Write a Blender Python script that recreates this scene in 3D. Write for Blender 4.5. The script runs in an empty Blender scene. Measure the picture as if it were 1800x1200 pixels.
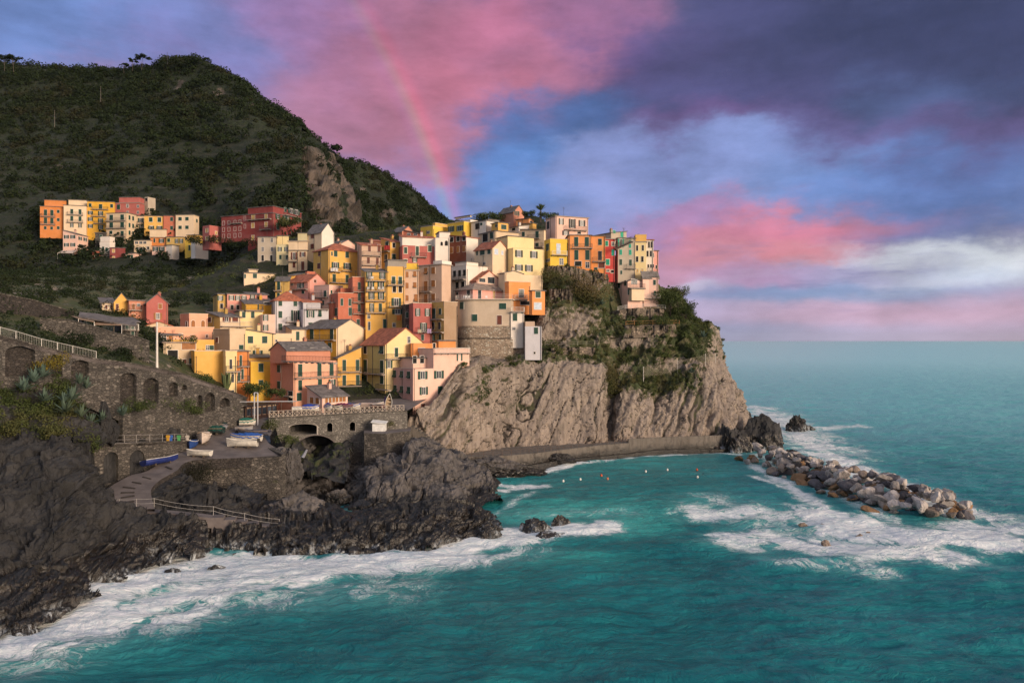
import bpy, bmesh, math, random
import numpy as np
from mathutils import Vector
R = math.radians
random.seed(7); rng = np.random.default_rng(7)
sc = bpy.context.scene
col = sc.collection
CAMZ, F = 26.0, 1300.0          # eye 26 m above the sea, focal length in photo pixels
HY = 598.0

def P(px, py, Y):
    return ((px-900)/F*Y, Y, CAMZ-(py-HY)/F*Y)
def S(px, py, z=0.0):            # point of the level z seen at a pixel
    Y = (CAMZ-z)*F/(py-HY)
    return ((px-900)/F*Y, Y, z)

# ------------------------------------------------------------------ noise
def _h(i, j, k, s=0):
    n = (i*374761393 + j*668265263 + k*2147483647 + s*1274126177) & 0xffffffff
    n = ((n ^ (n >> 13))*1103515245) & 0xffffffff
    n = ((n ^ (n >> 16))*2654435761) & 0xffffffff
    return ((n ^ (n >> 15)) & 0xffffff)/float(0xffffff)
def noise(Q, seed=0):
    Q = np.asarray(Q, float); I = np.floor(Q).astype(np.int64); f = Q-I
    w = f*f*f*(f*(f*6-15)+10); r = 0
    for a in (0, 1):
        for b in (0, 1):
            for c in (0, 1):
                i, j, k = I[..., 0]+a, I[..., 1]+b, I[..., 2]+c
                g = (_h(i, j, k, seed)*2-1)*(f[..., 0]-a)+(_h(i, j, k, seed+1)*2-1)*(f[..., 1]-b)+(_h(i, j, k, seed+2)*2-1)*(f[..., 2]-c)
                wx = w[..., 0] if a else 1-w[..., 0]; wy = w[..., 1] if b else 1-w[..., 1]; wz = w[..., 2] if c else 1-w[..., 2]
                r = r+g*wx*wy*wz
    return r*1.5
def fbm(Q, o=5, seed=0, g=.5, ridge=False):
    Q = np.asarray(Q, float); s = 0; a = 1; t = 0
    for n in range(o):
        v = noise(Q, seed+n*7)
        if ridge: v = 1-2*np.abs(v)
        s = s+v*a; t += a; a *= g; Q = Q*2.03+13.7
    return s/t
def blocks(Q, seed=0, tilt=.8):   # angular facets: every cell its own tilted plane
    Q = np.asarray(Q, float); I = np.floor(Q).astype(np.int64)
    best = np.full(Q.shape[:-1], 9e9); val = np.zeros(Q.shape[:-1])
    for a in (-1, 0, 1):
        for b in (-1, 0, 1):
            for c in (-1, 0, 1):
                i, j, k = I[..., 0]+a, I[..., 1]+b, I[..., 2]+c
                d = [Q[..., 0]-i-_h(i, j, k, seed), Q[..., 1]-j-_h(i, j, k, seed+1), Q[..., 2]-k-_h(i, j, k, seed+2)]
                dd = d[0]**2+d[1]**2+d[2]**2
                v = _h(i, j, k, seed+3)-.5+tilt*((_h(i, j, k, seed+4)-.5)*d[0]+(_h(i, j, k, seed+5)-.5)*d[1]+(_h(i, j, k, seed+6)-.5)*d[2])
                m = dd < best; best = np.where(m, dd, best); val = np.where(m, v, val)
    return val

# ------------------------------------------------------------------ objects
def tag(o, label=None, cat=None, group=None, kind=None):
    if label: o['label'] = label
    if cat: o['category'] = cat
    if group: o['group'] = group
    if kind: o['kind'] = kind
    return o
def link(name, me, parent=None, loc=None, rz=0):
    o = bpy.data.objects.new(name, me); col.objects.link(o)
    if parent: o.parent = parent
    if loc is not None: o.location = loc
    if rz: o.rotation_euler = (0, 0, rz)
    return o
def empty(name, loc, rz=0):
    o = bpy.data.objects.new(name, None); col.objects.link(o); o.location = loc; o.rotation_euler = (0, 0, rz)
    o.empty_display_size = .5
    return o
def npmesh(name, V, Fq, mat, smooth=False, attrs=None, mi=None):
    me = bpy.data.meshes.new(name); V = np.asarray(V, np.float32); Fq = np.asarray(Fq, np.int32)
    k = Fq.shape[1]; me.vertices.add(len(V)); me.vertices.foreach_set('co', V.ravel())
    me.loops.add(Fq.size); me.loops.foreach_set('vertex_index', Fq.ravel())
    me.polygons.add(len(Fq)); me.polygons.foreach_set('loop_start', np.arange(len(Fq), dtype=np.int32)*k)
    for m in (mat if isinstance(mat, (list, tuple)) else [mat]): me.materials.append(m)
    if mi is not None: me.polygons.foreach_set('material_index', np.asarray(mi, np.int32))
    if smooth: me.polygons.foreach_set('use_smooth', np.ones(len(Fq), bool))
    for n, a in (attrs or {}).items():
        at = me.attributes.new(n, 'FLOAT', 'POINT'); at.data.foreach_set('value', np.asarray(a, np.float32))
    me.update(calc_edges=True); me.validate()
    return me
class MB:
    """collects boxes, bars and polygons with material slots into one mesh"""
    def __init__(s): s.v = []; s.f = []; s.m = []; s.mats = []
    def mi(s, m):
        if m not in s.mats: s.mats.append(m)
        return s.mats.index(m)
    def poly(s, pts, m):
        b = len(s.v); s.v += [tuple(p) for p in pts]; s.f.append(tuple(range(b, b+len(pts)))); s.m.append(s.mi(m))
    def box(s, x0, x1, y0, y1, z0, z1, m):
        b = len(s.v); s.v += [(x, y, z) for z in (z0, z1) for y in (y0, y1) for x in (x0, x1)]
        k = s.mi(m)
        for q in ((0, 2, 3, 1), (4, 5, 7, 6), (0, 1, 5, 4), (1, 3, 7, 5), (3, 2, 6, 7), (2, 0, 4, 6)):
            s.f.append(tuple(b+i for i in q)); s.m.append(k)
    def prism(s, pts, z0, z1, m, mt=None):    # vertical prism over a ccw polygon; z0/z1 numbers or lists
        n = len(pts); b = len(s.v)
        Z0 = z0 if hasattr(z0, '__len__') else [z0]*n; Z1 = z1 if hasattr(z1, '__len__') else [z1]*n
        s.v += [(p[0], p[1], z) for p, z in zip(pts, Z0)]+[(p[0], p[1], z) for p, z in zip(pts, Z1)]
        k = s.mi(m)
        for i in range(n):
            j = (i+1) % n; s.f.append((b+i, b+j, b+n+j, b+n+i)); s.m.append(k)
        s.f.append(tuple(b+n+i for i in range(n))); s.m.append(s.mi(mt or m))
        s.f.append(tuple(b+n-1-i for i in range(n))); s.m.append(k)
    def bar(s, a, b_, r, m, n=4, r2=None):
        a = Vector(a); b_ = Vector(b_); d = b_-a
        if d.length < 1e-6: return
        u = d.orthogonal().normalized(); w = d.normalized().cross(u); b = len(s.v); r2 = r if r2 is None else r2
        for p, rr in ((a, r), (b_, r2)):
            for i in range(n):
                t = 2*math.pi*(i+.5)/n; s.v.append(tuple(p+(u*math.cos(t)+w*math.sin(t))*rr))
        k = s.mi(m)
        for i in range(n):
            j = (i+1) % n; s.f.append((b+i, b+j, b+n+j, b+n+i)); s.m.append(k)
        s.f.append(tuple(b+n-1-i for i in range(n))); s.m.append(k)
        s.f.append(tuple(b+n+i for i in range(n))); s.m.append(k)
    def mesh(s, name, smooth=False):
        me = bpy.data.meshes.new(name); me.from_pydata(s.v, [], s.f)
        for m in s.mats: me.materials.append(m)
        me.polygons.foreach_set('material_index', np.array(s.m, np.int32))
        if smooth: me.polygons.foreach_set('use_smooth', np.ones(len(s.f), bool))
        me.update(); return me
    def build(s, name, parent=None, loc=None, rz=0, smooth=False):
        return link(name, s.mesh(name, smooth), parent, loc, rz)

# ------------------------------------------------------------------ node helpers
class NT:
    def __init__(s, tree): s.t = tree; tree.nodes.clear()
    def n(s, typ, props=None, **kw):
        nd = s.t.nodes.new(typ)
        for k, v in (props or {}).items(): setattr(nd, k, v)
        for k, v in kw.items(): s.set(nd.inputs[k.replace('_', ' ')], v)
        return nd
    def set(s, sock, v):
        if isinstance(v, bpy.types.NodeSocket): s.t.links.new(v, sock)
        elif isinstance(v, bpy.types.Node): s.t.links.new(v.outputs[0], sock)
        elif v is not None:
            if hasattr(v, '__len__') and len(v) == 3 and sock.type == 'RGBA': v = (*v, 1)
            sock.default_value = v
    def m(s, op, *a, clamp=False):
        nd = s.t.nodes.new('ShaderNodeMath'); nd.operation = op; nd.use_clamp = clamp
        for i, v in enumerate(a): s.set(nd.inputs[i], v)
        return nd.outputs[0]
    def vm(s, op, *a):
        nd = s.t.nodes.new('ShaderNodeVectorMath'); nd.operation = op
        for i, v in enumerate(a): s.set(nd.inputs[i], v)
        return nd.outputs['Value'] if op in ('LENGTH', 'DOT_PRODUCT', 'DISTANCE') else nd.outputs[0]
    def mix(s, f, a, b, blend='MIX'):
        nd = s.t.nodes.new('ShaderNodeMix'); nd.data_type = 'RGBA'; nd.blend_type = blend
        s.set(nd.inputs[0], f); s.set(nd.inputs[6], a); s.set(nd.inputs[7], b); return nd.outputs[2]
    def ramp(s, f, a, b, lo=0., hi=1.):
        nd = s.t.nodes.new('ShaderNodeMapRange'); nd.interpolation_type = 'SMOOTHSTEP'
        for i, v in enumerate((f, a, b, lo, hi)): s.set(nd.inputs[i], v)
        return nd.outputs[0]
    def noise(s, v, scale, detail=4, rough=.55, dist=0):
        return s.n('ShaderNodeTexNoise', Vector=v, Scale=scale, Detail=detail, Roughness=rough, Distortion=dist).outputs[0]
    def scale(s, v, sx, sy, sz, rot=(0, 0, 0)):
        return s.n('ShaderNodeMapping', Vector=v, Scale=(sx, sy, sz), Rotation=rot).outputs[0]
def material(name, fn, disp=False):
    m = bpy.data.materials.new(name); m.use_nodes = True; t = NT(m.node_tree)
    b = t.n('ShaderNodeBsdfPrincipled'); o = t.n('ShaderNodeOutputMaterial', Surface=b.outputs[0])
    fn(t, b); return m
def bump(t, b, h, strength=.5, dist=.1):
    t.set(b.inputs['Normal'], t.n('ShaderNodeBump', Height=h, Strength=strength, Distance=dist).outputs[0])
def gpos(t): return t.n('ShaderNodeNewGeometry').outputs['Position']
_mc = {}
def plain(rgb, rough=.7, metal=0, name='paint'):
    k = (tuple(rgb), rough, metal)
    if k not in _mc:
        def f(t, b):
            n = t.noise(gpos(t), 1.7, 4)
            c = t.mix(t.ramp(n, .3, .75), [x*.82 for x in rgb], [min(1, x*1.1) for x in rgb])
            t.set(b.inputs['Base Color'], c); b.inputs['Roughness'].default_value = rough; b.inputs['Metallic'].default_value = metal
        _mc[k] = material(name, f)
    return _mc[k]
def stucco(rgb):
    k = ('st', tuple(rgb))
    if k not in _mc:
        def f(t, b):
            p = gpos(t)
            a = t.noise(p, .35, 5, .6); st = t.noise(t.scale(p, 1.3, 1.3, .42), .9, 6, .68); fine = t.noise(p, 9, 3)
            dark = [rgb[0]*.60+.01, rgb[1]*.56+.01, rgb[2]*.52+.012]; pale = [min(.9, x*1.05+.035) for x in rgb]
            c = t.mix(t.ramp(a, .35, .7), rgb, pale)
            c = t.mix(t.m('MULTIPLY', t.ramp(st, .52, .78), .34), c, dark)
            c = t.mix(t.m('MULTIPLY', t.ramp(fine, .4, .8), .14), c, dark)
            t.set(b.inputs['Base Color'], c); b.inputs['Roughness'].default_value = .88
            bump(t, b, t.m('ADD', fine, st), .35, .05)
        _mc[k] = material('stucco', f)
    return _mc[k]
# ------------------------------------------------------------------ camera, sky, sun
cam = bpy.data.cameras.new('camera'); co = link('camera', cam); sc.camera = co
co.location = (0, 0, CAMZ); co.rotation_euler = (R(90), 0, 0)
cam.sensor_width = 36; cam.lens = F/1800*36; cam.shift_y = -(600-HY)/1800*1.0; cam.clip_start = .5; cam.clip_end = 60000
sc.view_settings.view_transform = 'Standard'; sc.view_settings.look = 'None'
EXPO = 1.32
sc.view_settings.exposure = EXPO; sc.view_settings.gamma = 1
SUN_AZ, SUN_EL = 132.0, 11.0      # clockwise from +Y (the view axis): low sun behind the camera's right shoulder
sd = Vector((math.sin(R(SUN_AZ))*math.cos(R(SUN_EL)), math.cos(R(SUN_AZ))*math.cos(R(SUN_EL)), math.sin(R(SUN_EL))))
sl = bpy.data.lights.new('sun', 'SUN'); so = link('sun', sl); so.rotation_euler = sd.to_track_quat('Z', 'Y').to_euler()
sl.energy = 1.5; sl.angle = R(20); sl.color = (1.0, .79, .59)

def lin(c): return [((x/255)/12.92 if x <= 10 else ((x/255+.055)/1.055)**2.4) for x in c]
SKY = [  # photo x, y, sRGB colour, half-size x, y (photo pixels)
 (-200,60,(112,134,192),260,150),(120,20,(106,134,196),170,70),(380,60,(116,128,186),150,90),(110,100,(192,132,162),120,30),
 (560,20,(160,124,178),110,70),(330,120,(150,108,160),110,60),(620,110,(182,120,154),110,90),(760,70,(188,118,146),120,90),
 (900,60,(192,114,146),95,80),(960,140,(178,114,144),80,60),(800,160,(192,112,136),100,70),(640,230,(180,120,146),110,70),
 (540,200,(164,112,138),90,60),(1020,30,(156,106,146),80,50),(620,330,(152,130,186),120,60),(720,250,(182,114,138),80,50),
 (730,350,(122,138,200),90,50),(860,240,(72,116,182),60,30),(880,300,(86,132,200),90,45),(1010,220,(74,112,174),120,36),
 (980,350,(136,148,202),140,50),(850,380,(118,142,204),90,40),(1120,160,(82,74,122),140,60),(1060,110,(98,82,136),80,50),
 (1300,60,(76,76,122),170,80),(1520,40,(58,64,102),190,80),(1760,70,(54,60,98),190,80),(1450,160,(72,72,116),150,60),
 (1620,190,(92,114,166),70,40),(1750,180,(64,66,106),110,60),(1300,190,(78,76,124),140,40),(1230,245,(106,76,128),110,24),
 (1450,240,(96,84,136),110,30),(1640,240,(116,88,142),120,26),(1790,270,(92,72,116),100,36),
 (1130,290,(130,144,200),150,34),(1320,300,(134,150,206),150,34),(1500,300,(110,138,196),110,40),(1660,300,(92,128,192),110,34),
 (1180,375,(176,132,180),120,26),(1330,405,(208,126,156),130,24),(1480,390,(212,122,144),100,22),(1260,430,(210,138,156),120,30),
 (1440,430,(214,134,146),110,20),(1560,370,(174,120,148),70,28),(1620,400,(104,128,186),80,24),(1760,340,(90,124,186),110,50),
 (1780,400,(116,108,150),70,18),(1540,470,(158,152,196),90,24),(1640,440,(226,234,242),90,20),(1760,440,(238,244,248),100,24),
 (1700,478,(200,214,234),110,18),(1300,480,(188,152,194),130,26),(1180,470,(200,140,162),80,40),(1080,450,(170,140,190),80,60),
 (1350,515,(128,154,198),150,14),(1550,515,(130,154,196),150,14),(1750,525,(180,162,192),130,16),(1230,500,(198,208,232),50,10),
 (1250,545,(186,172,206),110,18),(1450,550,(202,172,200),130,18),(1650,555,(208,172,198),150,18),(1850,560,(206,172,196),120,22),
 (1300,585,(160,164,200),140,12),(1550,585,(176,168,200),150,12),(1780,585,(186,170,200),150,12),(600,560,(160,152,190),500,80),
 (2100,150,(64,66,104),160,200),(2100,450,(180,162,180),160,80),(500,-200,(120,100,150),450,100),(1300,-200,(70,68,108),420,100)]
w = bpy.data.worlds.new('World'); sc.world = w; w.use_nodes = True
t = NT(w.node_tree)
gen = t.n('ShaderNodeTexCoord').outputs['Generated']
nz = t.vm('NORMALIZE', gen)
xyz = t.n('ShaderNodeSeparateXYZ', Vector=nz)
az = t.m('ARCTAN2', xyz.outputs[0], xyz.outputs[1]); el = t.m('ARCSINE', xyz.outputs[2])
ae = t.n('ShaderNodeCombineXYZ', X=az, Y=el).outputs[0]
# cloud edges: the colour field is pulled about by streaky noise
def dirnoise(sx, sy, scale, detail, rough, off):
    v = t.n('ShaderNodeMapping', Vector=ae, Scale=(sx, sy, 1), Location=off).outputs[0]
    return t.n('ShaderNodeTexNoise', Vector=v, Scale=scale, Detail=detail, Roughness=rough)
w1 = dirnoise(1.0, 1.5, 3.4, 7, .56, (3, 1, 0)).outputs['Color']
w2 = dirnoise(1.0, 1.9, 9.0, 7, .60, (7, 2, 4)).outputs['Color']
d1 = t.vm('MULTIPLY', t.vm('SUBTRACT', w1, (.5, .5, .5)), (.30, .20, 0))
d2 = t.vm('MULTIPLY', t.vm('SUBTRACT', w2, (.5, .5, .5)), (.13, .085, 0))
calm = t.ramp(el, .0, .16, .22, 1.0)
q = t.vm('ADD', ae, t.vm('MULTIPLY', t.vm('ADD', d1, d2), calm))
acc = None; ws = None
for px, py, c, sx, sy in SKY:
    a = math.atan((px-900)/F); e = math.atan((HY-py)/math.hypot(F, px-900)); k = F*math.cos(a)
    ix, iy = k/sx*1.18, F/sy*1.18*math.cos(a)
    nd = t.n('ShaderNodeVectorMath', {'operation': 'MULTIPLY_ADD'}); t.set(nd.inputs[0], q); nd.inputs[1].default_value = (ix, iy, 0); nd.inputs[2].default_value = (-a*ix, -e*iy, 0)
    g = t.m('EXPONENT', t.m('MULTIPLY', t.vm('DOT_PRODUCT', nd.outputs[0], nd.outputs[0]), -1.0))
    nd = t.n('ShaderNodeVectorMath', {'operation': 'MULTIPLY_ADD'}); t.set(nd.inputs[0], g); nd.inputs[1].default_value = lin(c)
    if acc is not None: t.set(nd.inputs[2], acc)
    acc = nd.outputs[0]; ws = g if ws is None else t.m('ADD', ws, g)
# fallback dome, unseen: near-neutral, brightened to lift the ambient light, warm about the hidden sun
sdot = t.vm('DOT_PRODUCT', nz, tuple(sd))
glow = t.m('POWER', t.m('MAXIMUM', sdot, 0.0), 5.0)
dome = t.mix(t.ramp(el, 0, .9), lin((184, 178, 192)), lin((162, 170, 188)))
dome = t.mix(glow, dome, (1.25, .84, .58))
nd = t.n('ShaderNodeVectorMath', {'operation': 'MULTIPLY_ADD'}); t.set(nd.inputs[0], dome); nd.inputs[1].default_value = (.02,)*3; t.set(nd.inputs[2], acc)
ws2 = t.m('ADD', ws, .02)
inv = t.m('DIVIDE', 1.0, ws2)
cl = t.vm('MULTIPLY', nd.outputs[0], t.n('ShaderNodeCombineXYZ', X=inv, Y=inv, Z=inv).outputs[0])
# light and dark billows
n3 = dirnoise(1.0, 1.9, 5.5, 8, .6, (1, 5, 2)).outputs[0]; n4 = dirnoise(1.0, 3.0, 9.0, 8, .62, (9, 3, 1)).outputs[0]
f = t.m('ADD', t.ramp(n3, .28, .72, .80, 1.24), t.ramp(n4, .3, .7, -.07, .09))
n5 = dirnoise(1.0, 2.4, 19.0, 8, .66, (4, 6, 8)).outputs[0]
f = t.m('ADD', f, t.m('MULTIPLY', t.ramp(n5, .32, .68, -.035, .045), calm))
cl = t.vm('MULTIPLY', cl, t.n('ShaderNodeCombineXYZ', X=f, Y=f, Z=f).outputs[0])
# thin bright streaks low over the sea
st = dirnoise(1.0, 6.5, 5.0, 8, .62, (2, 8, 5)).outputs[0]
band = t.m('MULTIPLY', t.ramp(el, .02, .06), t.ramp(el, .17, .11))
right = t.ramp(az, .15, .42)
cl = t.mix(t.m('MULTIPLY', t.m('MULTIPLY', t.ramp(st, .50, .78), band), t.m('MULTIPLY', right, .42)), cl, lin((214, 214, 232)))
cl = t.mix(t.m('MULTIPLY', t.m('MULTIPLY', t.ramp(st, .47, .33), band), t.m('MULTIPLY', right, .5)), cl, lin((122, 122, 170)))
# rainbow: 42 degrees round the antisolar point
anti = Vector((math.sin(R(-45.1)), math.cos(R(-45.1)), 0)); anti.z = math.tan(R(-2.7)); anti.normalize()
ang = t.m('ARCCOSINE', t.vm('DOT_PRODUCT', nz, tuple(anti)))
def ring(c, wd): return t.m('EXPONENT', t.m('MULTIPLY', t.m('POWER', t.m('DIVIDE', t.m('SUBTRACT', ang, R(c)), R(wd)), 2.0), -1.0))
rb = t.n('ShaderNodeCombineXYZ', X=ring(42.4, .48), Y=t.m('MULTIPLY', ring(41.8, .4), .40), Z=t.m('MULTIPLY', ring(41.35, .5), .22)).outputs[0]
amt = t.m('MULTIPLY', t.m('MULTIPLY', t.ramp(el, .46, .20, .05, .17), t.ramp(el, -.01, .2, .45, 1.0)), t.ramp(az, -.45, -.2))
sa = t.n('ShaderNodeVectorMath', {'operation': 'SCALE'}); t.set(sa.inputs[0], rb); t.set(sa.inputs['Scale'], amt)
cl = t.vm('ADD', cl, sa.outputs[0])
sky = t.n('ShaderNodeTexSky', {'sky_type': 'NISHITA', 'sun_disc': False, 'sun_elevation': R(SUN_EL), 'sun_rotation': R(SUN_AZ), 'altitude': 30, 'dust_density': 2.0})
clb = t.n('ShaderNodeBackground', Color=cl, Strength=2**-EXPO*1.0)
skb = t.n('ShaderNodeBackground', Color=sky.outputs[0], Strength=.06)
mx = t.n('ShaderNodeMixShader', Fac=.94); t.set(mx.inputs[1], skb); t.set(mx.inputs[2], clb)
t.n('ShaderNodeOutputWorld', Surface=mx)
w.cycles.sampling_method = 'MANUAL'; w.cycles.sample_map_resolution = 512
sc.cycles.max_bounces = 5; sc.cycles.diffuse_bounces = 2; sc.cycles.glossy_bounces = 2; sc.cycles.transparent_max_bounces = 8
sc.cycles.use_denoising = True; sc.render.filter_size = .85; sc.cycles.denoising_prefilter = 'NONE'
sc.cycles.caustics_reflective = False; sc.cycles.caustics_refractive = False
# ------------------------------------------------------------------ ground materials
def rockmat(name, c1, c2, c3, dip=(0, R(25), 0), wet=1.5, green=0.0, bscale=1.0, crack=.5, pale=.3, wash=0.):
    def f(t, b):
        p = gpos(t); ps = t.scale(p, 1.2, .5, .22, dip)
        a = t.noise(p, .16*bscale, 6, .6); s = t.noise(ps, 1.1*bscale, 7, .62, .4); fi = t.noise(p, 3.2*bscale, 6, .65)
        c = t.mix(t.ramp(a, .32, .68), c1, c2)
        c = t.mix(t.m('MULTIPLY', t.ramp(s, .45, .68), .75), c, c3)
        c = t.mix(t.m('MULTIPLY', t.ramp(fi, .58, .78), pale), c, [min(.6, x*2.1) for x in c2])
        c = t.mix(t.m('MULTIPLY', t.ramp(t.noise(p, 1.1*bscale, 5, .7), .6, .72), .25), c, [c1[0]*1.25, c1[1]*1.0, c1[2]*.75])
        v = t.n('ShaderNodeTexVoronoi', {'feature': 'DISTANCE_TO_EDGE'}, Vector=t.vm('ADD', ps, t.vm('MULTIPLY', t.n('ShaderNodeTexNoise', Vector=p, Scale=.6, Detail=5).outputs['Color'], (3.0, 3.0, 3.0))), Scale=.30*bscale).outputs[0]
        cr = t.ramp(v, .0, .022)
        c = t.mix(t.m('MULTIPLY', t.m('SUBTRACT', 1.0, cr), crack), c, [x*.3 for x in c1])
        if green:
            at = t.n('ShaderNodeAttribute', {'attribute_name': 'veg'}).outputs['Fac']
            gm = t.ramp(t.m('ADD', at, t.m('MULTIPLY', t.m('SUBTRACT', t.noise(p, .8, 6, .65), .5), 1.6)), .35, .6)
            gc = t.mix(t.ramp(t.noise(p, .5, 4), .4, .65), (.035, .05, .014), (.075, .07, .03))
            c = t.mix(t.m('MULTIPLY', gm, green), c, gc)
        jt = t.n('ShaderNodeAttribute', {'attribute_name': 'joint'}).outputs['Fac']
        c = t.mix(t.m('MULTIPLY', t.ramp(jt, .02, .6), .92), c, t.mix(t.ramp(t.noise(p, .3, 3), .5, .6), (.022, .018, .015), (.035, .042, .013)))
        if wet:
            z = t.n('ShaderNodeSeparateXYZ', Vector=p).outputs[2]
            zz = t.m('ADD', z, t.m('MULTIPLY', t.noise(p, .7, 4), -2.2))
            wm = t.ramp(zz, wet-1.1, wet-2.4)
            c = t.mix(wm, c, t.mix(t.ramp(fi, .45, .65), (.013, .0125, .0125), (.026, .018, .012)))
            rg = t.ramp(wm, 0, 1, .85, .32)
            if wash:
                sn = t.noise(t.scale(p, 1.2, 1.2, .6), .9, 8, .7, .8); big_ = t.noise(p, .16, 3)
                ws_ = t.m('MULTIPLY', t.ramp(t.m('ADD', z, t.m('MULTIPLY', t.m('SUBTRACT', big_, .5), -6.0)), 1.3, .0), t.ramp(sn, .47, .66))
                c = t.mix(t.m('MULTIPLY', ws_, wash), c, (.55, .60, .64))
            t.set(b.inputs['Roughness'], rg)
        else: b.inputs['Roughness'].default_value = .88
        t.set(b.inputs['Base Color'], c)
        bump(t, b, t.m('ADD', t.m('ADD', t.m('MULTIPLY', s, 1.2), t.m('MULTIPLY', fi, .6)), t.m('MULTIPLY', cr, .3)), .9, .16)
    return material(name, f)
M_cliff = rockmat('cliff_rock', (.225, .184, .155), (.325, .268, .224), (.125, .101, .085), (0, R(-22), 0), 2.2, 1.0, 1.3, .9)
M_dark = rockmat('dark_rock', (.016, .0168, .0185), (.042, .041, .042), (.006, .0062, .0075), (R(20), R(50), R(20)), 4.2, .9, 1.4, .7, .3, .9)  # dark stone, its base lowered further in place of shade on the foreshore
M_mid = rockmat('grey_rock', (.072, .067, .066), (.135, .122, .118), (.028, .026, .026), (0, R(35), 0), 2.4, .6, 1.2, .85, .3)
M_boul = [rockmat('boulder_rock', c, [x*1.35 for x in c], [x*.5 for x in c], (R(30*i), R(40), 0), 0, 0, 1.6, .25) for i, c in enumerate([(.42, .38, .36), (.24, .19, .155), (.085, .08, .09), (.24, .14, .07), (.3, .27, .25)])]
def f_mason(c1, c2, sc_=1.0, z=1):
    def f(t, b):
        p = gpos(t)
        v = t.n('ShaderNodeTexVoronoi', Vector=t.scale(p, 1, 1, 1.8), Scale=1.9*sc_); e = t.n('ShaderNodeTexVoronoi', {'feature': 'DISTANCE_TO_EDGE'}, Vector=t.scale(p, 1, 1, 1.8), Scale=1.9*sc_)
        sv = t.n('ShaderNodeSeparateXYZ', Vector=v.outputs['Color']).outputs[0]
        c = t.mix(sv, c1, c2); c = t.mix(t.m('MULTIPLY', t.ramp(sv, .8, .95), .6), c, [min(.6, x*1.7) for x in c2])
        c = t.mix(t.m('MULTIPLY', t.ramp(e.outputs[0], .09, .0), .75), c, [x*.4 for x in c1])
        c = t.mix(t.m('MULTIPLY', t.ramp(t.noise(p, .35, 6, .65), .5, .68), .6), c, [x*.45 for x in c1])
        c = t.mix(t.m('MULTIPLY', t.ramp(t.noise(p, .5, 5, .7), .62, .7), .6), c, (.05, .06, .02))
        t.set(b.inputs['Base Color'], c); b.inputs['Roughness'].default_value = .9
        bump(t, b, t.m('ADD', t.ramp(e.outputs[0], 0, .14), t.m('MULTIPLY', t.noise(p, 6, 4), .6)), .8, .12)
    return f
M_mason = material('stone_masonry', f_mason((.062, .056, .050), (.135, .120, .105)))
M_masonp = material('pale_masonry', f_mason((.30, .235, .18), (.52, .41, .31)))
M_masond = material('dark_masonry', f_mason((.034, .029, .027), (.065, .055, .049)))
def f_conc(t, b):
    p = gpos(t); n = t.noise(p, .5, 6, .6); l = t.noise(t.scale(p, .3, 4, 1, (0, 0, R(20))), .9, 5)
    c = t.mix(t.ramp(n, .35, .65), (.115, .098, .095), (.17, .147, .142)); c = t.mix(t.m('MULTIPLY', t.ramp(l, .5, .7), .35), c, (.07, .06, .06))
    t.set(b.inputs['Base Color'], c); b.inputs['Roughness'].default_value = .8; bump(t, b, l, .4, .06)
M_conc = material('concrete', f_conc)
def f_hill(t, b):
    p = gpos(t); a = t.noise(p, .022, 6, .6); d = t.noise(p, .15, 7, .65); at = t.n('ShaderNodeAttribute', {'attribute_name': 'rock'}).outputs['Fac']
    z = t.n('ShaderNodeSeparateXYZ', Vector=p).outputs[2]
    c = t.mix(t.ramp(a, .4, .6), (.010, .020, .005), (.022, .034, .009)); c = t.mix(t.ramp(d, .5, .72), c, (.034, .036, .018))
    fg = t.noise(p, .55, 7, .7); c = t.mix(t.ramp(fg, .42, .60), c, (.007, .013, .004)); c = t.mix(t.m('MULTIPLY', t.ramp(t.noise(p, .33, 6, .7), .56, .66), .6), c, (.05, .046, .028))
    k = t.mix(t.ramp(t.noise(t.scale(p, 1, 1, .35), .16, 7, .65), .4, .62), (.055, .046, .038), (.17, .135, .112))
    rm = t.ramp(t.m('ADD', at, t.m('MULTIPLY', t.m('SUBTRACT', d, .5), 1.3)), .42, .55)
    c = t.mix(rm, c, k); ter = t.m('SINE', t.m('MULTIPLY', t.m('ADD', z, t.m('MULTIPLY', a, 14.0)), 1.5))
    te = t.n('ShaderNodeAttribute', {'attribute_name': 'terrace'}).outputs['Fac']
    c = t.mix(t.m('MULTIPLY', t.m('MULTIPLY', t.ramp(ter, .55, .85), te), t.m('MULTIPLY', t.ramp(d, .38, .55), .8)), c, (.055, .047, .036))
    t.set(b.inputs['Base Color'], c); b.inputs['Roughness'].default_value = .95
    bump(t, b, t.m('ADD', d, t.noise(p, .8, 5, .7)), 1.0, 1.2)
M_hill = material('hillside', f_hill)  # ground colours lowered overall, standing in for shade over the hill
def leafmat(name, c1, c2, c3):
    def f(t, b):
        p = gpos(t); at = t.n('ShaderNodeAttribute', {'attribute_name': 'tint'}).outputs['Fac']
        c = t.mix(at, c1, c2); c = t.mix(t.ramp(t.noise(p, .05, 5, .6), .5, .68), c, c3)
        t.set(b.inputs['Base Color'], c); b.inputs['Roughness'].default_value = .8; b.inputs['Specular IOR Level'].default_value = .2
    return material(name, f)
M_leaf = leafmat('hill_leaves', (.006, .012, .004), (.022, .036, .010), (.025, .025, .010))  # leaf colours also lowered to carry the hill's missing shade
M_bush = leafmat('bush_leaves', (.022, .036, .011), (.085, .110, .032), (.10, .085, .034))
M_agave = leafmat('agave_leaves', (.06, .095, .075), (.10, .15, .12), (.09, .12, .07))
M_bark = plain((.09, .07, .055), .9, name='bark')

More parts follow.
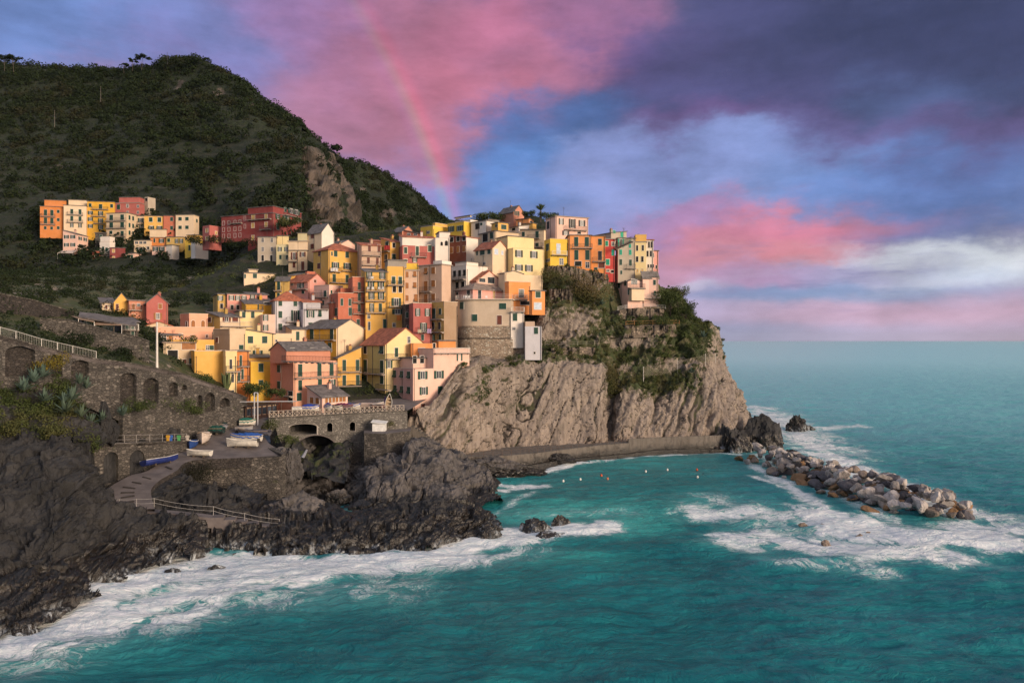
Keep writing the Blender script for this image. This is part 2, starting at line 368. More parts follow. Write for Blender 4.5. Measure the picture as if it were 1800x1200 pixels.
# ------------------------------------------------------------------ lofted land
def resamp(pts, n):
    p = np.array(pts, float); s = np.r_[0, np.cumsum(np.linalg.norm(np.diff(p, axis=0), axis=1))]
    s = s/s[-1]; u = np.linspace(0, 1, n); return np.stack([np.interp(u, s, p[:, i]) for i in range(3)], 1)
def catmull(G, n):      # interpolate down axis 0 through n rows
    k = len(G); u = np.linspace(0, k-1, n); i = np.clip(u.astype(int), 0, k-2); f = (u-i)[:, None, None]
    g = lambda j: G[np.clip(j, 0, k-1)]
    a, b, c, d = g(i-1), g(i), g(i+1), g(i+2)
    h = .5*((2*b)+(-a+c)*f+(2*a-5*b+4*c-d)*f**2+(-a+3*b-3*c+d)*f**3)
    return h*.7+(b+(c-b)*f)*.3
def loft(cols, nu, nv, raw=False):
    C = [[P(*q) if not raw else q for q in c] for c in cols]
    G = np.stack([resamp(c, max(24, nv//3)) for c in C])
    G = catmull(G, nu); return np.stack([resamp(g, nv) for g in G])
def normals(G):
    n = np.cross(np.gradient(G, axis=0), np.gradient(G, axis=1)); n /= np.linalg.norm(n, axis=2, keepdims=True)+1e-9
    return n
def grid_faces(nu, nv):
    i = np.arange(nu*nv).reshape(nu, nv)
    return np.stack([i[:-1, :-1], i[1:, :-1], i[1:, 1:], i[:-1, 1:]], -1).reshape(-1, 4)
def land(name, G, mat, attrs=None, kind='structure', smooth=None):
    if smooth is None: smooth = not ('rock' in name or name in ('cliff', 'foreshore_ridge', 'foreshore_hump'))
    nu, nv = G.shape[:2]
    o = link(name, npmesh(name, G.reshape(-1, 3), grid_faces(nu, nv), mat, smooth, {k: v.ravel() for k, v in (attrs or {}).items()}))
    return tag(o, kind=kind)
def shear(G, ax, ay, sx, sy, sz):   # coordinates stretched along a leaning strike
    x, y, z = G[..., 0]-G[..., 2]*ax, G[..., 1]-G[..., 2]*ay, G[..., 2]
    return np.stack([x/sx, y/sy, z/sz], -1)
def warp(G, s_, a, seed=0): return G+np.stack([fbm(G/s_, 3, seed+i*11) for i in range(3)], -1)*a*2
def rocky(G, big, a0, a1, a2, sx, sy, sz, ax=.4, ay=.1, seed=3, fine=.12):
    W_ = warp(G, big*.6, big*.16, seed)
    d = fbm(G/big, 5, seed+60)*a0+fbm(shear(W_, ax, ay, sx*1.6, sy*1.6, .35), 3, seed+70)*.5+blocks(shear(W_, ax, ay, sx, sy, sz), seed, .9)*a1+blocks(shear(G, ax*1.3, ay, sx*.38, sy*.38, sz*.40), seed+5, .9)*a2*1.25+blocks(shear(G, ax, ay, sx*.14, sy*.14, sz*.14), seed+6, .9)*fine
    cr = np.abs(noise(shear(W_, ax, ay, sx*.9, sy*.9, sz*1.6), seed+9)); d -= np.clip(.04-cr, 0, 1)*18
    cr = np.abs(noise(shear(W_, ax*1.5, ay, sx*.35, sy*.35, sz*.5), seed+12)); d -= np.clip(.04-cr, 0, 1)*7
    return d+fbm(G/.7, 4, 5)*fine
def carve(G, pts, rad, m=.35):
    H_ = G.copy()
    for x, y, z in pts:
        d2 = (G[..., 0]-x)**2+(G[..., 1]-y)**2; k = d2 < rad*rad
        H_[..., 2] = np.where(k, np.minimum(H_[..., 2], z-m), H_[..., 2])
    return H_
def frac(G):  # px,py of world points
    return 900+F*G[..., 0]/G[..., 1], HY-F*(G[..., 2]-CAMZ)/G[..., 1]
def blob(G, x, y, rx, ry, sx=None):
    a, b = frac(G); return np.exp(-((a-x)/rx)**2-((b-y)/ry)**2)

# ---- headland cliff under the village, reaching round the point
cliff_cols = [
 [(640,830,142),(650,800,143),(655,770,146),(665,745,152),(700,720,160),(750,690,166),(790,640,174)],
 [(700,812,139),(706,785,141),(714,755,142.5),(722,738,143.5),(735,732,146),(760,690,156),(800,640,166)],
 [(745,824,139),(750,790,141),(748,750,142.5),(752,722,143.5),(772,693,146.5),(800,652,150.5),(824,620,158),(840,612,167),(842,585,178)],
 [(800,828,144),(808,785,146.5),(818,740,149),(832,695,153),(848,655,158),(868,628,164),(890,618,169.5),(900,580,180)],
 [(880,822,155),(886,780,158),(896,730,161),(910,690,164),(925,650,167),(935,626,170),(940,590,176),(945,555,186),(945,520,192)],
 [(960,818,159),(962,770,162),(968,720,165),(972,680,167),(978,640,169),(982,628,172),(975,595,179),(968,565,177),(965,530,180),(962,500,184),(955,470,190)],
 [(1045,808,163),(1046,760,166),(1050,710,168),(1056,670,170),(1060,648,172),(1056,620,178),(1050,585,179.5),(1045,555,181.5),(1040,520,184),(1040,490,186.5),(1040,470,191)],
 [(1064,800,165),(1064,755,169),(1066,710,172),(1070,675,175),(1072,652,177),(1072,610,182),(1068,580,182),(1066,545,185),(1064,510,187),(1062,490,189),(1060,474,193)],
 [(1074,800,166),(1074,755,173),(1076,710,176),(1078,680,178),(1080,660,180),(1084,620,184),(1082,580,183),(1082,545,186),(1080,510,188),(1080,490,190),(1078,476,195)],
 [(1088,800,166),(1088,755,169),(1090,710,171),(1095,680,174),(1098,664,178),(1105,620,184),(1106,585,183),(1108,560,186),(1110,545,189),(1110,510,191),(1110,488,195)],
 [(1160,798,169),(1160,750,171),(1162,710,174),(1164,680,177),(1168,655,181),(1166,620,184),(1164,590,185),(1162,568,187.5),(1160,545,190.5),(1160,520,194),(1160,496,199)],
 [(1225,797,172),(1226,750,174),(1224,710,176),(1222,670,179),(1216,640,183),(1214,610,186),(1208,580,189),(1196,560,192),(1186,545,196),(1176,525,201),(1166,500,208)],
 [(1280,796,175),(1276,750,177),(1268,710,179),(1256,670,182),(1244,635,185),(1236,605,188),(1222,580,191),(1204,562,196),(1192,545,201),(1182,525,208),(1172,505,216)],
 [(1318,800,181),(1308,750,184),(1297,715,187),(1282,670,190),(1264,620,194),(1246,582,199),(1222,562,204),(1206,548,210),(1196,530,216),(1184,515,222),(1172,505,228)],
 [(1340,790,196),(1322,745,199),(1304,710,202),(1284,665,206),(1262,615,212),(1240,580,218),(1216,562,222),(1202,548,228),(1190,530,234),(1178,515,238),(1168,505,244)],
 [(1320,760,235),(1300,720,238),(1280,690,242),(1258,650,247),(1236,610,252),(1214,580,256),(1196,566,260),(1184,552,264),(1172,536,268),(1160,520,272),(1150,510,276)]]
G = loft(cliff_cols, 760, 420); cliff_base = G.copy()
N = normals(G)
if N[300, 100, 1] > 0: N = -N
px, py = frac(G)
slab = np.exp(-(((px-955)/115)**4))*np.clip((py-635)/30, 0, 1)       # smooth bolted slab
low = np.clip((py-640)/25, 0, 1)
W3 = warp(G, 6, 1.6, 3); k_ = 1-.72*slab
d = fbm(shear(G, .42, 0, 6, 8, 20), 5, 5)*2.6*(1-.45*slab)
d += blocks(shear(W3, .42, 0, 5.5, 7, 17), 3, .9)*1.5*k_
d += blocks(shear(W3, .36, 0, 2.2, 2.8, 6.5), 9, .9)*.62*(1-.5*slab)
d += blocks(shear(W3, .3, .1, .95, 1.1, 2.2), 21, .8)*.22*(1-.4*slab)
# joints running up the slab
jn = np.abs(noise(shear(G, .36, 0, 5.2, 30, 60)+fbm(G/6, 4, 2)[..., None]*.9, 44)); d -= np.clip(.055-jn, 0, 1)*16*low*(.35+.65*slab); joint = np.clip(.030-jn, 0, 1)*50*(.45+.55*slab)
jn = np.abs(noise(shear(G, .30, 0, 2.6, 12, 14)+fbm(G/3, 4, 6)[..., None]*.8, 48)); d -= np.clip(.045-jn, 0, 1)*9*low; joint = np.clip(joint+np.clip(.022-jn, 0, 1)*42, 0, 1)*low
# thin leaning beds left of the slab
bed = np.clip(1-np.abs(px-(760+(790-py)*.42))/55, 0, 1)
q_ = noise(shear(warp(G, 5, .5, 9), .72, 0, .85, 9, 40), 51); d += q_*1.2*bed; q2 = noise(shear(warp(G, 7, .8, 19), .5, 0, 1.5, 12, 45), 53); d += q2*1.0*low*(1-.65*slab)*(1-bed); joint = np.maximum(joint, np.clip(-q2-.32, 0, 1)*2.4*low*(1-.7*slab)); joint = np.maximum(joint, np.clip(-q_-.15, 0, 1)*2*bed)
d += fbm(G/1.1, 4, 55)*.22
tm = np.exp(-((px-862)/62)**4-((py-596)/34)**4)
tv = np.exp(-((px-1122)/50)**4-((py-512)/36)**4)
d = d*(1-tm)*(1-tv)-2.6*tm-2.4*tv
G = G+N*d[..., None]; cliffDG = G.copy()
up = np.clip((690-py)/40, 0, 1)
veg = np.clip(np.clip((652-py)/22, 0, 1)+.9*np.exp(-((px-1075)/16)**2)*np.clip((720-py)/40, 0, 1), 0, 1)*.9
veg = np.maximum(veg, .85*np.exp(-((px-1160)/100)**2)*np.clip((708-py)/30, 0, 1))
veg *= 1-.55*np.clip((px-1225)/25, 0, 1)
lime = .55*np.exp(-(((px-(835+(700-py)*.35))/26)**2))*np.clip((760-py)/60, 0, 1)
veg = np.maximum(veg, lime)+N[..., 2]*.25-.14
stony = blob(G, 1030, 560, 40, 30)+blob(G, 1180, 640, 50, 16)+blob(G, 990, 590, 22, 40)+blob(G, 1030, 500, 50, 14)+blob(G, 1110, 600, 60, 14)+blob(G, 1020, 640, 60, 14)+1.3*blob(G, 950, 572, 26, 42)
veg = (veg-stony*.5)*(1-tm)-tm; vegS = veg*(1-tv)-tv
land('cliff', G, M_cliff, {'veg': veg, 'joint': np.clip(joint, 0, 1)}); cliffG, cliffV = G, vegS

# ---- village ground, rising behind the houses
def Yv(py): return float(np.interp(py, [360,390,440,490,540,590,620,660,715,760,800], [232,225,205,190,178,167,158,149,137,130,124]))
vg = []
for x in (250, 330, 420, 500, 600, 700, 745, 790, 860, 940, 1010, 1100):
    topy = {250:520,330:500,420:455,500:420,600:415,700:402,745:397,790:391,860:385,940:380,1010:425,1100:455}[x]
    boty = {250:720,330:735,420:740,500:725,600:722,700:735,745:690,790:570,860:545,940:545,1010:480,1100:490}[x]
    vg.append([(x, y, Yv(y)+9) for y in np.linspace(boty, topy, 7)]+[(x, topy+6, Yv(topy)+45)])
G = loft(vg, 260, 140); G += normals(G)*(fbm(G/6, 5, 3)*1.2)[..., None]
land('village_ground', G, M_hill, {'rock': np.zeros(G.shape[:2]), 'terrace': np.ones(G.shape[:2])*.6}); vilG = G

# ---- main hill
def ridge(x):
    return float(np.interp(x, [-200,-60,0,60,120,170,230,280,330,360,400,430,470,500,540,580,640,700,750,785,830], [120,118,116,116,122,124,118,110,102,104,130,150,180,208,232,258,290,322,356,388,430]))
hc = []
for x in (-260, -160, -60, 0, 60, 120, 180, 230, 280, 330, 370, 410, 450, 490, 530):
    r = ridge(x); Yr = float(np.interp(x, [-260, 330, 530], [520, 470, 400]))
    b = float(np.interp(x, [-260, 60, 300, 400, 530], [500, 490, 480, 500, 460]))
    sf = float(np.interp(x, [360, 430], [0, -42])); pr = [(x, b+60, 232+sf*.6), (x, b, 250+sf*.8)]
    for f_, y_ in ((.1, 272), (.2, 290), (.28, 301), (.38, 318), (.52, 350), (.7, 395), (.87, 435), (1, 470)):
        yy = b+(r-b)*f_; pr.append((x, yy, y_+sf*(1-f_)+(Yr-470)*f_))
    a = P(x, r, Yr); pr = [P(*q) for q in pr]+[(a[0], a[1]+50, a[2]-6), (a[0], a[1]+200, a[2]-90)]
    hc.append(pr)
G = loft(hc, 420, 330, True); N = normals(G)
if N[200, 100, 2] < 0: N = -N
px, py = frac(G); big = np.clip((px-20)/200, .4, 1)
G += N*((fbm(G/60, 6, 31, .5)*7+fbm(G/14, 5, 35, .55)*2.6)*np.clip((G[..., 1]-235)/40, 0, 1))[..., None]
rockA = .55*blob(G, 318, 150, 16, 26)+.55*blob(G, 385, 165, 26, 22)+.45*blob(G, 440, 185, 22, 14)+.4*blob(G, 250, 203, 60, 5)+.45*blob(G, 100, 290, 30, 16)+.45*blob(G, 420, 238, 50, 5)
ter = np.clip((py-235)/40, 0, 1)*(.5+.8*np.clip(fbm(G/40, 3, 77), -.5, .6))
land('hill', G, M_hill, {'rock': rockA, 'terrace': ter}); hillG, hillR = G, rockA

# ---- rocky spur to the right of it, running down behind the village
hc = []
for x in (455, 490, 520, 545, 575, 605, 640, 680, 720, 755, 790, 840):
    r = ridge(x); Yr = float(np.interp(x, [455, 560, 840], [430, 400, 470]))
    near = float(np.interp(x, [455, 545, 600, 690, 840], [300, 285, 300, 350, 400])); b = 450
    pr = [(x, b+50, near-35), (x, b, near-15)]
    for f_ in (.2, .45, .7, .88): pr.append((x, b+(r-b)*f_, near+(Yr-near)*f_**1.2))
    a = P(x, r, Yr); pr = [P(*q) for q in pr]+[a, (a[0]+10, a[1]+50, a[2]-22), (a[0]+40, a[1]+200, a[2]-120)]
    hc.append(pr)
G = loft(hc, 380, 280, True); N = normals(G)
if N[200, 100, 2] < 0: N = -N
px, py = frac(G)
crag = np.exp(-((px-(545+(py-280)*.30))/30)**2)*np.clip((430-py)/40, 0, 1)
crag = np.maximum(crag, .95*np.exp(-((px-(590+(py-300)*.33))/13)**2))*np.clip((py-255)/25, 0, 1)
sp = .62*blob(G, 680, 372, 22, 16)+.5*blob(G, 640, 330, 14, 14)+.45*blob(G, 715, 378, 18, 14)
G += N*(fbm(G/40, 6, 131)*6+fbm(G/11, 5, 35)*2.5+crag*(blocks(shear(G, .1, 0, 5, 6, 14), 5, 1)*7+fbm(G/6, 5, 2, .55, True)*3))[..., None]
rk = crag*.85+sp
land('hill', G, M_hill, {'rock': rk, 'terrace': np.zeros(rk.shape)}); spurG, spurR = G, rk

RR = [[(183,896,93.0),(228,896,93),(272,896,93)], [(183,865,97),(225,865,97),(265,863,97.5)], [(226,838,102),(255,842,101.5),(281,845,101.5)], [(258,829,105),(285,830,105),(309,829,105)],
      [(303,802,111),(322,806,110),(340,810,109.5)], [(322,792,114),(400,797,114.2),(494,801,114.5)], [(340,774,119),(405,776,120),(472,779,120)], [(352,757,124),(405,756,125),(458,753,126)], [(385,738,131),(430,736,131),(478,734,131)]]
L_ = loft(RR, 90, 40); L_ += np.array([0, 0, .12])
CARVE = [tuple(q) for q in L_[::3, ::3].reshape(-1, 3)]
LP = [P(100,905,91.5), P(183,898,92.6), P(272,900,92.6), P(320,904,93), P(372,910,93.6)]
ST = [P(372,910,93.6), P(492,931,95.4)]
def along(pts, st=.7):
    o = []
    for a, b in zip(pts[:-1], pts[1:]):
        a = np.array(a); b = np.array(b); n = max(1, int(np.linalg.norm(b-a)/st)); o += [tuple(a+(b-a)*i/n) for i in range(n+1)]
    return o
WB = [np.array(P(x, y, Y)) for x, y, Y in [(168,870,100.2),(185,864,101.2),(228,844,104.2),(262,834,106.6),(305,808,110),(328,798,112)]]
for w_, r_ in zip(along([tuple(q) for q in WB]), range(999)):
    for k in range(4): CARVE.append((w_[0]+k*.9, w_[1]-k*.7, w_[2]+.1))
CARVE += [(x, y+k, 10.9) for x, y, z in along([P(166, 782, 101.5), P(330, 776, 114.5)]) for k in (.8, 2.4)]
CARVE += [(x+k*.15, y-k, z) for x, y, z in along([P(345,845,108.5), P(372,842,111), P(440,862,112), P(497,884,112.6)]) for k in (-.6, .5, 1.4)]
CPATH = along([(x, y+.8, z) for x, y, z in LP])+along([(x, y+.8, z-.2) for x, y, z in ST])
CQ = [P(x, 768-(Y-128)*1.6, Y) for x in range(642, 724, 6) for Y in (129, 131, 133, 135)]; CQ = [(x, y, 9.9) for x, y, z in CQ]
# ---- foreshore: the dark rock shelf below the path, from the left edge to the slipway
fc = [
 [(-260,1400,48),(-260,1240,52),(-260,1100,60),(-250,980,67),(-240,880,74),(-230,790,80),(-220,700,86),(-200,640,92)],
 [(-110,1190,57),(-110,1090,64),(-110,990,70),(-110,890,77),(-110,800,83),(-100,720,89),(-90,650,95)],
 [(0,1130,65),(0,1075,68),(0,960,75),(0,860,81),(0,785,87),(0,725,93),(0,655,100),(0,630,104)],
 [(75,1100,67),(85,1040,71),(95,950,76),(100,860,82),(105,800,87),(108,750,94),(110,690,102),(115,655,108)],
 [(150,1058,72),(150,1010,76),(150,930,81),(150,860,86),(150,810,90),(150,772,97),(150,735,107),(160,690,113)],
 [(235,1012,81),(225,970,84),(205,920,87),(188,880,90),(180,840,94),(170,800,98),(168,770,105),(190,752,113),(210,715,118)],
 [(300,992,86),(290,960,88),(275,925,90),(255,908,93.4),(250,904,95),(300,850,101),(330,812,107),(345,790,112),(360,770,117)],
 [(360,984,88),(355,950,91),(350,925,94),(345,912,97),(350,890,98),(358,868,103),(366,845,108),(374,838,111),(400,826,115),(420,808,122)],
 [(430,975,90),(430,945,93),(425,920,96),(425,905,98),(430,885,101),(432,874,106),(436,864,110),(442,858,113),(455,845,119),(460,830,126)],
 [(500,975,91),(500,950,94),(500,925,97),(498,910,100),(497,900,104),(496,893,108),(494,886,113),(492,875,119),(492,860,127)]]
G = loft(fc, 560, 420); N = normals(G)
if N[300, 200, 1] > 0: N = -N
px, py = frac(G)
d = rocky(G, 9, 2.8, 1.7, .42, 5.5, 6.5, 3.0, .6, .2, 3)
G = G+N*d[..., None]; G = carve(G, CARVE, 1.5, .5); G = carve(G, CPATH, 1.3, .25)
vg_ = np.clip((780-py)/40, 0, 1)*.42*np.clip((240-px)/80, 0, 1)-.1+fbm(G/6, 4, 8)*.7*np.clip((770-py)/30, 0, 1)
land('foreshore_rock', G, M_dark, {'veg': vg_}); foreG = G

# ---- long black ridge in front of the cove
rc = [
 [(455,972,91),(460,940,94),(470,915,97),(480,905,101),(490,905,106),(500,915,112)],
 [(540,985,90),(542,955,92),(545,925,95.5),(552,905,100),(560,904,105),(565,915,112)],
 [(610,985,89.5),(612,950,92),(620,918,96),(630,900,100),(640,899,104),(645,915,112)],
 [(690,975,91),(692,940,94),(700,905,98),(706,893,101),(712,894,105),(715,915,112)],
 [(750,968,92),(752,930,95),(758,893,99),(762,882,101.5),(766,884,106),(770,912,113)],
 [(800,962,94),(804,930,96.5),(808,900,99.5),(812,886,102),(815,888,106),(818,908,114)],
 [(835,956,96),(840,930,98.5),(842,905,101),(843,892,103),(845,895,106),(848,912,113)],
 [(862,945,99),(868,930,100.5),(872,918,102),(872,912,103.5),(870,915,106),(868,925,110)],
 [(888,950,99),(886,940,101),(884,934,103),(882,932,105),(880,935,108),(878,940,110)]]
G = loft(rc, 420, 190); N = normals(G)
if N[200, 60, 2] < 0: N = -N
d = rocky(G, 6, 1.7, 1.0, .5, 3.6, 4.4, 1.6, .9, .2, 13)
G = G+N*d[..., None]; G = carve(G, CPATH, 1.3, .25); land('foreshore_ridge', G, M_dark, {'veg': np.zeros(d.shape)-1}); ridgeG = G

# ---- big pale rock hump between the cove and the bay
mc = [
 [(490,900,113),(492,872,114),(495,845,118),(498,815,122),(500,785,126),(505,760,131),(510,740,136)],
 [(520,900,113),(520,880,115),(522,850,120),(530,820,125),(545,800,131),(560,780,138),(560,760,142)],
 [(580,905,112),(585,880,116),(590,866,120),(596,850,124),(604,825,129),(610,800,134),(615,790,140)],
 [(630,905,112),(634,865,116),(640,838,120),(648,815,125),(655,805,130),(662,800,136),(668,792,142)],
 [(680,905,112),(684,862,116),(690,822,121),(697,796,126),(704,786,131),(712,782,137),(718,780,143)],
 [(730,902,113),(736,860,117),(742,815,121),(744,783,125),(748,774,130),(756,776,137),(762,788,144)],
 [(780,897,114),(786,858,118),(790,822,122),(794,800,127),(796,794,133),(800,798,140),(804,806,146)],
 [(830,893,115),(835,860,119),(838,838,124),(840,825,129),(842,822,135),(846,828,141),(850,840,146)],
 [(862,888,117),(866,872,120),(868,856,124),(868,846,129),(868,842,134),(870,848,139),(872,860,142)],
 [(882,890,118),(880,882,121),(880,876,125),(878,872,129),(878,870,134),(878,874,138),(880,880,140)]]
G = loft(mc, 420, 240); N = normals(G)
if N[200, 60, 2] < 0: N = -N
px, py = frac(G)
d = rocky(G, 8, 2.6, 1.3, .26, 5.0, 5.5, 4.2, .3, .2, 23, .07)
G = G+N*d[..., None]; G = carve(G, CQ, 1.8, .3); land('foreshore_hump', G, M_mid, {'veg': np.clip((px*0+1)*.1+np.exp(-((px-500)/30)**2)*np.clip((830-py)/30, 0, 1)*.8, 0, 1)-.3}); humpG = G
# ------------------------------------------------------------------ water
Mf = None
def f_water(t, b):
    p = gpos(t); z = t.n('ShaderNodeSeparateXYZ', Vector=p)
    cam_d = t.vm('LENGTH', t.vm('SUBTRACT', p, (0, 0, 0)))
    fo = t.n('ShaderNodeAttribute', {'attribute_name': 'foam'}).outputs['Fac']; sh = t.n('ShaderNodeAttribute', {'attribute_name': 'shoal'}).outputs['Fac']
    wv = t.n('ShaderNodeAttribute', {'attribute_name': 'flow'}).outputs['Fac']
    # swirling filaments
    w1_ = t.n('ShaderNodeTexNoise', Vector=p, Scale=.09, Detail=4).outputs['Color']
    pw = t.vm('ADD', p, t.vm('MULTIPLY', t.vm('SUBTRACT', w1_, (.5, .5, .5)), (14, 14, 0)))
    n1 = t.noise(t.scale(pw, 1, .7, 0, (0, 0, R(20))), .22, 8, .62, .6)
    n2 = t.noise(t.scale(pw, .8, 1.4, 0, (0, 0, R(-15))), .75, 8, .62, 1.2)
    fil = t.m('SUBTRACT', 1.0, t.m('ABSOLUTE', t.m('MULTIPLY', t.m('SUBTRACT', n2, .5), 5.0)))
    fil1 = t.m('SUBTRACT', 1.0, t.m('ABSOLUTE', t.m('MULTIPLY', t.m('SUBTRACT', n1, .5), 6.0)))
    n3_ = t.noise(t.scale(pw, .9, 1.1, 0, (0, 0, R(35))), 2.2, 6, .65, .8)
    fil2 = t.m('SUBTRACT', 1.0, t.m('ABSOLUTE', t.m('MULTIPLY', t.m('SUBTRACT', n3_, .5), 5.0)))
    T = t.m('ADD', t.m('ADD', t.m('MULTIPLY', t.m('MAXIMUM', fil1, 0.0), .30), t.m('MULTIPLY', t.m('MAXIMUM', fil, 0.0), .36)), t.m('ADD', t.m('MULTIPLY', t.m('MAXIMUM', fil2, 0.0), .18), t.m('MULTIPLY', t.ramp(n1, .35, .65), .22)))
    th0 = t.m('SUBTRACT', 1.02, fo)
    fmask = t.m('MULTIPLY', t.ramp(T, th0, t.m('ADD', th0, .46)), t.ramp(fo, .02, .3))
    soft = t.ramp(fo, .0, .6)
    a = t.noise(p, .035, 5, .6); r = t.noise(t.scale(p, .5, 1.6, 0, (0, 0, R(-12))), .30, 7, .62)
    deep = t.mix(t.ramp(a, .35, .65), (.009, .145, .170), (.016, .215, .235))
    deep = t.mix(t.m('MULTIPLY', t.ramp(r, .50, .66), .55), deep, (.004, .075, .10))
    deep = t.mix(t.ramp(t.m('ADD', sh, t.m('MULTIPLY', t.m('SUBTRACT', n1, .5), .8)), .2, 1.0), deep, (.05, .38, .36))
    deep = t.mix(t.ramp(cam_d, 90, 340), deep, (.14, .48, .49)); deep = t.mix(t.ramp(cam_d, 130, 1100), deep, (.38, .76, .75))  # water paled with distance: sky reflection and haze put into the colour
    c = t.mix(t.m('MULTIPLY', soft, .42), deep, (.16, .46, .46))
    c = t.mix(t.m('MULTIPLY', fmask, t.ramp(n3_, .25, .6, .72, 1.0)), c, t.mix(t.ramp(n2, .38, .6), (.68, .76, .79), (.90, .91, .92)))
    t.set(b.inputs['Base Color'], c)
    t.set(b.inputs['Roughness'], t.m('ADD', t.m('MULTIPLY', fmask, .5), t.ramp(cam_d, 150, 1500, .30, .28))); b.inputs['IOR'].default_value = 1.33; t.set(b.inputs['Specular IOR Level'], t.ramp(cam_d, 120, 1200, .28, .26))
    h = t.m('ADD', t.m('MULTIPLY', t.noise(t.scale(pw, .6, 1.5, 0, (0, 0, R(-15))), .45, 8, .62), .55), t.m('ADD', t.m('MULTIPLY', n2, .25), t.m('MULTIPLY', fmask, .06)))
    fade = t.ramp(cam_d, 100, 1500, 1.0, .35)
    nb = t.n('ShaderNodeBump', Height=h, Distance=1.0, Strength=fade); t.set(b.inputs['Normal'], nb.outputs[0])
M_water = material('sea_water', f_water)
def foam_fields(X, Y):
    """foam amount and paler shoal colour at points of the sea, from the shores the swell breaks on"""
    W = np.stack([X, Y], -1)
    def seg(line):
        d = np.full(X.shape, 1e9); L = [S(*q)[:2] for q in line]
        for a, b in zip(L[:-1], L[1:]):
            a = np.array(a); b = np.array(b); ab = b-a
            tt = np.clip(((W-a)@ab)/(ab@ab), 0, 1); d = np.minimum(d, np.linalg.norm(W-(a+tt[..., None]*ab), axis=-1))
        return d
    wob = fbm(np.stack([X/7, Y/9, X*0], -1), 5, 400, .6)*1.5
    f = np.zeros(X.shape); s = np.zeros(X.shape)
    def add(line, w, amp=1., p=1.0, sh=0):
        nonlocal f, s
        d = np.maximum(seg(line)*(1+.55*wob)+wob*w*.55, 0); f = np.maximum(f, amp*np.exp(-(d/w)**p))
        if sh: s = np.maximum(s, sh*np.exp(-(d/(w*3))**1.5))
    # left shore: wide churned apron
    add([(-60,1150),(40,1122),(90,1095),(200,1040),(262,1000),(400,990),(470,985)], 5.4, 1.15, 2.2, .4)
    add([(-60,1160),(60,1130),(180,1090),(300,1050),(400,1030)], 5.0, .8, 2.5, .5)
    add([(330,1005),(470,1000),(560,1000),(700,985),(800,975)], 4.8, .98, 2.2, .5)
    add([(470,985),(560,988),(640,985),(720,975),(790,965),(870,950),(900,940)], 2.6, 1.2, 2, .5)
    add([(870,955),(930,945),(1000,935),(1060,925)], 3.2, 1.0, 2, .6)
    add([(560,1010),(700,1000),(850,985),(930,965)], 3, .5, 2)
    add([(930,905),(1000,900),(1100,900)], 4, .34, 2, .9)
    add([(870,905),(905,880),(940,865)], 1.2, .4, 2)
    add([(835,870),(880,862),(930,852)], 2.2, .85, 2); add([(870,850),(930,855),(955,853)], 1.6, .7, 2)
    add([(560,905),(610,893),(650,890)], 3.0, .30, 2)
    add([(880,838),(950,828),(1020,815)], 1.8, .95, 2); add([(1030,815),(1110,806),(1240,797)], 1.2, .6, 2)
    add([(1180,795),(1300,800)], 1.3, .55, 2)
    # breakwater: seaward wash and the big fan round its tip
    add([(1330,800),(1480,870),(1600,935),(1690,945)], 3.0, .45, 2)
    add([(1440,905),(1520,935),(1620,950),(1720,945)], 6.0, 1.0, 2.6, .5)
    add([(1230,900),(1330,900),(1420,915)], 5.0, .62, 2.4, .6); add([(1300,940),(1380,950),(1500,965),(1640,975)], 5.0, .74, 2.4, .5)
    add([(1350,985),(1430,990),(1560,1005)], 2.6, .48, 2.2, .3); add([(1270,955),(1320,965)], 2.4, .6, 2); add([(1220,885),(1300,900)], 3, .4, 2, .5)
    add([(1700,930),(1800,930),(1900,935)], 6.5, .66, 2.4, .3); add([(1700,900),(1780,910),(1900,925)], 5, .5, 2.4)
    add([(1400,765),(1450,800),(1560,850),(1660,885),(1720,905)], 5.0, .74, 2.0, .2)
    add([(1330,715),(1380,745),(1420,770),(1470,795)], 10, .62, 2.2); add([(1390,757),(1450,752),(1510,748)], 5, .62, 2)
    add([(1310,755),(1350,748),(1390,735)], 8, .5, 2); add([(1320,835),(1390,860),(1420,870)], 1.2, .55, 2)
    add([(60,1160),(200,1112),(350,1072),(500,1048),(700,1030)], 5.5, .40, 2)
    add([(1320,815),(1400,862),(1470,905)], 2.2, .62, 2); add([(1450,905),(1480,930),(1600,945),(1700,942)], 3.0, 1.1, 2); add([(1260,880),(1380,935),(1500,955)], 8, .40, 2)
    s = np.maximum(s, .95*np.exp(-((X-S(1100,920)[0])/9)**2-((Y-S(1100,920)[1])/9)**2))
    s = np.maximum(s, .6*np.exp(-((X-S(1000,980)[0])/12)**2-((Y-S(1000,980)[1])/6)**2))
    s = np.maximum(s, .45*np.exp(-((X-S(700,1060)[0])/16)**2-((Y-S(700,1060)[1])/6)**2))
    f = np.minimum(f, 1)*.80+.22*np.exp(-((1-np.minimum(f, 1))/.75)**2)*(f > .04)+.10*np.clip(fbm(np.stack([X/16, Y/12, X*0], -1), 4, 440), 0, 1)*(Y < 260)*(X > -70)
    return np.clip(f+np.clip(wob, -.5, .5)*.2*(f > .05), 0, 1.1), s
def wave(X, Y, f):
    q = np.stack([X, Y, X*0], -1); A = lambda sx, sy, a: np.stack([(X*math.cos(a)+Y*math.sin(a))/sx, (-X*math.sin(a)+Y*math.cos(a))/sy, X*0], -1)
    z = fbm(A(22, 9, .25), 3, 500)*.85+fbm(A(6.5, 3.0, .1), 4, 510, .55)*.42+fbm(A(2.4, 1.3, -.2), 3, 520)*.14
    return z*np.exp(-(np.maximum(Y-150, 0)/900)**1)+np.clip(f-.6, 0, 1)*(.35+.4*fbm(q/3.2, 3, 530, .5))
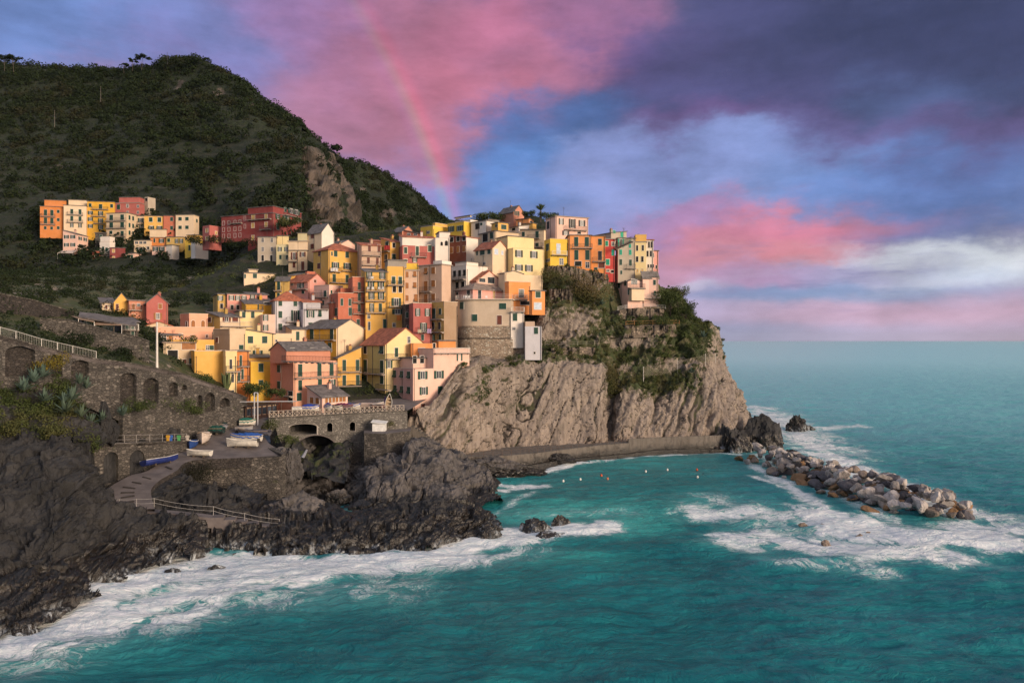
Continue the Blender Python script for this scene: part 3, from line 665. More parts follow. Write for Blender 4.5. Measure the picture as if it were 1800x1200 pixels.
def sea_patch(ys, xa, xb, nx):
    u = np.linspace(0, 1, nx); Yg = np.repeat(ys[:, None], nx, 1); Xg = (xa(ys)[:, None]*(1-u)+xb(ys)[:, None]*u)
    f, s = foam_fields(Xg, Yg); z = wave(Xg, Yg, f)
    return np.stack([Xg, Yg, z], -1), f, s
ys = np.concatenate([np.geomspace(38, 190, 620), np.geomspace(191, 2500, 240), np.geomspace(2600, 26000, 30)])
G, fo, sh = sea_patch(ys, lambda y: -.80*y-6, lambda y: .82*y+8, 760)
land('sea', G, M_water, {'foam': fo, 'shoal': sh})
# the rest of the sea, out of the frame to every side
mb = MB()
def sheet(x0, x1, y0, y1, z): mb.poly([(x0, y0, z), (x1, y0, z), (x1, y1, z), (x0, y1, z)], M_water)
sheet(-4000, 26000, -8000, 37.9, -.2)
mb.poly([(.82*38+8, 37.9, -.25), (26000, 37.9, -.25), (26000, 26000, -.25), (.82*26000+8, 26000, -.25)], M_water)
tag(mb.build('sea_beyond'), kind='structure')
# ------------------------------------------------------------------ houses
CROP = {'A': (40, 320, 4.2857), 'B': (400, 340, 5.7133), 'C': (660, 340, 5.7133), 'D': (920, 340, 5.7133), 'E': (260, 540, 5.7133), 'F': (460, 480, 5.7133), 'G': (660, 480, 5.7133), 'H': (440, 560, 4.2857), 'P': (0, 0, 1.)}
def nmat(key, fn):
    if key not in _mc: _mc[key] = fn()
    return _mc[key]
def f_slate(c):
    def f(t, b):
        p = gpos(t); v = t.n('ShaderNodeTexVoronoi', Vector=p, Scale=1.6); s = t.n('ShaderNodeSeparateXYZ', Vector=v.outputs['Color']).outputs[0]
        k = t.mix(s, [x*.7 for x in c], [x*1.35 for x in c]); k = t.mix(t.m('MULTIPLY', t.ramp(t.noise(p, .8, 6, .65), .5, .7), .5), k, [x*.5 for x in c])
        t.set(b.inputs['Base Color'], k); b.inputs['Roughness'].default_value = .8; bump(t, b, s, .6, .08)
    return f
M_slate = material('slate_roof', f_slate((.14, .125, .12))); M_tile = material('terracotta_roof', f_slate((.36, .115, .06)))
M_taup = material('stone_slab_roof', f_slate((.26, .20, .165))); M_terr = material('terrace_floor', f_slate((.30, .26, .235)))
RM = dict(s=M_slate, t=M_tile, u=M_taup, f=M_terr)
def f_glass(t, b):
    c = t.mix(t.ramp(t.noise(gpos(t), .6, 2), .4, .6), (.02, .025, .035), (.07, .08, .10)); t.set(b.inputs['Base Color'], c); b.inputs['Roughness'].default_value = .3; b.inputs['Specular IOR Level'].default_value = .3
M_glass = material('window_glass', f_glass); M_white = plain((.72, .68, .63), .6, name='white_paint'); M_iron = plain((.06, .055, .055), .6, .3, 'iron')
M_dark = M_dark; M_void = plain((.012, .011, .012), .9, name='dark_interior')
SHUT = dict(g=(.008, .055, .038), b=(.33, .13, .035), r=(.14, .035, .02), t=(.01, .33, .21), d=(.03, .03, .035), y=(.62, .40, .14), w=(.70, .66, .62), l=(.55, .62, .72), o=(.03, .045, .03))
def sh(c): return plain(SHUT[c], .65, name='shutter_paint')
COLS = dict(orange=(.62, .215, .055), orange2=(.78, .30, .09), peach=(.78, .40, .26), salmon=(.56, .235, .15), cream=(.74, .565, .38), beige=(.62, .47, .31), paleyel=(.80, .62, .31),
    yellow=(.73, .42, .10), deepyel=(.68, .36, .03), mustard=(.56, .36, .10), rose=(.42, .115, .095), pink=(.72, .33, .27), palepink=(.78, .50, .40), red=(.235, .038, .034), redor=(.50, .15, .085),
    tan=(.52, .38, .28), tanpink=(.58, .40, .29), grey=(.30, .26, .22), white=(.76, .68, .60), lilac=(.55, .53, .56), olive=(.52, .42, .155), brown=(.20, .055, .028), greyst=(.14, .125, .11),
    lemon=(.76, .50, .06), palegrn=(.60, .52, .30), crimson=(.56, .06, .05), greige=(.44, .37, .29), stone=(.2, .16, .13), mauve=(.50, .30, .26), umber=(.36, .24, .15), blue=(.35,.5,.65))
_wm = {}
def leaf_pair(kind, c, w, h, side):           # shutters mesh, local origin at the window centre on the wall, facing -y
    k = ('s', kind, c, round(w, 1), round(h, 1), side)
    if k in _wm: return _wm[k]
    mb = MB(); m = sh(c); w2, h2 = w/2, h/2
    if kind in 'ca':
        lo = -h2 if kind == 'c' else -h2+h*.48
        for s in (side,):
            x0, x1 = (-w2, -.012) if s < 0 else (.012, w2)
            mb.box(x0, x1, -.10, -.05, lo, h2, m)
            nl = max(2, int((h2-lo)/.32))
            for i in range(nl): zz = lo+(h2-lo)*(i+.5)/nl; mb.box(x0+.05, x1-.05, -.125, -.10, zz-.03, zz+.03, m)
            if kind == 'a':
                a = R(32); L = h*.46; z = lo
                mb.poly([(x0, -.06, z), (x1, -.06, z), (x1, -.06-L*math.sin(a), z-L*math.cos(a)), (x0, -.06-L*math.sin(a), z-L*math.cos(a))], m)
                mb.poly([(x0, -.09, z), (x0, -.09-L*math.sin(a), z-L*math.cos(a)), (x1, -.09-L*math.sin(a), z-L*math.cos(a)), (x1, -.09, z)], m)
    else:                                # open: leaves against the wall beside the opening
        ow = w*.5
        for s in (side,):
            x0, x1 = (-w2, -ow/2-.02) if s < 0 else (ow/2+.02, w2)
            mb.box(x0, x1, -.10, -.03, -h2, h2, m)
            nl = max(2, int(h/.32))
            for i in range(nl): zz = -h2+h*(i+.5)/nl; mb.box(x0+.04, x1-.04, -.12, -.10, zz-.03, zz+.03, m)
    _wm[k] = mb.mesh('shutter'); return _wm[k]
def win_mesh(kind, c, w, h, trim):
    k = ('w', kind, c, round(w, 1), round(h, 1), trim)
    if k in _wm: return _wm[k]
    mb = MB(); w2, h2 = w/2, h/2
    ow = w*.5 if kind == 'o' else w
    fm = stucco((.72, .62, .50)) if trim else M_white
    if kind in 'caop' or kind == 'v':
        g = .14 if trim else .05
        if kind == 'p' and not trim: g = .08
        a, b = ow/2, h2
        mb.box(-a-g, -a, -.06, .01, -b-g, b+g, fm); mb.box(a, a+g, -.06, .01, -b-g, b+g, fm)
        mb.box(-a, a, -.06, .01, b, b+g, fm); mb.box(-a-.02, a+.02, -.12, .01, -b-g, -b, fm)
    if kind == 'o':
        mb.box(-ow/2, ow/2, -.02, .01, -h2, h2, M_glass if h < 1.9 else M_void); 
        for x in (-ow/2+.04, 0, ow/2-.04): mb.box(x-.045, x+.045, -.05, -.02, -h2, h2, M_white)
        mb.box(-ow/2, ow/2, -.05, -.02, h2-.09, h2, M_white); mb.box(-ow/2, ow/2, -.05, -.02, -h2, -h2+.09, M_white)
    elif kind == 'p':
        pm = {'d': M_void, 'w': M_glass}.get(c) or (M_glass if c == 'g' else sh(c))
        mb.box(-ow/2, ow/2, -.02, .01, -h2, h2, pm)
        if c in 'wg' and w > .5:
            mb.box(-.03, .03, -.045, -.02, -h2, h2, M_white if c == 'w' else sh('g'))
            mb.box(-ow/2, ow/2, -.045, -.02, .15*h, .15*h+.05, M_white if c == 'w' else sh('g'))
    elif kind == 'v':                    # arched opening
        n = 10; pts = [(-w2, -h2), (w2, -h2)]+[(w2*math.cos(t_), h2-w2+w2*math.sin(t_)) for t_ in np.linspace(0, math.pi, n)]
        pm = M_void if c == 'd' else sh(c)
        mb = MB(); mb.poly([(x, -.07, z) for x, z in pts], pm)
        o2 = [(x*1.14, -.04, z+(.08 if z > 0 else -.04)) for x, z in pts]; mb.poly(o2, fm)
        mb.box(-w2*1.14, w2*1.14, -.035, .02, -h2-.04, 0, fm)
    elif kind in 'ca': mb.box(-w2, w2, -.045, .01, -h2, h2, M_void)
    _wm[k] = mb.mesh('window'); return _wm[k]
def railing_mesh(L, D, kind):
    k = ('r', round(L, 1), D, kind)
    if k in _wm: return _wm[k]
    mb = MB(); L = max(.6, round(L, 1)); m = M_iron if kind == 'i' else M_white
    if kind == 'g': mb.box(0, L, -D+.03, -D+.06, .1, .95, plain((.5, .5, .48), .3, name='parapet'))
    r = .022
    mb.bar((0, -D+.04, 1), (L, -D+.04, 1), r*1.3, m); mb.bar((0, -.02, 1), (0, -D+.04, 1), r*1.2, m); mb.bar((L, -.02, 1), (L, -D+.04, 1), r*1.2, m); mb.bar((0, -D+.04, .12), (L, -D+.04, .12), r, m)
    n = max(2, int(L/.16))
    for i in range(n+1): mb.bar((L*i/n, -D+.04, 0), (L*i/n, -D+.04, 1), .012 if i % 6 else .022, m, 3)
    for i in range(1, int(D/.16)+1):
        for x in (0, L): mb.bar((x, -D+.04+(D)*i*.16/D, 0), (x, -D+.04+(D)*i*.16/D, 1), .012, m, 3)
    _wm[k] = mb.mesh('railing'); return _wm[k]
def slab_mesh(L, D, c):
    k = ('b', round(L, 1), D, c)
    if k in _wm: return _wm[k]
    mb = MB(); L = max(.6, round(L, 1)); mb.box(-.08, L+.08, -D, .0, -.16, -.01, stucco(c))
    for i in range(max(2, int(L/1.6))+1): x = (L-.15)*i/max(2, int(L/1.6)); mb.box(x, x+.15, -D*.6, 0, -.34, -.162, stucco(c))
    _wm[k] = mb.mesh('balcony'); return _wm[k]
HOUSES = []
class House:
    """x0,xc,x1: photo columns of the left edge, the near corner and the right edge; a: degrees the right face turns from facing the eye"""
    def __init__(s, K, label, colr, x0, xc, x1, yt, yb, Y=None, a=30, roof='f', wins='', col2=None, down=5., cat='house', group=None, rise=1.6, tiers=(), trim=0, name=None, dx=0, stone=0, dl=7.5, up=0):
        s.K = K; ox, oy, sc_ = CROP[K]; s.sc = sc_
        X = lambda v: ox+v/sc_; Yp = lambda v: oy+v/sc_
        s.X, s.Yp = X, Yp
        if Y is None: Y = Yv(Yp(yb))
        s.Y = Y; s.zt = CAMZ-(Yp(yt)-HY)/F*Y; s.zb = CAMZ-(Yp(yb)-HY)/F*Y
        tc = (X(xc)-900)/F; s.th = th = math.atan(-tc)+R(a); s.c = (tc*Y, Y)
        s.w = s.solveR(X(x1)) if x1-xc > 2 else 5.; s.d = s.solveL(X(x0)) if xc-x0 > 2 else dl
        s.w = min(max(s.w, .6), 30); s.d = min(max(s.d, .6), 26)
        s.trim = trim; s.far = Y > 215
        base = s.zb-down; s.z0 = base
        nm = name or {'house': 'village_house', 'tower': 'village_tower'}.get(cat, cat.replace(' ', '_'))
        s.root = empty(nm, (s.c[0], s.c[1], base), th); tag(s.root, label, cat, group or 'houses of the village')
        s.col = COLS[colr]; s.col2 = COLS[col2] if col2 else s.col
        s.body(s.w, s.d, 0, s.zt-base, 0, 0, roof, rise, s.col, s.col2, stone)
        for q in tiers:                 # (x0,xc,x1,yt,yb, depth behind, roof, colour, rise)
            q = list(q)+['f', None, 1.2][len(q)-6:]
            tx0, txc, tx1, tyt, tyb, dy, rf, tcl, tr = q
            sub = House.__new__(House); sub.__dict__.update(s.__dict__)
            # tier corner: on the ray of txc, dy metres further than the main corner
            t2 = (X(txc)-900)/F
            if dy is None: dy = s.solveL(X(txc))*math.cos(th)-.04 if txc < xc else s.solveR(X(txc))*math.sin(th)-.04
            Y2 = s.Y+dy; cx, cy = t2*Y2, Y2
            lx = (cx-s.c[0])*math.cos(th)+(cy-s.c[1])*math.sin(th); ly = -(cx-s.c[0])*math.sin(th)+(cy-s.c[1])*math.cos(th)
            sub.c = (cx, cy); w_ = sub.solveR(X(tx1)) if tx1-txc > 2 else 4.; d_ = sub.solveL(X(tx0)) if txc-tx0 > 2 else 5.
            w_ = min(max(w_, .5), 30); d_ = min(max(d_, .5), 25)
            z1 = CAMZ-(Yp(tyt)-HY)/F*Y2; z0 = CAMZ-(Yp(tyb)-HY)/F*Y2-.3
            c2 = COLS[tcl] if tcl else s.col
            s.body(w_, d_, z0-base, z1-base, lx, ly, rf, tr, c2, c2 if tcl else s.col2, 0)
        s.windows(wins); HOUSES.append(s)
    def solveR(s, px): t_ = (px-900)/F; return (t_*s.c[1]-s.c[0])/(math.cos(s.th)-t_*math.sin(s.th))
    def solveL(s, px): t_ = (px-900)/F; return (t_*s.c[1]-s.c[0])/(-math.sin(s.th)-t_*math.cos(s.th))
    def body(s, w, d, z0, z1, lx, ly, roof, rise, c, c2, stone):
        mb = MB(); m1 = stucco(c) if not stone else M_mason; m2 = stucco(c2) if not stone else M_mason
        if c == COLS['stone']: m1 = m2 = M_mason
        k, rk = (roof[0], RM.get(roof[-1], M_slate)) if len(roof) > 1 else (roof, M_terr)
        V = lambda x, y, z: (lx+x, ly+y, z)
        rise_ = rise
        tR = tL = None
        mb.poly([V(0, d, z0), V(0, 0, z0), V(0, 0, z1), V(0, d, z1)], m1)
        mb.poly([V(0, 0, z0), V(w, 0, z0), V(w, 0, z1), V(0, 0, z1)], m2)
        mb.poly([V(w, 0, z0), V(w, d, z0), V(w, d, z1), V(w, 0, z1)], m2)
        mb.poly([V(w, d, z0), V(0, d, z0), V(0, d, z1), V(w, d, z1)], m1)
        rf = MB(); o = .35; th_ = .16
        def slope(a, b, c_, e, m):      # thick roof panel from four corners
            dn = lambda p: (p[0], p[1], p[2]-th_)
            rf.poly([a, b, c_, e], m); rf.poly([dn(e), dn(c_), dn(b), dn(a)], m)
            for p, q in ((a, b), (b, c_), (c_, e), (e, a)): rf.poly([p, dn(p), dn(q), q], m)
        if k == 'G':                    # gable shows on the right face (ridge runs along the left face's direction)
            mb.poly([V(0, 0, z1), V(w, 0, z1), V(w/2, 0, z1+rise_)], m2); mb.poly([V(w, d, z1), V(0, d, z1), V(w/2, d, z1+rise_)], m1)
            q = o*rise_/(w/2); zt = z1+.05
            slope(V(-o, -.18, zt-q), V(w/2, -.18, zt+rise_), V(w/2, d+.3, zt+rise_), V(-o, d+.3, zt-q), rk)
            slope(V(w/2, -.18, zt+rise_+.003), V(w+o, -.18, zt-q), V(w+o, d+.3, zt-q), V(w/2, d+.3, zt+rise_+.003), rk)
        elif k == 'L':                  # gable on the left face
            mb.poly([V(0, d, z1), V(0, 0, z1), V(0, d/2, z1+rise_)], m1); mb.poly([V(w, 0, z1), V(w, d, z1), V(w, d/2, z1+rise_)], m2)
            q = o*rise_/(d/2); zt = z1+.05
            slope(V(-.18, d/2, zt+rise_), V(-.18, -o, zt-q), V(w+.3, -o, zt-q), V(w+.3, d/2, zt+rise_), rk)
            slope(V(-.18, d+o, zt-q), V(-.18, d/2, zt+rise_+.003), V(w+.3, d/2, zt+rise_+.003), V(w+.3, d+o, zt-q), rk)
        elif k == 'H':
            zt = z1+.05; e = min(w, d)/2*.98
            if w >= d: A, B = V(e, d/2, zt+rise_), V(w-e, d/2, zt+rise_)
            else: A, B = V(w/2, e, zt+rise_), V(w/2, d-e, zt+rise_)
            c4 = [V(-o, -o, zt), V(w+o, -o, zt), V(w+o, d+o, zt), V(-o, d+o, zt)]
            fs = [(c4[0], c4[1], B, A), (c4[2], c4[3], A, B)] if w >= d else [(c4[1], c4[2], B, A), (c4[3], c4[0], A, B)]
            for f_ in fs: rf.poly(f_, rk)
            if w >= d: rf.poly([c4[1], c4[2], B], rk); rf.poly([c4[3], c4[0], A], rk)
            else: rf.poly([c4[0], c4[1], A], rk); rf.poly([c4[2], c4[3], B], rk)
            rf.poly([(p[0], p[1], p[2]-.16) for p in c4[::-1]], rk)
            for i in range(4): p, q = c4[i], c4[(i+1) % 4]; rf.poly([p, (p[0], p[1], p[2]-.16), (q[0], q[1], q[2]-.16), q], rk)
        elif k == 'B':                  # pitched up towards the back
            mb.poly([V(0, d, z1), V(0, 0, z1), V(0, d, z1+rise_)], m1); mb.poly([V(w, 0, z1), V(w, d, z1), V(w, d, z1+rise_)], m2)
            mb.poly([V(w, d, z1), V(0, d, z1), V(0, d, z1+rise_), V(w, d, z1+rise_)], m1)
            q = o*rise_/d; zt = z1+.05
            slope(V(-o, -o, zt-q), V(w+o, -o, zt-q), V(w+o, d+.2, zt+rise_+q), V(-o, d+.2, zt+rise_+q), rk)
        elif k == 'W':                  # pitched up towards the right
            mb.poly([V(0, 0, z1), V(w, 0, z1), V(w, 0, z1+rise_)], m2); mb.poly([V(w, d, z1), V(0, d, z1), V(w, d, z1+rise_)], m1)
            mb.poly([V(w, 0, z1), V(w, d, z1), V(w, d, z1+rise_), V(w, 0, z1+rise_)], m2)
            q = o*rise_/w; zt = z1+.05
            slope(V(-o, -o, zt-q), V(w+.2, -o, zt+rise_+q*.5), V(w+.2, d+.2, zt+rise_+q*.5), V(-o, d+.2, zt-q), rk)
        elif k == 'E':                  # pitched up towards the left
            mb.poly([V(0, 0, z1), V(w, 0, z1), V(0, 0, z1+rise_)], m2); mb.poly([V(0, d, z1), V(0, 0, z1), V(0, 0, z1+rise_), V(0, d, z1+rise_)], m1)
            mb.poly([V(w, d, z1), V(0, d, z1), V(0, d, z1+rise_)], m1)
            q = o*rise_/w; zt = z1+.05
            slope(V(-.2, -o, zt+rise_), V(w+o, -o, zt-q), V(w+o, d+.2, zt-q), V(-.2, d+.2, zt+rise_), rk)
        elif k == 'T':                  # terrace with a parapet
            h = .95; g = .2; pm = m2
            rf.box(lx+g, lx+w-g, ly+g, ly+d-g, z1-.1, z1+.06, M_terr)
            rf.box(lx-.04, lx+w+.04, ly-.04, ly+g, z1-.05, z1+h, pm); rf.box(lx-.04, lx+w+.04, ly+d-g, ly+d+.04, z1-.05, z1+h, pm)
            rf.box(lx-.04, lx+g, ly+g, ly+d-g, z1-.05, z1+h, m1); rf.box(lx+w-g, lx+w+.04, ly+g, ly+d-g, z1-.05, z1+h, pm)
            cp = stucco((.66, .55, .43))
            rf.box(lx-.12, lx+w+.12, ly-.12, ly+g+.03, z1+h, z1+h+.1, cp); rf.box(lx-.12, lx+g+.03, ly+g+.03, ly+d-g, z1+h, z1+h+.1, cp)
            rf.box(lx+w-g-.03, lx+w+.12, ly+g+.03, ly+d-g, z1+h, z1+h+.1, cp)
        elif k == 'O': rf.box(lx, lx+w, ly, ly+d, z1, z1+.03, M_terr)
        else:
            e = .28; rf.box(lx-e, lx+w+e, ly-e, ly+d+e, z1, z1+.17, rk if len(roof) > 1 else stucco((.34, .28, .24)))
            rf.box(lx+.02, lx+w-.02, ly+.02, ly+d-.02, z1+.17, z1+.24, rk)
        mb.build('wall', s.root); rf.build('roof', s.root)
        if lx == 0 and ly == 0 and z1-z0 > 6 and not stone and s.Y < 240:
            rr_ = random.Random(int(w*977+d*331)); pp = MB(); pm = plain(rr_.choice([(.10, .08, .07), (.22, .17, .13), (.05, .05, .05)]), .5, name='pipe_paint')
            for q in ([.25, w-.25] if w > 5 else [w-.2]):
                if rr_.random() < .75: pp.bar((q, -.09, z0), (q, -.09, z1-.1), .06, pm, 5); pp.bar((q, -.09, z1-.12), (q, -.3, z1+.0), .06, pm, 5)
            if d > 4 and rr_.random() < .6: pp.bar((-.09, d*.5, z0), (-.09, d*.5, z1-.1), .055, pm, 5)
            if pp.v: pp.build('downpipe', s.root)
            if rr_.random() < .45:
                ab = MB(); qx, qy, h_ = w*.4, d*.5, 2.2+rr_.random(); zb_ = z1+(rise_*.6 if k in 'GLHBWE' else .1)
                ab.bar((qx, qy, zb_-.3), (qx, qy, zb_+h_), .035, M_iron, 4)
                for j_ in range(5): ab.bar((qx-.5+j_*.05, qy-.3+j_*.05, zb_+h_-.12*j_), (qx+.5-j_*.05, qy+.3-j_*.05, zb_+h_-.12*j_), .018, M_iron, 3)
                ab.build('antenna', s.root)
        if d > 3 and w > 3 and k in 'GLHBWE' and rise_ > .3:
            cm = MB(); cx, cy = lx+w*.62, ly+d*.6; zz = z1+rise_*.55
            cm.box(cx, cx+.6, cy, cy+.6, zz-1, zz+1.2, stucco([x*.8 for x in c])); cm.box(cx-.08, cx+.68, cy-.08, cy+.68, zz+1.2, zz+1.32, M_taup); cm.box(cx+.1, cx+.5, cy+.1, cy+.5, zz+1.323, zz+1.55, M_tile)
            cm.build('chimney', s.root)
    def place(s, px, py, face=None):
        X, Yy = s.X(px), s.Yp(py); t_ = (X-900)/F
        f = face or ('L' if X < 900+F*s.c[0]/s.c[1] else 'R')
        if f == 'R': u = s.solveR(X); Yat = s.c[1]+u*math.sin(s.th); fs = math.cos(s.th)-t_*math.sin(s.th)
        else: u = s.solveL(X); Yat = s.c[1]+u*math.cos(s.th); fs = math.sin(s.th)+t_*math.cos(s.th)
        z = CAMZ-(Yy-HY)/F*Yat-s.z0
        return f, u, z, Yat, max(fs, .25)
    def windows(s, txt):
        for it in txt.replace('\n', ';').split(';'):
            q = it.split()
            if not q: continue
            if q[0][0] in 'BJQ':          # balcony: B/J/Q x0-x1 y,y
                x0, x1 = [float(v) for v in q[1].split('-')]
                for y in q[2].split(','):
                    f, u0, z, Y0, fs = s.place(x0, float(y)); _, u1, _, _, _ = s.place(x1, float(y), f)
                    a, b = sorted((u0, u1)); L = b-a; D = .95
                    if f == 'R': loc, rz = (a, 0, z), 0
                    else: loc, rz = (0, b, z), R(-90)
                    if L < .5 or L > 26: continue
                    bo = link('balcony', slab_mesh(L, D, (.34, .28, .24)), s.root, loc, rz)
                    link('railing', railing_mesh(L, D, {'B': 'i', 'J': 'w', 'Q': 'g'}[q[0][0]]), bo, (0, 0, 0))
                continue
            kind, c = q[0][0], q[0][1]; xs = [float(v) for v in q[1].split(',')]; ysl = [float(v) for v in q[2].split(',')]
            wpx, hpx = [float(v) for v in q[3].split('x')]
            for x in xs:
                for y in ysl:
                    # rows are level: take the height where the first column of this face stands
                    f, u, z, Yat, fs = s.place(x, y)
                    f0 = [v for v in xs if (s.place(v, y)[0] == f)][0]
                    _, _, z, Y0, _ = s.place(f0, y, f)
                    k = 1/s.sc/F*Yat; wm = min(max(round(wpx*k/fs, 1), .4), 6); hm = max(round(hpx*k, 1), .4)
                    if f == 'R':
                        if u < -.3 or u > s.w*3+3: continue
                        loc, rz = (u, 0, z), 0
                    else: loc, rz = (0, u, z), R(-90)
                    nm = 'window' if hm < 1.95 or kind == 'p' else 'balcony_door'
                    wo = link(nm, win_mesh(kind, c, wm, hm, s.trim), s.root, loc, rz)
                    if kind in 'cao':
                        [link('shutter', leaf_pair(kind, c, wm, hm, q_), wo, (0, 0, 0)) for q_ in (-1, 1)]
H = House
G1 = 'houses of the upper hamlet'
# upper hamlet on the terraces
H('A','orange four storey house at the outer end of the upper hamlet, iron balconies','orange',130,303,309,190,378,290,75,'fs','cg 172,220 230,290 24x45;cg 268 222,284,345 20x24;cg 170,218 345 20x24;B 140-245 258,318',group=G1,tiers=[(163,326,334,142,192,3,'fs')],down=2.5)
H('A','cream four storey house with two rows of iron balconies, beside the orange one','cream',308,478,487,182,372,290,75,'fs','cg 370,432 222,275 22x36;og 370,432 326 26x30;B 338-455 245,302',group=G1,tiers=[(345,484,490,140,184,4,'fs')],trim=1,down=2.5)
H('A','deep yellow five storey house with open green shutters in the upper hamlet','deepyel',486,690,697,152,420,293,72,'fs','cg 508,670 175 20x26;cg 587 185 24x34;og 510 232,280,332 40x26;og 587 237,290,340 40x32;B 525-645 205;B 525-625 258;B 540-622 312',group=G1,down=2.5)
H('A','rose red house with a dark roofed top floor in the upper hamlet','rose',697,880,918,158,265,298,60,'f','cg 722 188 24x38;pw 790 178 18x24;pw 868,790 182,228 14x20',group=G1,tiers=[(726,880,916,115,160,2,'fs')],down=2.5)
H('A','roofless grey concrete block behind the rose red house','greige',918,942,1000,112,205,303,40,'O','pd 932 132 20x26',group=G1,down=2.5)
H('A','tall beige five storey house with shaded balconies in the middle of the upper hamlet','beige',630,782,862,232,490,283,52,'fs','cg 668,750 268,325 26x42;cg 665 380,432 22x26;cg 750 390,440 22x44;cg 803,830 268,325,382 14x34;cg 832 440 12x28;B 632-778 295,350;B 708-778 412;B 700-778 465',group=G1,trim=1,down=2.5)
H('A','low yellow house with wide open green shutters in the upper hamlet','yellow',915,1055,1061,258,360,287,72,'fs','cg 965,1030 283 26x34;og 968,1030 343 44x26',group=G1,trim=1,down=2.5)
H('A','narrow salmon house between the yellow and the cream one, upper hamlet','redor',1060,1148,1153,256,366,287,72,'fs','cg 1122 280,346 20x30',group=G1,down=2.5)
H('A','cream two storey house with four dark windows closing the upper hamlet row','cream',1152,1288,1328,247,365,285,62,'fs','cg 1186,1238 278,342 24x26;cg 1310 292 12x26',group=G1,trim=1,down=2.5)
H('A','beige infill house with a covered balcony behind the low terraces','beige',862,915,921,258,375,289,72,'fs','og 888 288 40x30;og 888,905 345 20x40;B 865-915 318',group=G1,down=2.5)
H('A','pink two storey house above the white awning, upper hamlet','palepink',303,413,492,392,515,277,55,'Bs','og 330,378 413,473 36x26;og 432,470 425 26x26;pd 440 485 40x30',group=G1,trim=1,down=2.5)
H('A','small grey stone cottage below the yellow house, upper hamlet','stone',545,625,632,385,475,281,70,'fs','cg 590 410 24x26',group=G1,down=2.5)
H('A','white house with a balustraded roof terrace low in the upper hamlet','white',580,655,695,470,560,272,50,'T','cg 607 503 16x32;cg 633 517 18x48;J 582-652 545',group=G1,tiers=[(585,655,692,430,472,3,'T')],down=2.5)
H('A','small orange lean-to house at the foot of the upper hamlet','redor',523,578,584,520,590,271,70,'fs','pw 550 556 16x20',group=G1,down=2.5)
H('A','dark red cube house at the foot of the upper hamlet','red',656,768,774,497,586,270,68,'fs','py 684 518,572 20x24',group=G1,down=2.5)
H('A','little pale pink house with a white roof rim below the upper hamlet','palepink',772,842,910,537,596,268,52,'fw','cg 798 562 24x24;cg 824 570 14x44;pg 876 568 14x12',group=G1,trim=1,down=2.5)
H('A','pinkish beige house with a glazed gallery, upper hamlet','cream',838,958,976,440,540,275,62,'fs','og 880,905 513 36x40;pd 942 497 16x22;pw 858,890,920 456 22x18',group=G1,down=2.5)
H('A','burnt orange house in the low row of the upper hamlet','orange',962,1080,1086,420,480,277,72,'fs','og 1045 442 40x30;cg 992 440 12x30',group=G1,down=2.5)
H('A','ochre house with tall dark shutters at the end of the low row, upper hamlet','mustard',1082,1210,1226,416,478,276,68,'fs','cg 1100 438 20x26;og 1160,1195 444 28x32',group=G1,tiers=[(956,1080,1085,358,418,8,'fs','cream')],down=2.5)
H('A','low pale pink house with three open windows, upper hamlet','palepink',974,1080,1108,485,535,271,65,'fs','og 1000,1048 505 44x30;pd 945 497 16x20',group=G1,down=2.5)
H('A','whitewashed shed with a curved rim, upper hamlet','white',1074,1125,1178,475,530,270,45,'fw','',group=G1,down=2.5)
H('A','bright yellow stepped house beside the dark red hotel','lemon',1222,1322,1356,455,520,262,60,'T','cg 1256 495 14x40',group=G1,tiers=[(1238,1326,1357,400,470,3,'fs','yellow')],down=2.5)
H('A','white sloping stair wall beside the bright yellow house','white',1268,1300,1398,478,520,258,30,'E','',group=G1,rise=1.6,cat='stair house',name='stair_house',down=2.5)
# the red hotel
H('B','dark red apartment block with yellow window frames above the village','red',205,455,742,198,470,236,50,'fs','py 255,388 322 30x50;py 388 235 28x56;py 258 245 34x60;py 255 445 26x50;og 503,575 232 46x50;cg 505 330 28x70;cg 580 165 22x46;og 640,690 178 66x50;og 600,705 245 40x40;B 212-440 270;py -40,15,75,125 300,365,430 22x40;py 175 250,330 18x40;B 30-150 305;B 338-440 365;B 560-720 210',group='houses above the village',trim=0,tiers=[(205,455,742,128,200,0.05,'fs','red'),(-62,207,210,215,470,None,'fs','red')],down=3)
H('A','rose red annex with cream window frames beside the dark red block','rose',1355,1406,1497,325,462,243,32,'O','py 1387,1386 365,425 18x30;py 1457 383 16x26;py 1463 440 16x26',group='houses above the village',down=2)
# upper-left part of the village
H('B','unplastered grey brown tenement with blind windows at the village edge','greige',303,485,492,440,805,208,74,'fs','pw 353,445 468,560 22x42;pd 353,440 650 24x60;cg 353,445 745 22x38',down=6)
H('B','pale green narrow tenement beside the unplastered one','palegrn',490,608,613,515,845,206,74,'O','og 525,592 560 40x44;cg 532,597 640 22x42;cg 520,605 740 24x50',tiers=[(494,610,615,428,515,3,'fs','paleyel')],down=6)
H('B','beige house with dark red shutters and one balcony, left of the white gable','beige',612,798,803,575,825,203,74,'fs','or 668 628 60x74;or 755 612 60x46;cr 668 718 26x54;cr 756 728 28x88;B 606-706 682',tiers=[(612,800,804,482,576,2,'f','cream'),(705,798,803,400,482,5,'fs','palegrn')],down=6)
H('B','tall cream house with a bare white gable and slate roof','cream',800,945,1072,382,800,205,40,'Gs','cr 853 428,532 30x50;cr 853 720 22x50',col2='white',rise=2.6,down=6)
H('B','small pink house tucked behind the yellow hip roofed one','palepink',940,1142,1280,498,600,207,38,'Gs','pd 985 520 24x44;cg 1130 500 18x30;J 870-1000 552',col2='palepink',rise=1.2)
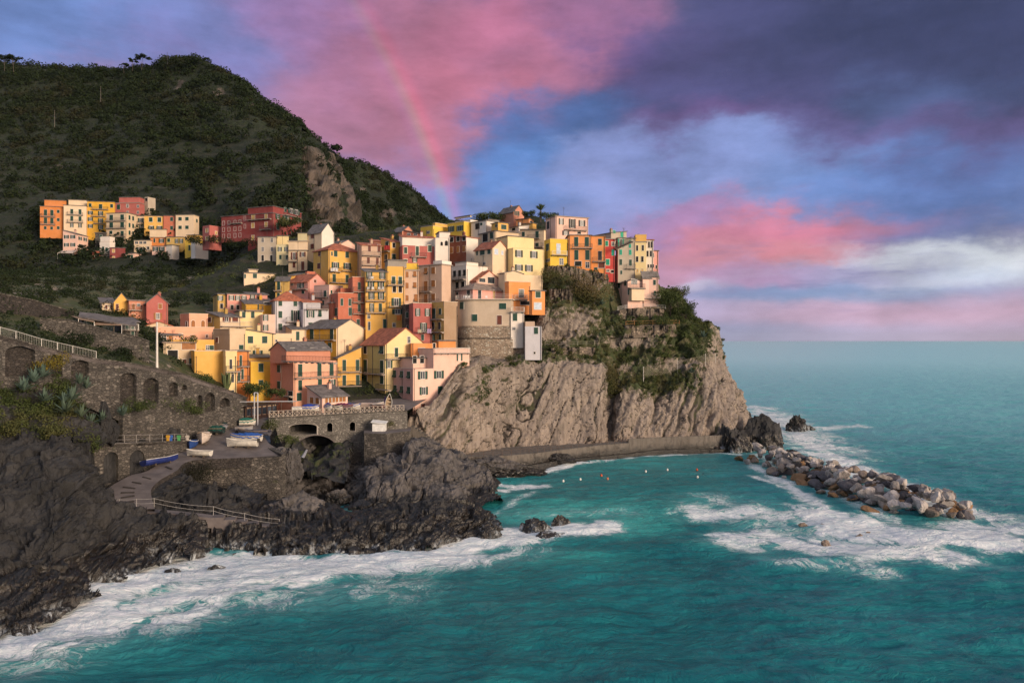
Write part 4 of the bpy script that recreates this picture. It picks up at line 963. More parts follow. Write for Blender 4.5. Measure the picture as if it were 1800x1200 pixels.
H('B','broad yellow house with a terracotta hip roof, left middle of the village','yellow',862,1014,1335,563,930,190,30,'Ht','cr 925 605 26x46;cr 920 728 32x52;cg 1085,1200 605 34x60;og 1082,1200 720 74x60;cg 1070,1200 850 30x82;cg 1047 605 10x40;B 1030-1118 782;B 1143-1235 775;B 1025-1240 892',rise=2.2)
H('B','long low cream house under the tenements at the village edge','cream',160,166,478,797,992,196,8,'fs','cg 275 828 40x46;cg 176 830 16x42;vd 380,442 935 22x50;pw 315 960 26x40',tiers=[(212,214,300,765,800,2,'f','cream')])
H('B','dark mustard house with a slate lean-to roof and one tall green door','mustard',480,612,626,868,1060,181,70,'Ws','cg 515 925 30x86;cg 513 1018 24x40;B 478-548 975',rise=.8,tiers=[(612,670,775,820,870,4,'Ws','yellow',1.2)])
H('B','small brick red block behind the pink terracotta roofed house','redor',780,800,890,782,860,187,20,'O','')
H('B','pink house with a terracotta gable roof and iron balcony, below the yellow one','pink',600,808,990,880,1060,180,42,'Gt','cg 760 990 26x32;pw 650 908 20x24;pw 715 920 28x58;og 750 915 36x60;pr 878 880 24x28;B 596-805 968',rise=2.0)
H('B','pale pink house stepping down with a roof terrace, centre left','palepink',870,1020,1155,960,1240,173,40,'T','cg 983 1010 26x68;cg 1042 998 18x50;cg 962 1098 18x46;cg 1042 1120 18x80;cg 1140 985 26x24;B 880-1010 1045')
H('F','brick red house with paired green shutters left of the tall balcony stack','redor',765,767,915,240,480,168,15,'T','cg 805,885 290 26x72;cg 888 385 30x80;cg 748 390 26x80',tiers=[(708,709,770,300,480,2,'f'),(790,792,905,150,245,4,'O')])
H('F','narrow brick red tenement with three stacked balconies','redor',912,914,1041,80,590,170,8,'T','cg 980 130,240,350 28x76;cg 970 490 32x54;B 917-1022 185,292,405')
H('B','ochre pink tenement with covered balconies and terracotta roof','tanpink',1345,1347,1545,515,800,190,10,'Bt','cr 1425,1520 548 28x72;cr 1415,1505 672 26x62;B 1355-1535 620,718',rise=1.5)
H('F','yellow five storey tenement full of balconies and white chairs','yellow',1042,1044,1259,-20,592,169,8,'Bs','og 1080,1212 18 60x76;og 1097,1197 118 66x82;og 1103,1198 225 62x76;og 1106 345 50x82;cg 1192 345 30x84;pw 1077 435 26x40;cg 1237 510 34x98;pw 1080 530 24x84;B 1052-1235 75,180,278,397',rise=1.3)
H('F','tall yellow tenement with a grey roof terrace beside the balcony stack','yellow',1261,1263,1434,-70,600,170.5,8,'O','ag 1325,1392 72 36x74;pd 1332,1392 162 34x60;og 1352 290 96x80;og 1365 386 110x50;cg 1255 510 6x90;pw 1330 520 24x40;B 1266-1425 120;B 1280-1425 335',tiers=[(1265,1267,1455,-130,-70,.8,'fs','grey')],trim=1)
# ridge row, left
H('C','low terracotta roofed house at the left end of the ridge','salmon',-15,-13,70,480,560,202,10,'Bt','cr 10 520 20x40',rise=1.4)
H('C','salmon house with a slate gable behind the ridge','salmon',160,268,390,378,440,224,40,'Gs','pd 195 408 24x24',rise=1.8)
H('C','brick house with white framed windows on the ridge','redor',280,452,460,402,470,217,65,'Bs','pw 335,403 412 30x28',rise=1.3)
H('C','yellow cubic house with parapets on the ridge','lemon',455,577,722,357,430,216,42,'T','pw 530 390 32x24',tiers=[(577,600,722,328,400,3,'T','yellow')])
H('C','golden house with a red awning balcony under a terracotta roof','yellow',55,148,268,478,730,194,35,'Bt','pg 105 640 28x52;pd 183 520 28x50;ag 183 635 34x54;cg 118 515 26x60;B 58-146 590',rise=1.2,trim=1)
H('C','rose terrace house with tall green shutters, upper centre','rose',268,270,604,520,720,191,10,'O','cg 303 572 32x64;cg 420 578 32x94;cg 545 552 34x66;cg 303 675 30x26;og 395 670 50x40;B 358-505 635',tiers=[(268,270,600,432,520,1.6,'Bt','white',1.0)],trim=1)
H('C','small white building with arched openings beside the brown house','white',600,602,744,445,660,192,10,'O','vd 665 505 24x40;vd 712 500 30x50',tiers=[(640,642,750,388,446,4,'fw','white')])
H('C','dark brown red house with ochre shutters and a white side wall','brown',742,912,1036,432,650,193,45,'Bt','cb 765,830,890 570 28x60;pd 765,830,890 465 36x50',col2='white',rise=.9)
H('C','cream house with a terracotta gable and pale blue windows','cream',995,1175,1326,545,830,183,42,'Gt','cg 1075 590 44x56;cg 1143 583 32x52;cg 1022 597 16x50;pl 1213 585 38x56;pl 1273 597 22x40;pw 1093 705 26x30',rise=2.0,trim=1)
H('C','bright pale yellow house with brown and white windows, upper right centre','paleyel',1320,1384,1697,545,820,184,30,'O','oo 1440,1590 605 76x68;oo 1440,1540 745 78x62',trim=1,tiers=[(1215,1328,1592,428,545,1.8,'fs','paleyel')])
H('C','set back top storey windows of cream stucco house above the pale yellow one','beige',1040,1200,1450,378,500,197,32,'fs','cg 1168 423 32x62;pd 1103 445 52x80')
H('C','small yellow penthouse with one green window on the ridge','yellow',1165,1232,1340,292,385,206,32,'fs','cg 1288 338 52x46;cg 1215 325 20x30',tiers=[(1132,1134,1245,262,300,14,'fs','greige')])
H('C','yellow house under a white pergola on the ridge crest','lemon',725,888,966,315,430,213,45,'T','og 752,770 360 44x56;og 838,858 352 44x52',tiers=[(800,954,1034,262,318,4,'O','white'),(800,952,965,222,225,3,'fw','white')])
H('C','long whitish house with a dark doorway on the ridge','white',960,1110,1240,272,385,210,45,'fs','pd 1025 330 44x60;cg 1065 308 22x26')
H('C','salmon gabled house standing highest on the ridge','salmon',1240,1388,1492,178,290,222,42,'Gs','cg 1400,1419,1437 196 12x44',rise=2.0)
H('C','small orange house right below the highest salmon gable','orange2',1413,1540,1588,252,300,217,55,'fs','pd 1560 285 26x14',tiers=[(1440,1578,1616,300,345,-3,'fs','yellow')])
H('C','small white house with a grey roof beside the orange one on the ridge','white',1340,1440,1545,325,390,209,35,'Ws','pd 1388 360 34x28',rise=.6)
H('C','cream house with two green balcony doors left of the pale pink block','cream',1450,1692,1714,362,580,203,60,'Bs','cg 1487 410 28x46;cg 1625 418 32x78;cg 1625 522 32x50;B 1540-1655 458;B 1560-1690 545',rise=.7)
# tall fronts in the middle
H('C','sand coloured tenement with brown shutters, narrower half','tanpink',290,292,434,772,1140,173,8,'f','cb 318 815,925,1050 28x62;ab 395 810,920 32x62;ab 405 1050 32x80')
H('C','broad sand coloured tenement with brown shutters and a plain side wall','tanpink',432,665,764,714,1150,172,50,'f','ab 508 780 36x66;cb 582 775,905,1040 36x68;cb 508 930 34x102;cb 508 1058 36x92;B 437-565 988;B 300-430 1112;B 437-640 1112',tiers=[(580,668,764,672,716,2,'O','white')])
H('C','lemon yellow roof cabin behind the sand coloured tenements','lemon',292,294,430,700,770,180,8,'O','')
H('C','white house with an orange frieze and stacked terraces, right of the tenements','white',765,912,1218,762,1010,179,42,'T','pd 795,845,895 800 30x76;pd 822,877 920 34x60;B 765-905 870',tiers=[(800,915,1032,685,745,3,'fw','white'),(760,912,1216,745,758,.01,'O','orange2')])
H('C','pink gable house with big arched attic windows above the round tower','pink',935,1018,1267,868,960,178,35,'Gt','pg 1160 872 66x62;pg 1072 872 60x36;',rise=2.4,col2='palepink',trim=1)
H('C','cream windowless block with a slanting roof above the orange house','cream',1235,1300,1678,808,1000,178,28,'O','',tiers=[(1238,1298,1480,795,812,.5,'Gs','cream',.6)])
H('C','orange house with a white balcony right of the round tower','orange2',1300,1340,1556,925,1170,174,25,'T','pg 1465 1002 50x82;pd 1500 1100 90x36;J 1388-1515 1062',tiers=[(1300,1338,1350,880,925,.5,'O','redor')],down=1)
H('C','small orange cube house with one green window by the cliff garden','orange2',1550,1574,1702,978,1175,170.5,18,'fw','cg 1633 1015 50x60;pl 1630 1130 72x66',trim=1,down=1)
# right-hand row on the cliff top
H('D','pale pink three storey block with white balcony windows, highest of the cliff row','palepink',225,325,650,228,440,203,26,'f','oo 380 282 48x62;od 490 302 68x92;od 588 300 66x60;od 425 398 70x44;pd 560 397 34x20;cd 250 320 26x76;B 415-625 362',trim=0,down=2)
H('D','lemon yellow house with a white balcony on the cliff row','lemon',210,270,450,492,740,187,20,'T','cg 243 540 28x68;pl 352 555 38x100;pw 382 685 38x62;pw 246 672 42x24;J 285-430 617',down=2)
H('D','bright orange house with large green shutters on the cliff row','orange2',452,454,682,422,760,188,6,'fs','cg 532,638 485 38x94;cg 533,643 618 38x100;pd 550 705 68x48;pw 643 718 36x60;B 492-690 548',down=2)
H('D','orange house with one balcony and brown ground floor gate, cliff row','orange2',682,684,822,430,790,189,4,'fs','cg 770 487 34x62;cd 770 625 34x92;pr 785 722 62x56;cg 728 755 30x22;B 695-825 684',down=2)
H('D','narrow crimson house with white framed windows on the cliff row','crimson',820,822,919,462,810,190,4,'f','ct 835 503 30x52;pw 900 507 24x38;vt 900 593 28x62;ct 847 690 34x60;pw 848 775 26x22;pd 893 783 26x26',trim=1,down=2)
H('D','grey stucco house with turquoise shutters on the cliff row','greige',928,950,1123,450,820,190.5,16,'fs','ot 978 500 62x84;ct 1070 510 24x78;ct 978,1073 590 28x56;cg 978 690 26x58;cg 1075 695 26x64;cg 983 793 20x40;B 948-1122 552;B 1030-1120 752',down=2)
H('D','grey gabled attic house with turquoise shutters, rear of the cliff row','greige',720,880,1036,392,470,200,42,'Ws','ct 912 387 24x28;ct 988 412 26x60',rise=.8,down=2)
H('D','cream house with dark bare windows near the end of the cliff row','paleyel',1121,1123,1233,490,820,192,4,'f','pd 1142,1200 548 20x56;pd 1142,1195 660 22x56;py 1145,1195 775 20x36',tiers=[(1125,1127,1235,452,492,1,'T','yellow')],down=2)
H('D','narrow white house with a turquoise roof rim, cliff row end','white',1231,1233,1306,470,800,194,4,'ft','cd 1262,1288 515 16x60;pd 1247,1280 605 18x56;cd 1255,1283,1303 728 14x30;B 1232-1345 575;B 1245-1340 785',down=2)
H('D','pink end house of the cliff row beside the columned terrace','pink',1300,1302,1356,578,820,198,10,'fs','pd 1305 620 12x44;pd 1335 738 16x34',down=2)
H('D','pale pink villa with slate roofs standing alone on the cliff edge','palepink',922,1048,1205,880,1075,188,30,'Gs','cg 963 925 22x52;cg 1025 900 22x52;pg 1113 884 60x50;cg 1058 992 20x50;pg 1140 997 44x52;B 1052-1205 945',rise=.7,trim=0,down=3,tiers=[(1035,1088,1215,958,1062,-1.2,'fs','cream'),(1192,1200,1354,832,1062,.6,'Bs','palepink',.8),(1045,1048,1378,1062,1135,.3,'O','mustard')])
H('D','garden wing of the pale pink villa with green windows','palepink',1206,1208,1353,836,1058,189.3,8,'Bs','pg 1230 890 44x52;cg 1318 893 22x50;pg 1232 1000 44x48;cg 1322 1002 20x46;J 1215-1368 1052',rise=.7,down=2)
# lower village
H('F','deep orange yellow house with a big cream gable wall and slate roof','deepyel',428,750,1026,548,850,157,40,'Gs','cg 505 610 34x104;cg 705 610 34x104;cg 685 745 36x92;pd 485 708 34x14;B 420-745 668',col2='cream',rise=1.9)
H('F','lilac grey house with a red hip roof and green shutters','lilac',133,135,415,272,640,166,8,'Ht','cg 187,338 300 38x58;cg 187 415,540 38x68;og 337 425 84x104;cg 338 520 38x40;B 250-405 488',rise=2.3)
H('F','cream pink wing beside the lilac grey house, terrace on top','lilac',413,415,672,362,620,164.5,8,'O','og 490 410 80x72;ag 585 405 34x66;cg 490 505 40x20;B 450-665 358',tiers=[(415,417,590,285,362,2.5,'Bt','lilac',.8)])
H('F','small cream hut with one green door and slate roof','cream',300,302,446,560,690,160,10,'Bs','cg 362 630 32x86',rise=.9)
H('F','olive yellow house with a bright terracotta roof near the harbour square','olive',998,1240,1640,714,1260,151,34,'Gt','pd 1040 770 30x78;ag 1205 770 38x78;cg 1042,1208 930 34x122;cg 1042,1208 1060 34x76;pw 1478 670 26x62;cg 1352 795 32x94;og 1278 915 66x76;B 1000-1240 998;B 1244-1445 860;B 1180-1300 1160;pw 1045,1110,1160 1185 28x60',col2='paleyel',rise=3.4,trim=1)
H('F','mustard house with two balconies and slate roof left of the olive one','yellow',762,764,1000,848,1170,153,8,'Ws','cg 830,963 925 32x112;cg 830,965 1075 32x104;B 764-995 992,1132',rise=2.2)
H('F','big salmon and peach house with three green shuttered floors on the square','salmon',85,320,758,888,1345,137,33,'O','cg 173 958,1120 28x76;cg 385,578,700 975 40x124;cg 385,583 1125 38x104;og 705 1112 70x92;cg 375 1240 46x80;pd 290 1240 46x110;B 328-770 1052;B 240-318 1225',col2='peach',tiers=[(85,248,690,768,890,.05,'Ls','salmon',1.5)],trim=0)
H('F','set back peach top floor of the big house on the square','peach',246,250,690,770,882,137.6,33,'O','cg 308,505,627 800 40x94;B 245-760 880',down=.1)
H('H','pink harbour house with green shutters against the rock','mauve',1070,1226,1560,378,722,146,30,'O','ag 1087,1142,1195 415 24x54;ag 1092,1142,1195 528 24x54;pd 1092,1118,1148 640 18x60;og 1298,1420 425 72x60;og 1306 543 62x60;cg 1430 537 34x60;pr 1300 667 30x56;og 1575 292 44x50;J 1385-1640 258',col2='palepink',tiers=[(1225,1380,1650,262,380,None,'T','palepink')],down=.8)
H('H','glazed loggia and terrace storey set on the pink harbour house','palepink',1078,1226,1385,300,376,149,30,'fs','pd 1238,1293,1350 308 30x56;cg 1045 342 36x50;og 1575 292 50x46')
H('G','orange roof terrace rooms behind the pink harbour house','orange2',362,364,632,705,800,153,8,'O','pd 590 740 24x70;pl 447,480 770 30x40',tiers=[(632,634,805,682,770,1,'fs','orange2')])
H('G','brick red four storey house with white chairs on the balconies','rose',378,380,562,345,760,161,10,'T','og 425,520 393 52x72;og 483 545 66x92;cg 473,590 645 26x60;B 425-560 590')
H('G','ochre tenement with a dark plain side wall beside the round tower','mustard',560,688,822,330,760,160,38,'T','cg 588 405 30x100;cg 650 385 26x62;cd 580,645 530 24x70;cg 650 640 24x56;B 530-690 465;B 560-690 590',col2='umber')
H('G','narrow bare stone house squeezed behind the brick red one','stone',300,302,382,355,640,166,8,'T','cg 318 420 26x56;cg 320 550 20x50')
# lower left of the village
H('E','pale yellow house with large green shutters, centre of the lower left','paleyel',945,947,1264,262,510,147,10,'Es','cg 1030,1173 325 50x72;og 1103 468 98x72',rise=1.0,tiers=[(940,942,1225,500,560,-3,'Bs','yellow',.8)])
H('E','lemon lower house with one green window above the plane tree','yellow',1030,1032,1228,545,790,143,10,'O','cg 1135 605 46x80;cg 1135 755 44x50',col2='lemon')
H('E','beige modern house with a stone panel and dark square window','beige',155,157,472,358,640,135,8,'fu','pd 250 472 100x84;pb 410 388 140x70;pr 368 565 40x88;cg 440 560 52x98;J 310-470 625')
H('E','plain bright yellow block with a parapet terrace above the path','yellow',468,470,782,492,730,134,8,'T','')
H('E','cream yellow end of the bright yellow block with narrow dark doors','paleyel',780,782,892,492,870,133.6,8,'T','cd 833 570 24x92;cd 852 710 22x84;cd 853 845 20x26;B 782-930 645',)
H('E','narrow orange house with three iron balconies beside the yellow block','orange',890,892,1016,445,900,136,8,'fs','cg 933 535 24x102;cg 915 690 18x100;cg 950 670 20x104;B 896-1010 590,742')
H('E','peach house with arched ochre shutters and a roof terrace','salmon',325,415,600,110,340,152,28,'T','vb 453,552 163 38x68;pr 390 170 18x54',col2='peach')
H('E','long low peach house with ochre shutters below the arched one','peach',80,82,662,245,360,147,8,'T','cb 222 305 46x56;cb 447 290 42x26;py 330 285 40x40;pr 592 290 20x30;pw 155 310 44x60')
H('E','mustard cottage with a slate roof right of the peach arched house','mustard',598,724,930,90,230,156,32,'Bs','pr 615 125 42x48;or 790 120 80x56;pr 875 122 60x50;J 725-1055 188',rise=1.0,col2='cream')
H('E','umber house with a cream side and roof terrace in the lower left','umber',655,822,976,268,460,144,35,'T','cr 697 328 20x58;cg 935 400 42x46',col2='beige')
H('E','flat yellow block behind the beige modern house','yellow',232,234,665,325,440,142,6,'O','cg 640 405 44x46;pw 600 405 32x46')
H('E','weathered yellow house with a dark balcony below the lilac grey one','paleyel',920,922,1152,38,240,160,8,'fs','cg 963,1053 75 32x62;B 980-1150 28',tiers=[(978,980,1100,-40,38,2,'Bs','deepyel',.9)])
H('E','cream pink narrow house with green shutters beside the weathered yellow one','palepink',1150,1152,1278,72,270,158,8,'O','og 1183 105,205 56x60')
H('E','pink cottage with a grey lean-to roof at the lower left edge','peach',50,135,330,275,420,146,22,'Bs','pw 160 312 46x60;cb 225 305 40x50',rise=.9)
H('E','low cream terrace building below the little hut','cream',1265,1267,1450,312,420,152,6,'T','pw 1290 335 10x20')
# row above (crop B, lower left)
H('B','yellow and pink low row with four open windows at the village edge','mustard',-100,-98,-8,1012,1160,170,8,'fs','og -72 1050 60x48;pd -60 1130 30x50')
H('B','pink low house with five open dark shutters at the village edge','pink',-5,-3,212,1010,1200,170,8,'fs','og 38,102,165 1048 56x46;cd 45,103 1142 26x44',trim=1)
H('B','small pink house with a grey roof between the low row and the mustard house','pink',210,212,400,1010,1110,174,8,'Bs','og 250 1045 50x50;pd 310 1050 20x30',rise=.9)
H('B','yellow house with a dark slate roof and balcony at the left middle','deepyel',115,180,474,1100,1290,168,12,'Bs','cg 240 1125 24x40;og 285 1135 60x60;pd 395 1105 60x24;pd 165 1115 24x36;B 182-350 1172',rise=1.6)
# cottages left of the village
H('A','rose red gabled house with brown shutters at the left of the village','rose',930,932,1094,905,1062,152,4,'Gs','cb 1035 935 28x40;ob 1018 1010 62x46',rise=1.8,group='cottages above the path',down=2.5)
H('A','salmon cottage with a balcony between the yellow and the rose house','salmon',798,800,932,893,1040,153,6,'fs','cb 835 938 22x42;pw 872 925 22x18;cb 835 1012 20x40;B 800-895 962',group='cottages above the path',down=2.5)
H('A','yellow cottage with a slate gable roof above the path','yellow',683,686,802,900,1000,153.5,6,'Gs','cr 712 943 22x50',rise=1.9,group='cottages above the path',down=2.5)
H('A','low cream cottage with a grey roof at the left end above the path','cream',595,597,690,905,975,154,4,'Bs','pr 630,665 940 18x30',rise=1.3,group='cottages above the path',down=2.5)
H('A','stone cottage with two tall green doors and flower boxes','stone',740,742,870,1050,1170,130,8,'Bs','cg 785 1088 22x54;cg 828 1115 24x110;J 745-868 1112',rise=.9,group='cottages above the path',down=2.5)
H('A','low peach cottage with a cream gable at the end of the stone cottage','mustard',932,934,1120,1078,1180,149,10,'Gt','',rise=.8,group='cottages above the path',col2='beige',down=2.5)
# ------------------------------------------------------------------ walls, bridge, paths
class Pl:
    """a vertical plane in plan from (px,Y) to (px,Y)"""
    def __init__(s, pa, Ya, pb, Yb):
        s.a = np.array(P(pa, HY, Ya)[:2]); s.b = np.array(P(pb, HY, Yb)[:2]); s.L = np.linalg.norm(s.b-s.a); s.d = (s.b-s.a)/s.L
    def uz(s, px, py):
        t_ = (px-900)/F; u = (t_*s.a[1]-s.a[0])/(s.d[0]-t_*s.d[1]); Y = s.a[1]+u*s.d[1]; return (u, CAMZ-(py-HY)/F*Y)
    def w(s, px, py):
        u, z = s.uz(px, py); return (s.a[0]+u*s.d[0], s.a[1]+u*s.d[1], z)
    def rz(s): return math.atan2(s.d[1], s.d[0])
def pierced(name, outline, holes, th, mat, pl, parent=None, off=0.):
    cu = bpy.data.curves.new(name, 'CURVE'); cu.dimensions = '2D'; cu.fill_mode = 'BOTH'; cu.extrude = th/2
    for pts in [outline]+holes:
        sp = cu.splines.new('POLY'); sp.points.add(len(pts)-1); sp.use_cyclic_u = True
        for p, q in zip(sp.points, pts): p.co = (q[0], q[1], 0, 1)
    ob = bpy.data.objects.new('tmp_curve', cu); col.objects.link(ob)
    dg = bpy.context.evaluated_depsgraph_get(); me = bpy.data.meshes.new_from_object(ob.evaluated_get(dg)); me.name = name
    bpy.data.objects.remove(ob)
    n = len(me.vertices); v = np.zeros(n*3, np.float32); me.vertices.foreach_get('co', v); v = v.reshape(-1, 3)
    nx, ny = -pl.d[1], pl.d[0]          # away from the viewer
    if ny < 0: nx, ny = -nx, -ny
    k = v[:, 2]+th/2+off
    V = np.stack([pl.a[0]+v[:, 0]*pl.d[0]+k*nx, pl.a[1]+v[:, 0]*pl.d[1]+k*ny, v[:, 1]], 1); me.vertices.foreach_set('co', V.ravel().astype(np.float32))
    me.materials.clear(); me.materials.append(mat); me.update()
    return link(name, me, parent)
def arch(pl, x0, x1, ytop, ybot, seg=.5, n=12):     # opening outline from photo pixels; seg: rise / width
    a = pl.uz(x0, ybot); b = pl.uz(x1, ybot); xm = (x0+x1)/2; t_ = pl.uz(xm, ytop); c = (a[0]+b[0])/2; hw = (b[0]-a[0])/2; rise = hw*2*seg; zs = t_[1]-rise
    return [(a[0], min(a[1], b[1])), (b[0], min(a[1], b[1]))]+[(c+hw*math.cos(q), zs+rise*math.sin(q)) for q in np.linspace(0, math.pi, n)]
def wallthing(name, label, cat, mat, pl, top, bot, holes=(), th=1.2, back=None, coping=True, group=None):
    out = [pl.uz(*q) for q in bot]+[pl.uz(*q) for q in top[::-1]]
    o = tag(pierced(name, out, list(holes), th, mat, pl), label, cat, group)
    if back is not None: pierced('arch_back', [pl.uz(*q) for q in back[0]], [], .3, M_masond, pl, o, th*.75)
    if coping:
        mb = MB(); nx, ny = -pl.d[1], pl.d[0]
        if ny < 0: nx, ny = -nx, -ny
        for p, q in zip(top[:-1], top[1:]):
            a = pl.w(*p); b = pl.w(*q); A = [(a[0]-nx*.12, a[1]-ny*.12), (b[0]-nx*.12, b[1]-ny*.12), (b[0]+nx*(th+.12), b[1]+ny*(th+.12)), (a[0]+nx*(th+.12), a[1]+ny*(th+.12))]
            mb.prism(A, [a[2]-.05, b[2]-.05, b[2]-.05, a[2]-.05], [a[2]+.12, b[2]+.12, b[2]+.12, a[2]+.12], M_mason)
        mb.build('coping', o)
    return o
def strip(name, pts, w, th, mat, side=1, z=None):   # ribbon slab along plan points (x,y,z), to one side
    mb = MB(); p = [Vector(q) for q in pts]; nrm = []
    for i in range(len(p)):
        d = (p[min(i+1, len(p)-1)]-p[max(i-1, 0)]); n_ = Vector((-d.y, d.x, 0)).normalized()*side; nrm.append(n_)
    for i in range(len(p)-1):
        a, b = p[i], p[i+1]; c, e = b+nrm[i+1]*w, a+nrm[i]*w
        mb.prism([a[:2], b[:2], c[:2], e[:2]] if side > 0 else [e[:2], c[:2], b[:2], a[:2]],
                 [a.z-th, b.z-th, b.z-th, a.z-th] if side > 0 else [a.z-th, b.z-th, b.z-th, a.z-th], [a.z, b.z, b.z, a.z], mat)
    return mb
def rail(name, label, pts, h=1.0, every=2.0, m=None, lines=(1., .55), r=.03, group=None, cat='railing', infill=False):
    m = m or M_white; mb = MB(); p = [Vector(q) for q in pts]
    posts = []
    for a, b in zip(p[:-1], p[1:]):
        n = max(1, round((b-a).length/every))
        posts += [a.lerp(b, i/n) for i in range(n)]
        for l in lines: mb.bar(a+Vector((0, 0, h*l)), b+Vector((0, 0, h*l)), r*.8, m, 4)
        if infill:
            k = max(1, int((b-a).length/.22))
            for i in range(k): q = a.lerp(b, i/k); mb.bar(q+Vector((0, 0, .1)), q+Vector((0, 0, h)), .009, m, 3)
    posts.append(p[-1])
    o = tag(mb.build(name), label, cat, group)
    po = MB(); po.bar((0, 0, 0), (0, 0, h*1.03), r*1.3, m, 4); pm_ = po.mesh('post')
    for q in posts: link('post', pm_, o, q)
    return o

# upper retaining wall carrying the path down to the square, with blind arches
pw_ = Pl(0, 95, 432, 128)
topw = [(-40,580),(0,590),(28,597),(73,610),(128,622),(169,631),(220,637),(260,644),(320,657),(345,666),(400,685),(434,699)]
botw = [(-40,680),(60,690),(130,706),(200,735),(260,765),(330,792),(400,780),(434,775)]
hs = [arch(pw_, 9, 62, 608, 660, .22), arch(pw_, 90, 110, 621, 662, .35), arch(pw_, 125, 156, 633, 668, .25), arch(pw_, 211, 240, 655, 708, .3), arch(pw_, 252, 279, 664, 709, .35),
      arch(pw_, 297, 313, 672, 696, .45), arch(pw_, 320, 329, 676, 685, .5), arch(pw_, 347, 356, 694, 716, .5), arch(pw_, 360, 378, 690, 722, .5), arch(pw_, 386, 404, 699, 714, .4)]
wallthing('retaining_wall', 'long sloping stone retaining wall with ten blind arches below the upper path', 'wall', M_mason, pw_, topw, botw, hs, 1.3,
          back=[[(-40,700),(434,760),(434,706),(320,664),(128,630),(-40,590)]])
pathp = [pw_.w(x, y+1) for x, y in topw]
tag(strip('path', pathp, 3.2, .5, M_conc, 1).build('path'), kind='structure')
rail('railing', 'white metal path railing with upright bars, along the top of the arched wall', [pw_.w(x, y+.5) for x, y in topw[:6]], 1.15, 2.3, M_white, (1., .12), .035, infill=True)
# upper stone terraces behind it
p2 = Pl(70, 116, 262, 122)
wallthing('terrace_wall', 'rough dry stone wall below the cottage with flower boxes', 'wall', M_mason, p2, [(70,560),(120,562),(170,575),(205,586),(235,590),(262,600)], [(70,640),(262,650)], [], 1.0)
p3 = Pl(-20, 118, 130, 132)
wallthing('terrace_wall', 'mossy stone terrace wall climbing to the vineyard at the left edge', 'wall', M_masond, p3, [(-20,512),(20,520),(60,528),(100,540),(130,548)], [(-20,600),(130,600)], [], 1.0)
gs = [[(-120,585,92),(-120,560,110),(-120,520,130),(-120,490,160),(-120,470,250)],
      [(0,600,98),(0,572,112),(0,535,126),(0,500,160),(0,478,255)], [(60,615,101),(60,590,112),(60,552,126),(60,505,165),(60,478,255)],
      [(120,630,105),(120,600,115),(120,566,128),(120,515,170),(120,478,255)], [(180,641,110),(180,612,120),(180,585,130),(180,520,175),(180,475,255)],
      [(230,648,114),(230,618,124),(230,592,134),(230,540,165),(230,478,250)], [(275,658,119),(275,630,128),(275,605,138),(275,545,172),(275,480,240)],
      [(330,676,124),(330,660,130),(330,620,145),(330,540,178),(330,480,235)], [(400,700,129),(400,680,136),(400,620,158),(400,530,182),(400,470,232)]]
G = loft(gs, 260, 160); N = normals(G); N = N if N[100, 80, 2] > 0 else -N
G += N*(fbm(G/7, 5, 3)*1.5)[..., None]
land('hillside_slope', G, M_cliff, {'veg': .75+fbm(G/8, 4, 9)*.6}); slopeG = G
p4 = Pl(215, 108, 310, 117)
wallthing('terrace_wall', 'square cut stone retaining wall under the bushes beside the tall blind arches', 'wall', M_mason, p4, [(218,722),(260,716),(306,713)], [(215,775),(312,785)], [], 1.0)
# lower wall with two boat vaults beside the slipway
p5 = Pl(163, 100.5, 331, 114)
wallthing('retaining_wall', 'lower stone wall with two arched boat vaults beside the slipway', 'wall', M_mason, p5, [(163,782),(240,779),(326,775),(331,776)], [(163,868),(185,862),(228,842),(262,832),(305,806),(331,796)],
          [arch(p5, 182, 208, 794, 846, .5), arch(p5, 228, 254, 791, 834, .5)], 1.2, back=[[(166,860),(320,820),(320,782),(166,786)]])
tag(strip('path', [p5.w(x, y) for x, y in [(150,782.5),(240,779.5),(331,776)]], 2.6, .3, M_conc, 1).build('path'), kind='structure')
rail('railing', 'grey metal railing above the two boat vaults', [p5.w(x, y) for x, y in [(150,782),(240,779),(328,776)]], 1.2, 1.9, plain((.30, .28, .27), .5, name='galvanised'), (1., .5, .1), .028)
# slipway and boat apron
mb = MB(); top_ = L_.reshape(-1, 3); n1_, n2_ = L_.shape[:2]
for i in range(n1_-1):
    for j in range(n2_-1): mb.poly([L_[i, j], L_[i, j+1], L_[i+1, j+1], L_[i+1, j]], M_conc)
for j in (0, n2_-1):
    for i in range(n1_-1):
        a, b = L_[i, j], L_[i+1, j]; dz = np.array([0, 0, -1.5]); mb.poly([a, b, b+dz, a+dz] if j else [b, a, a+dz, b+dz], M_masond)
slip = tag(mb.build('slipway'), kind='structure')
def on_ramp(px, py):        # nearest slipway vertex under a photo pixel
    a, b = frac(L_); k = np.argmin((a-px)**2+(b-py)**2); return Vector(L_.reshape(-1, 3)[k])
for i, (x0, y0, x1, y1) in enumerate([(291,821,303,824),(251,838,265,842),(233,848,249,851),(217,857.5,238,858),(213,867,236,864.5),(214,874,236,873),(218,884,236,882),(222,891,238,891)]):
    a, b = on_ramp(x0, y0), on_ramp(x1, y1); m_ = MB(); m_.bar(a+Vector((0, 0, .03)), b+Vector((0, 0, .03)), .13, plain((.035, .03, .028), .8, name='old_wood'), 4)
    tag(m_.build('slipway_sleeper'), 'dark wooden sleeper laid across the slipway for hauling boats', 'sleeper', 'wooden sleepers of the slipway')
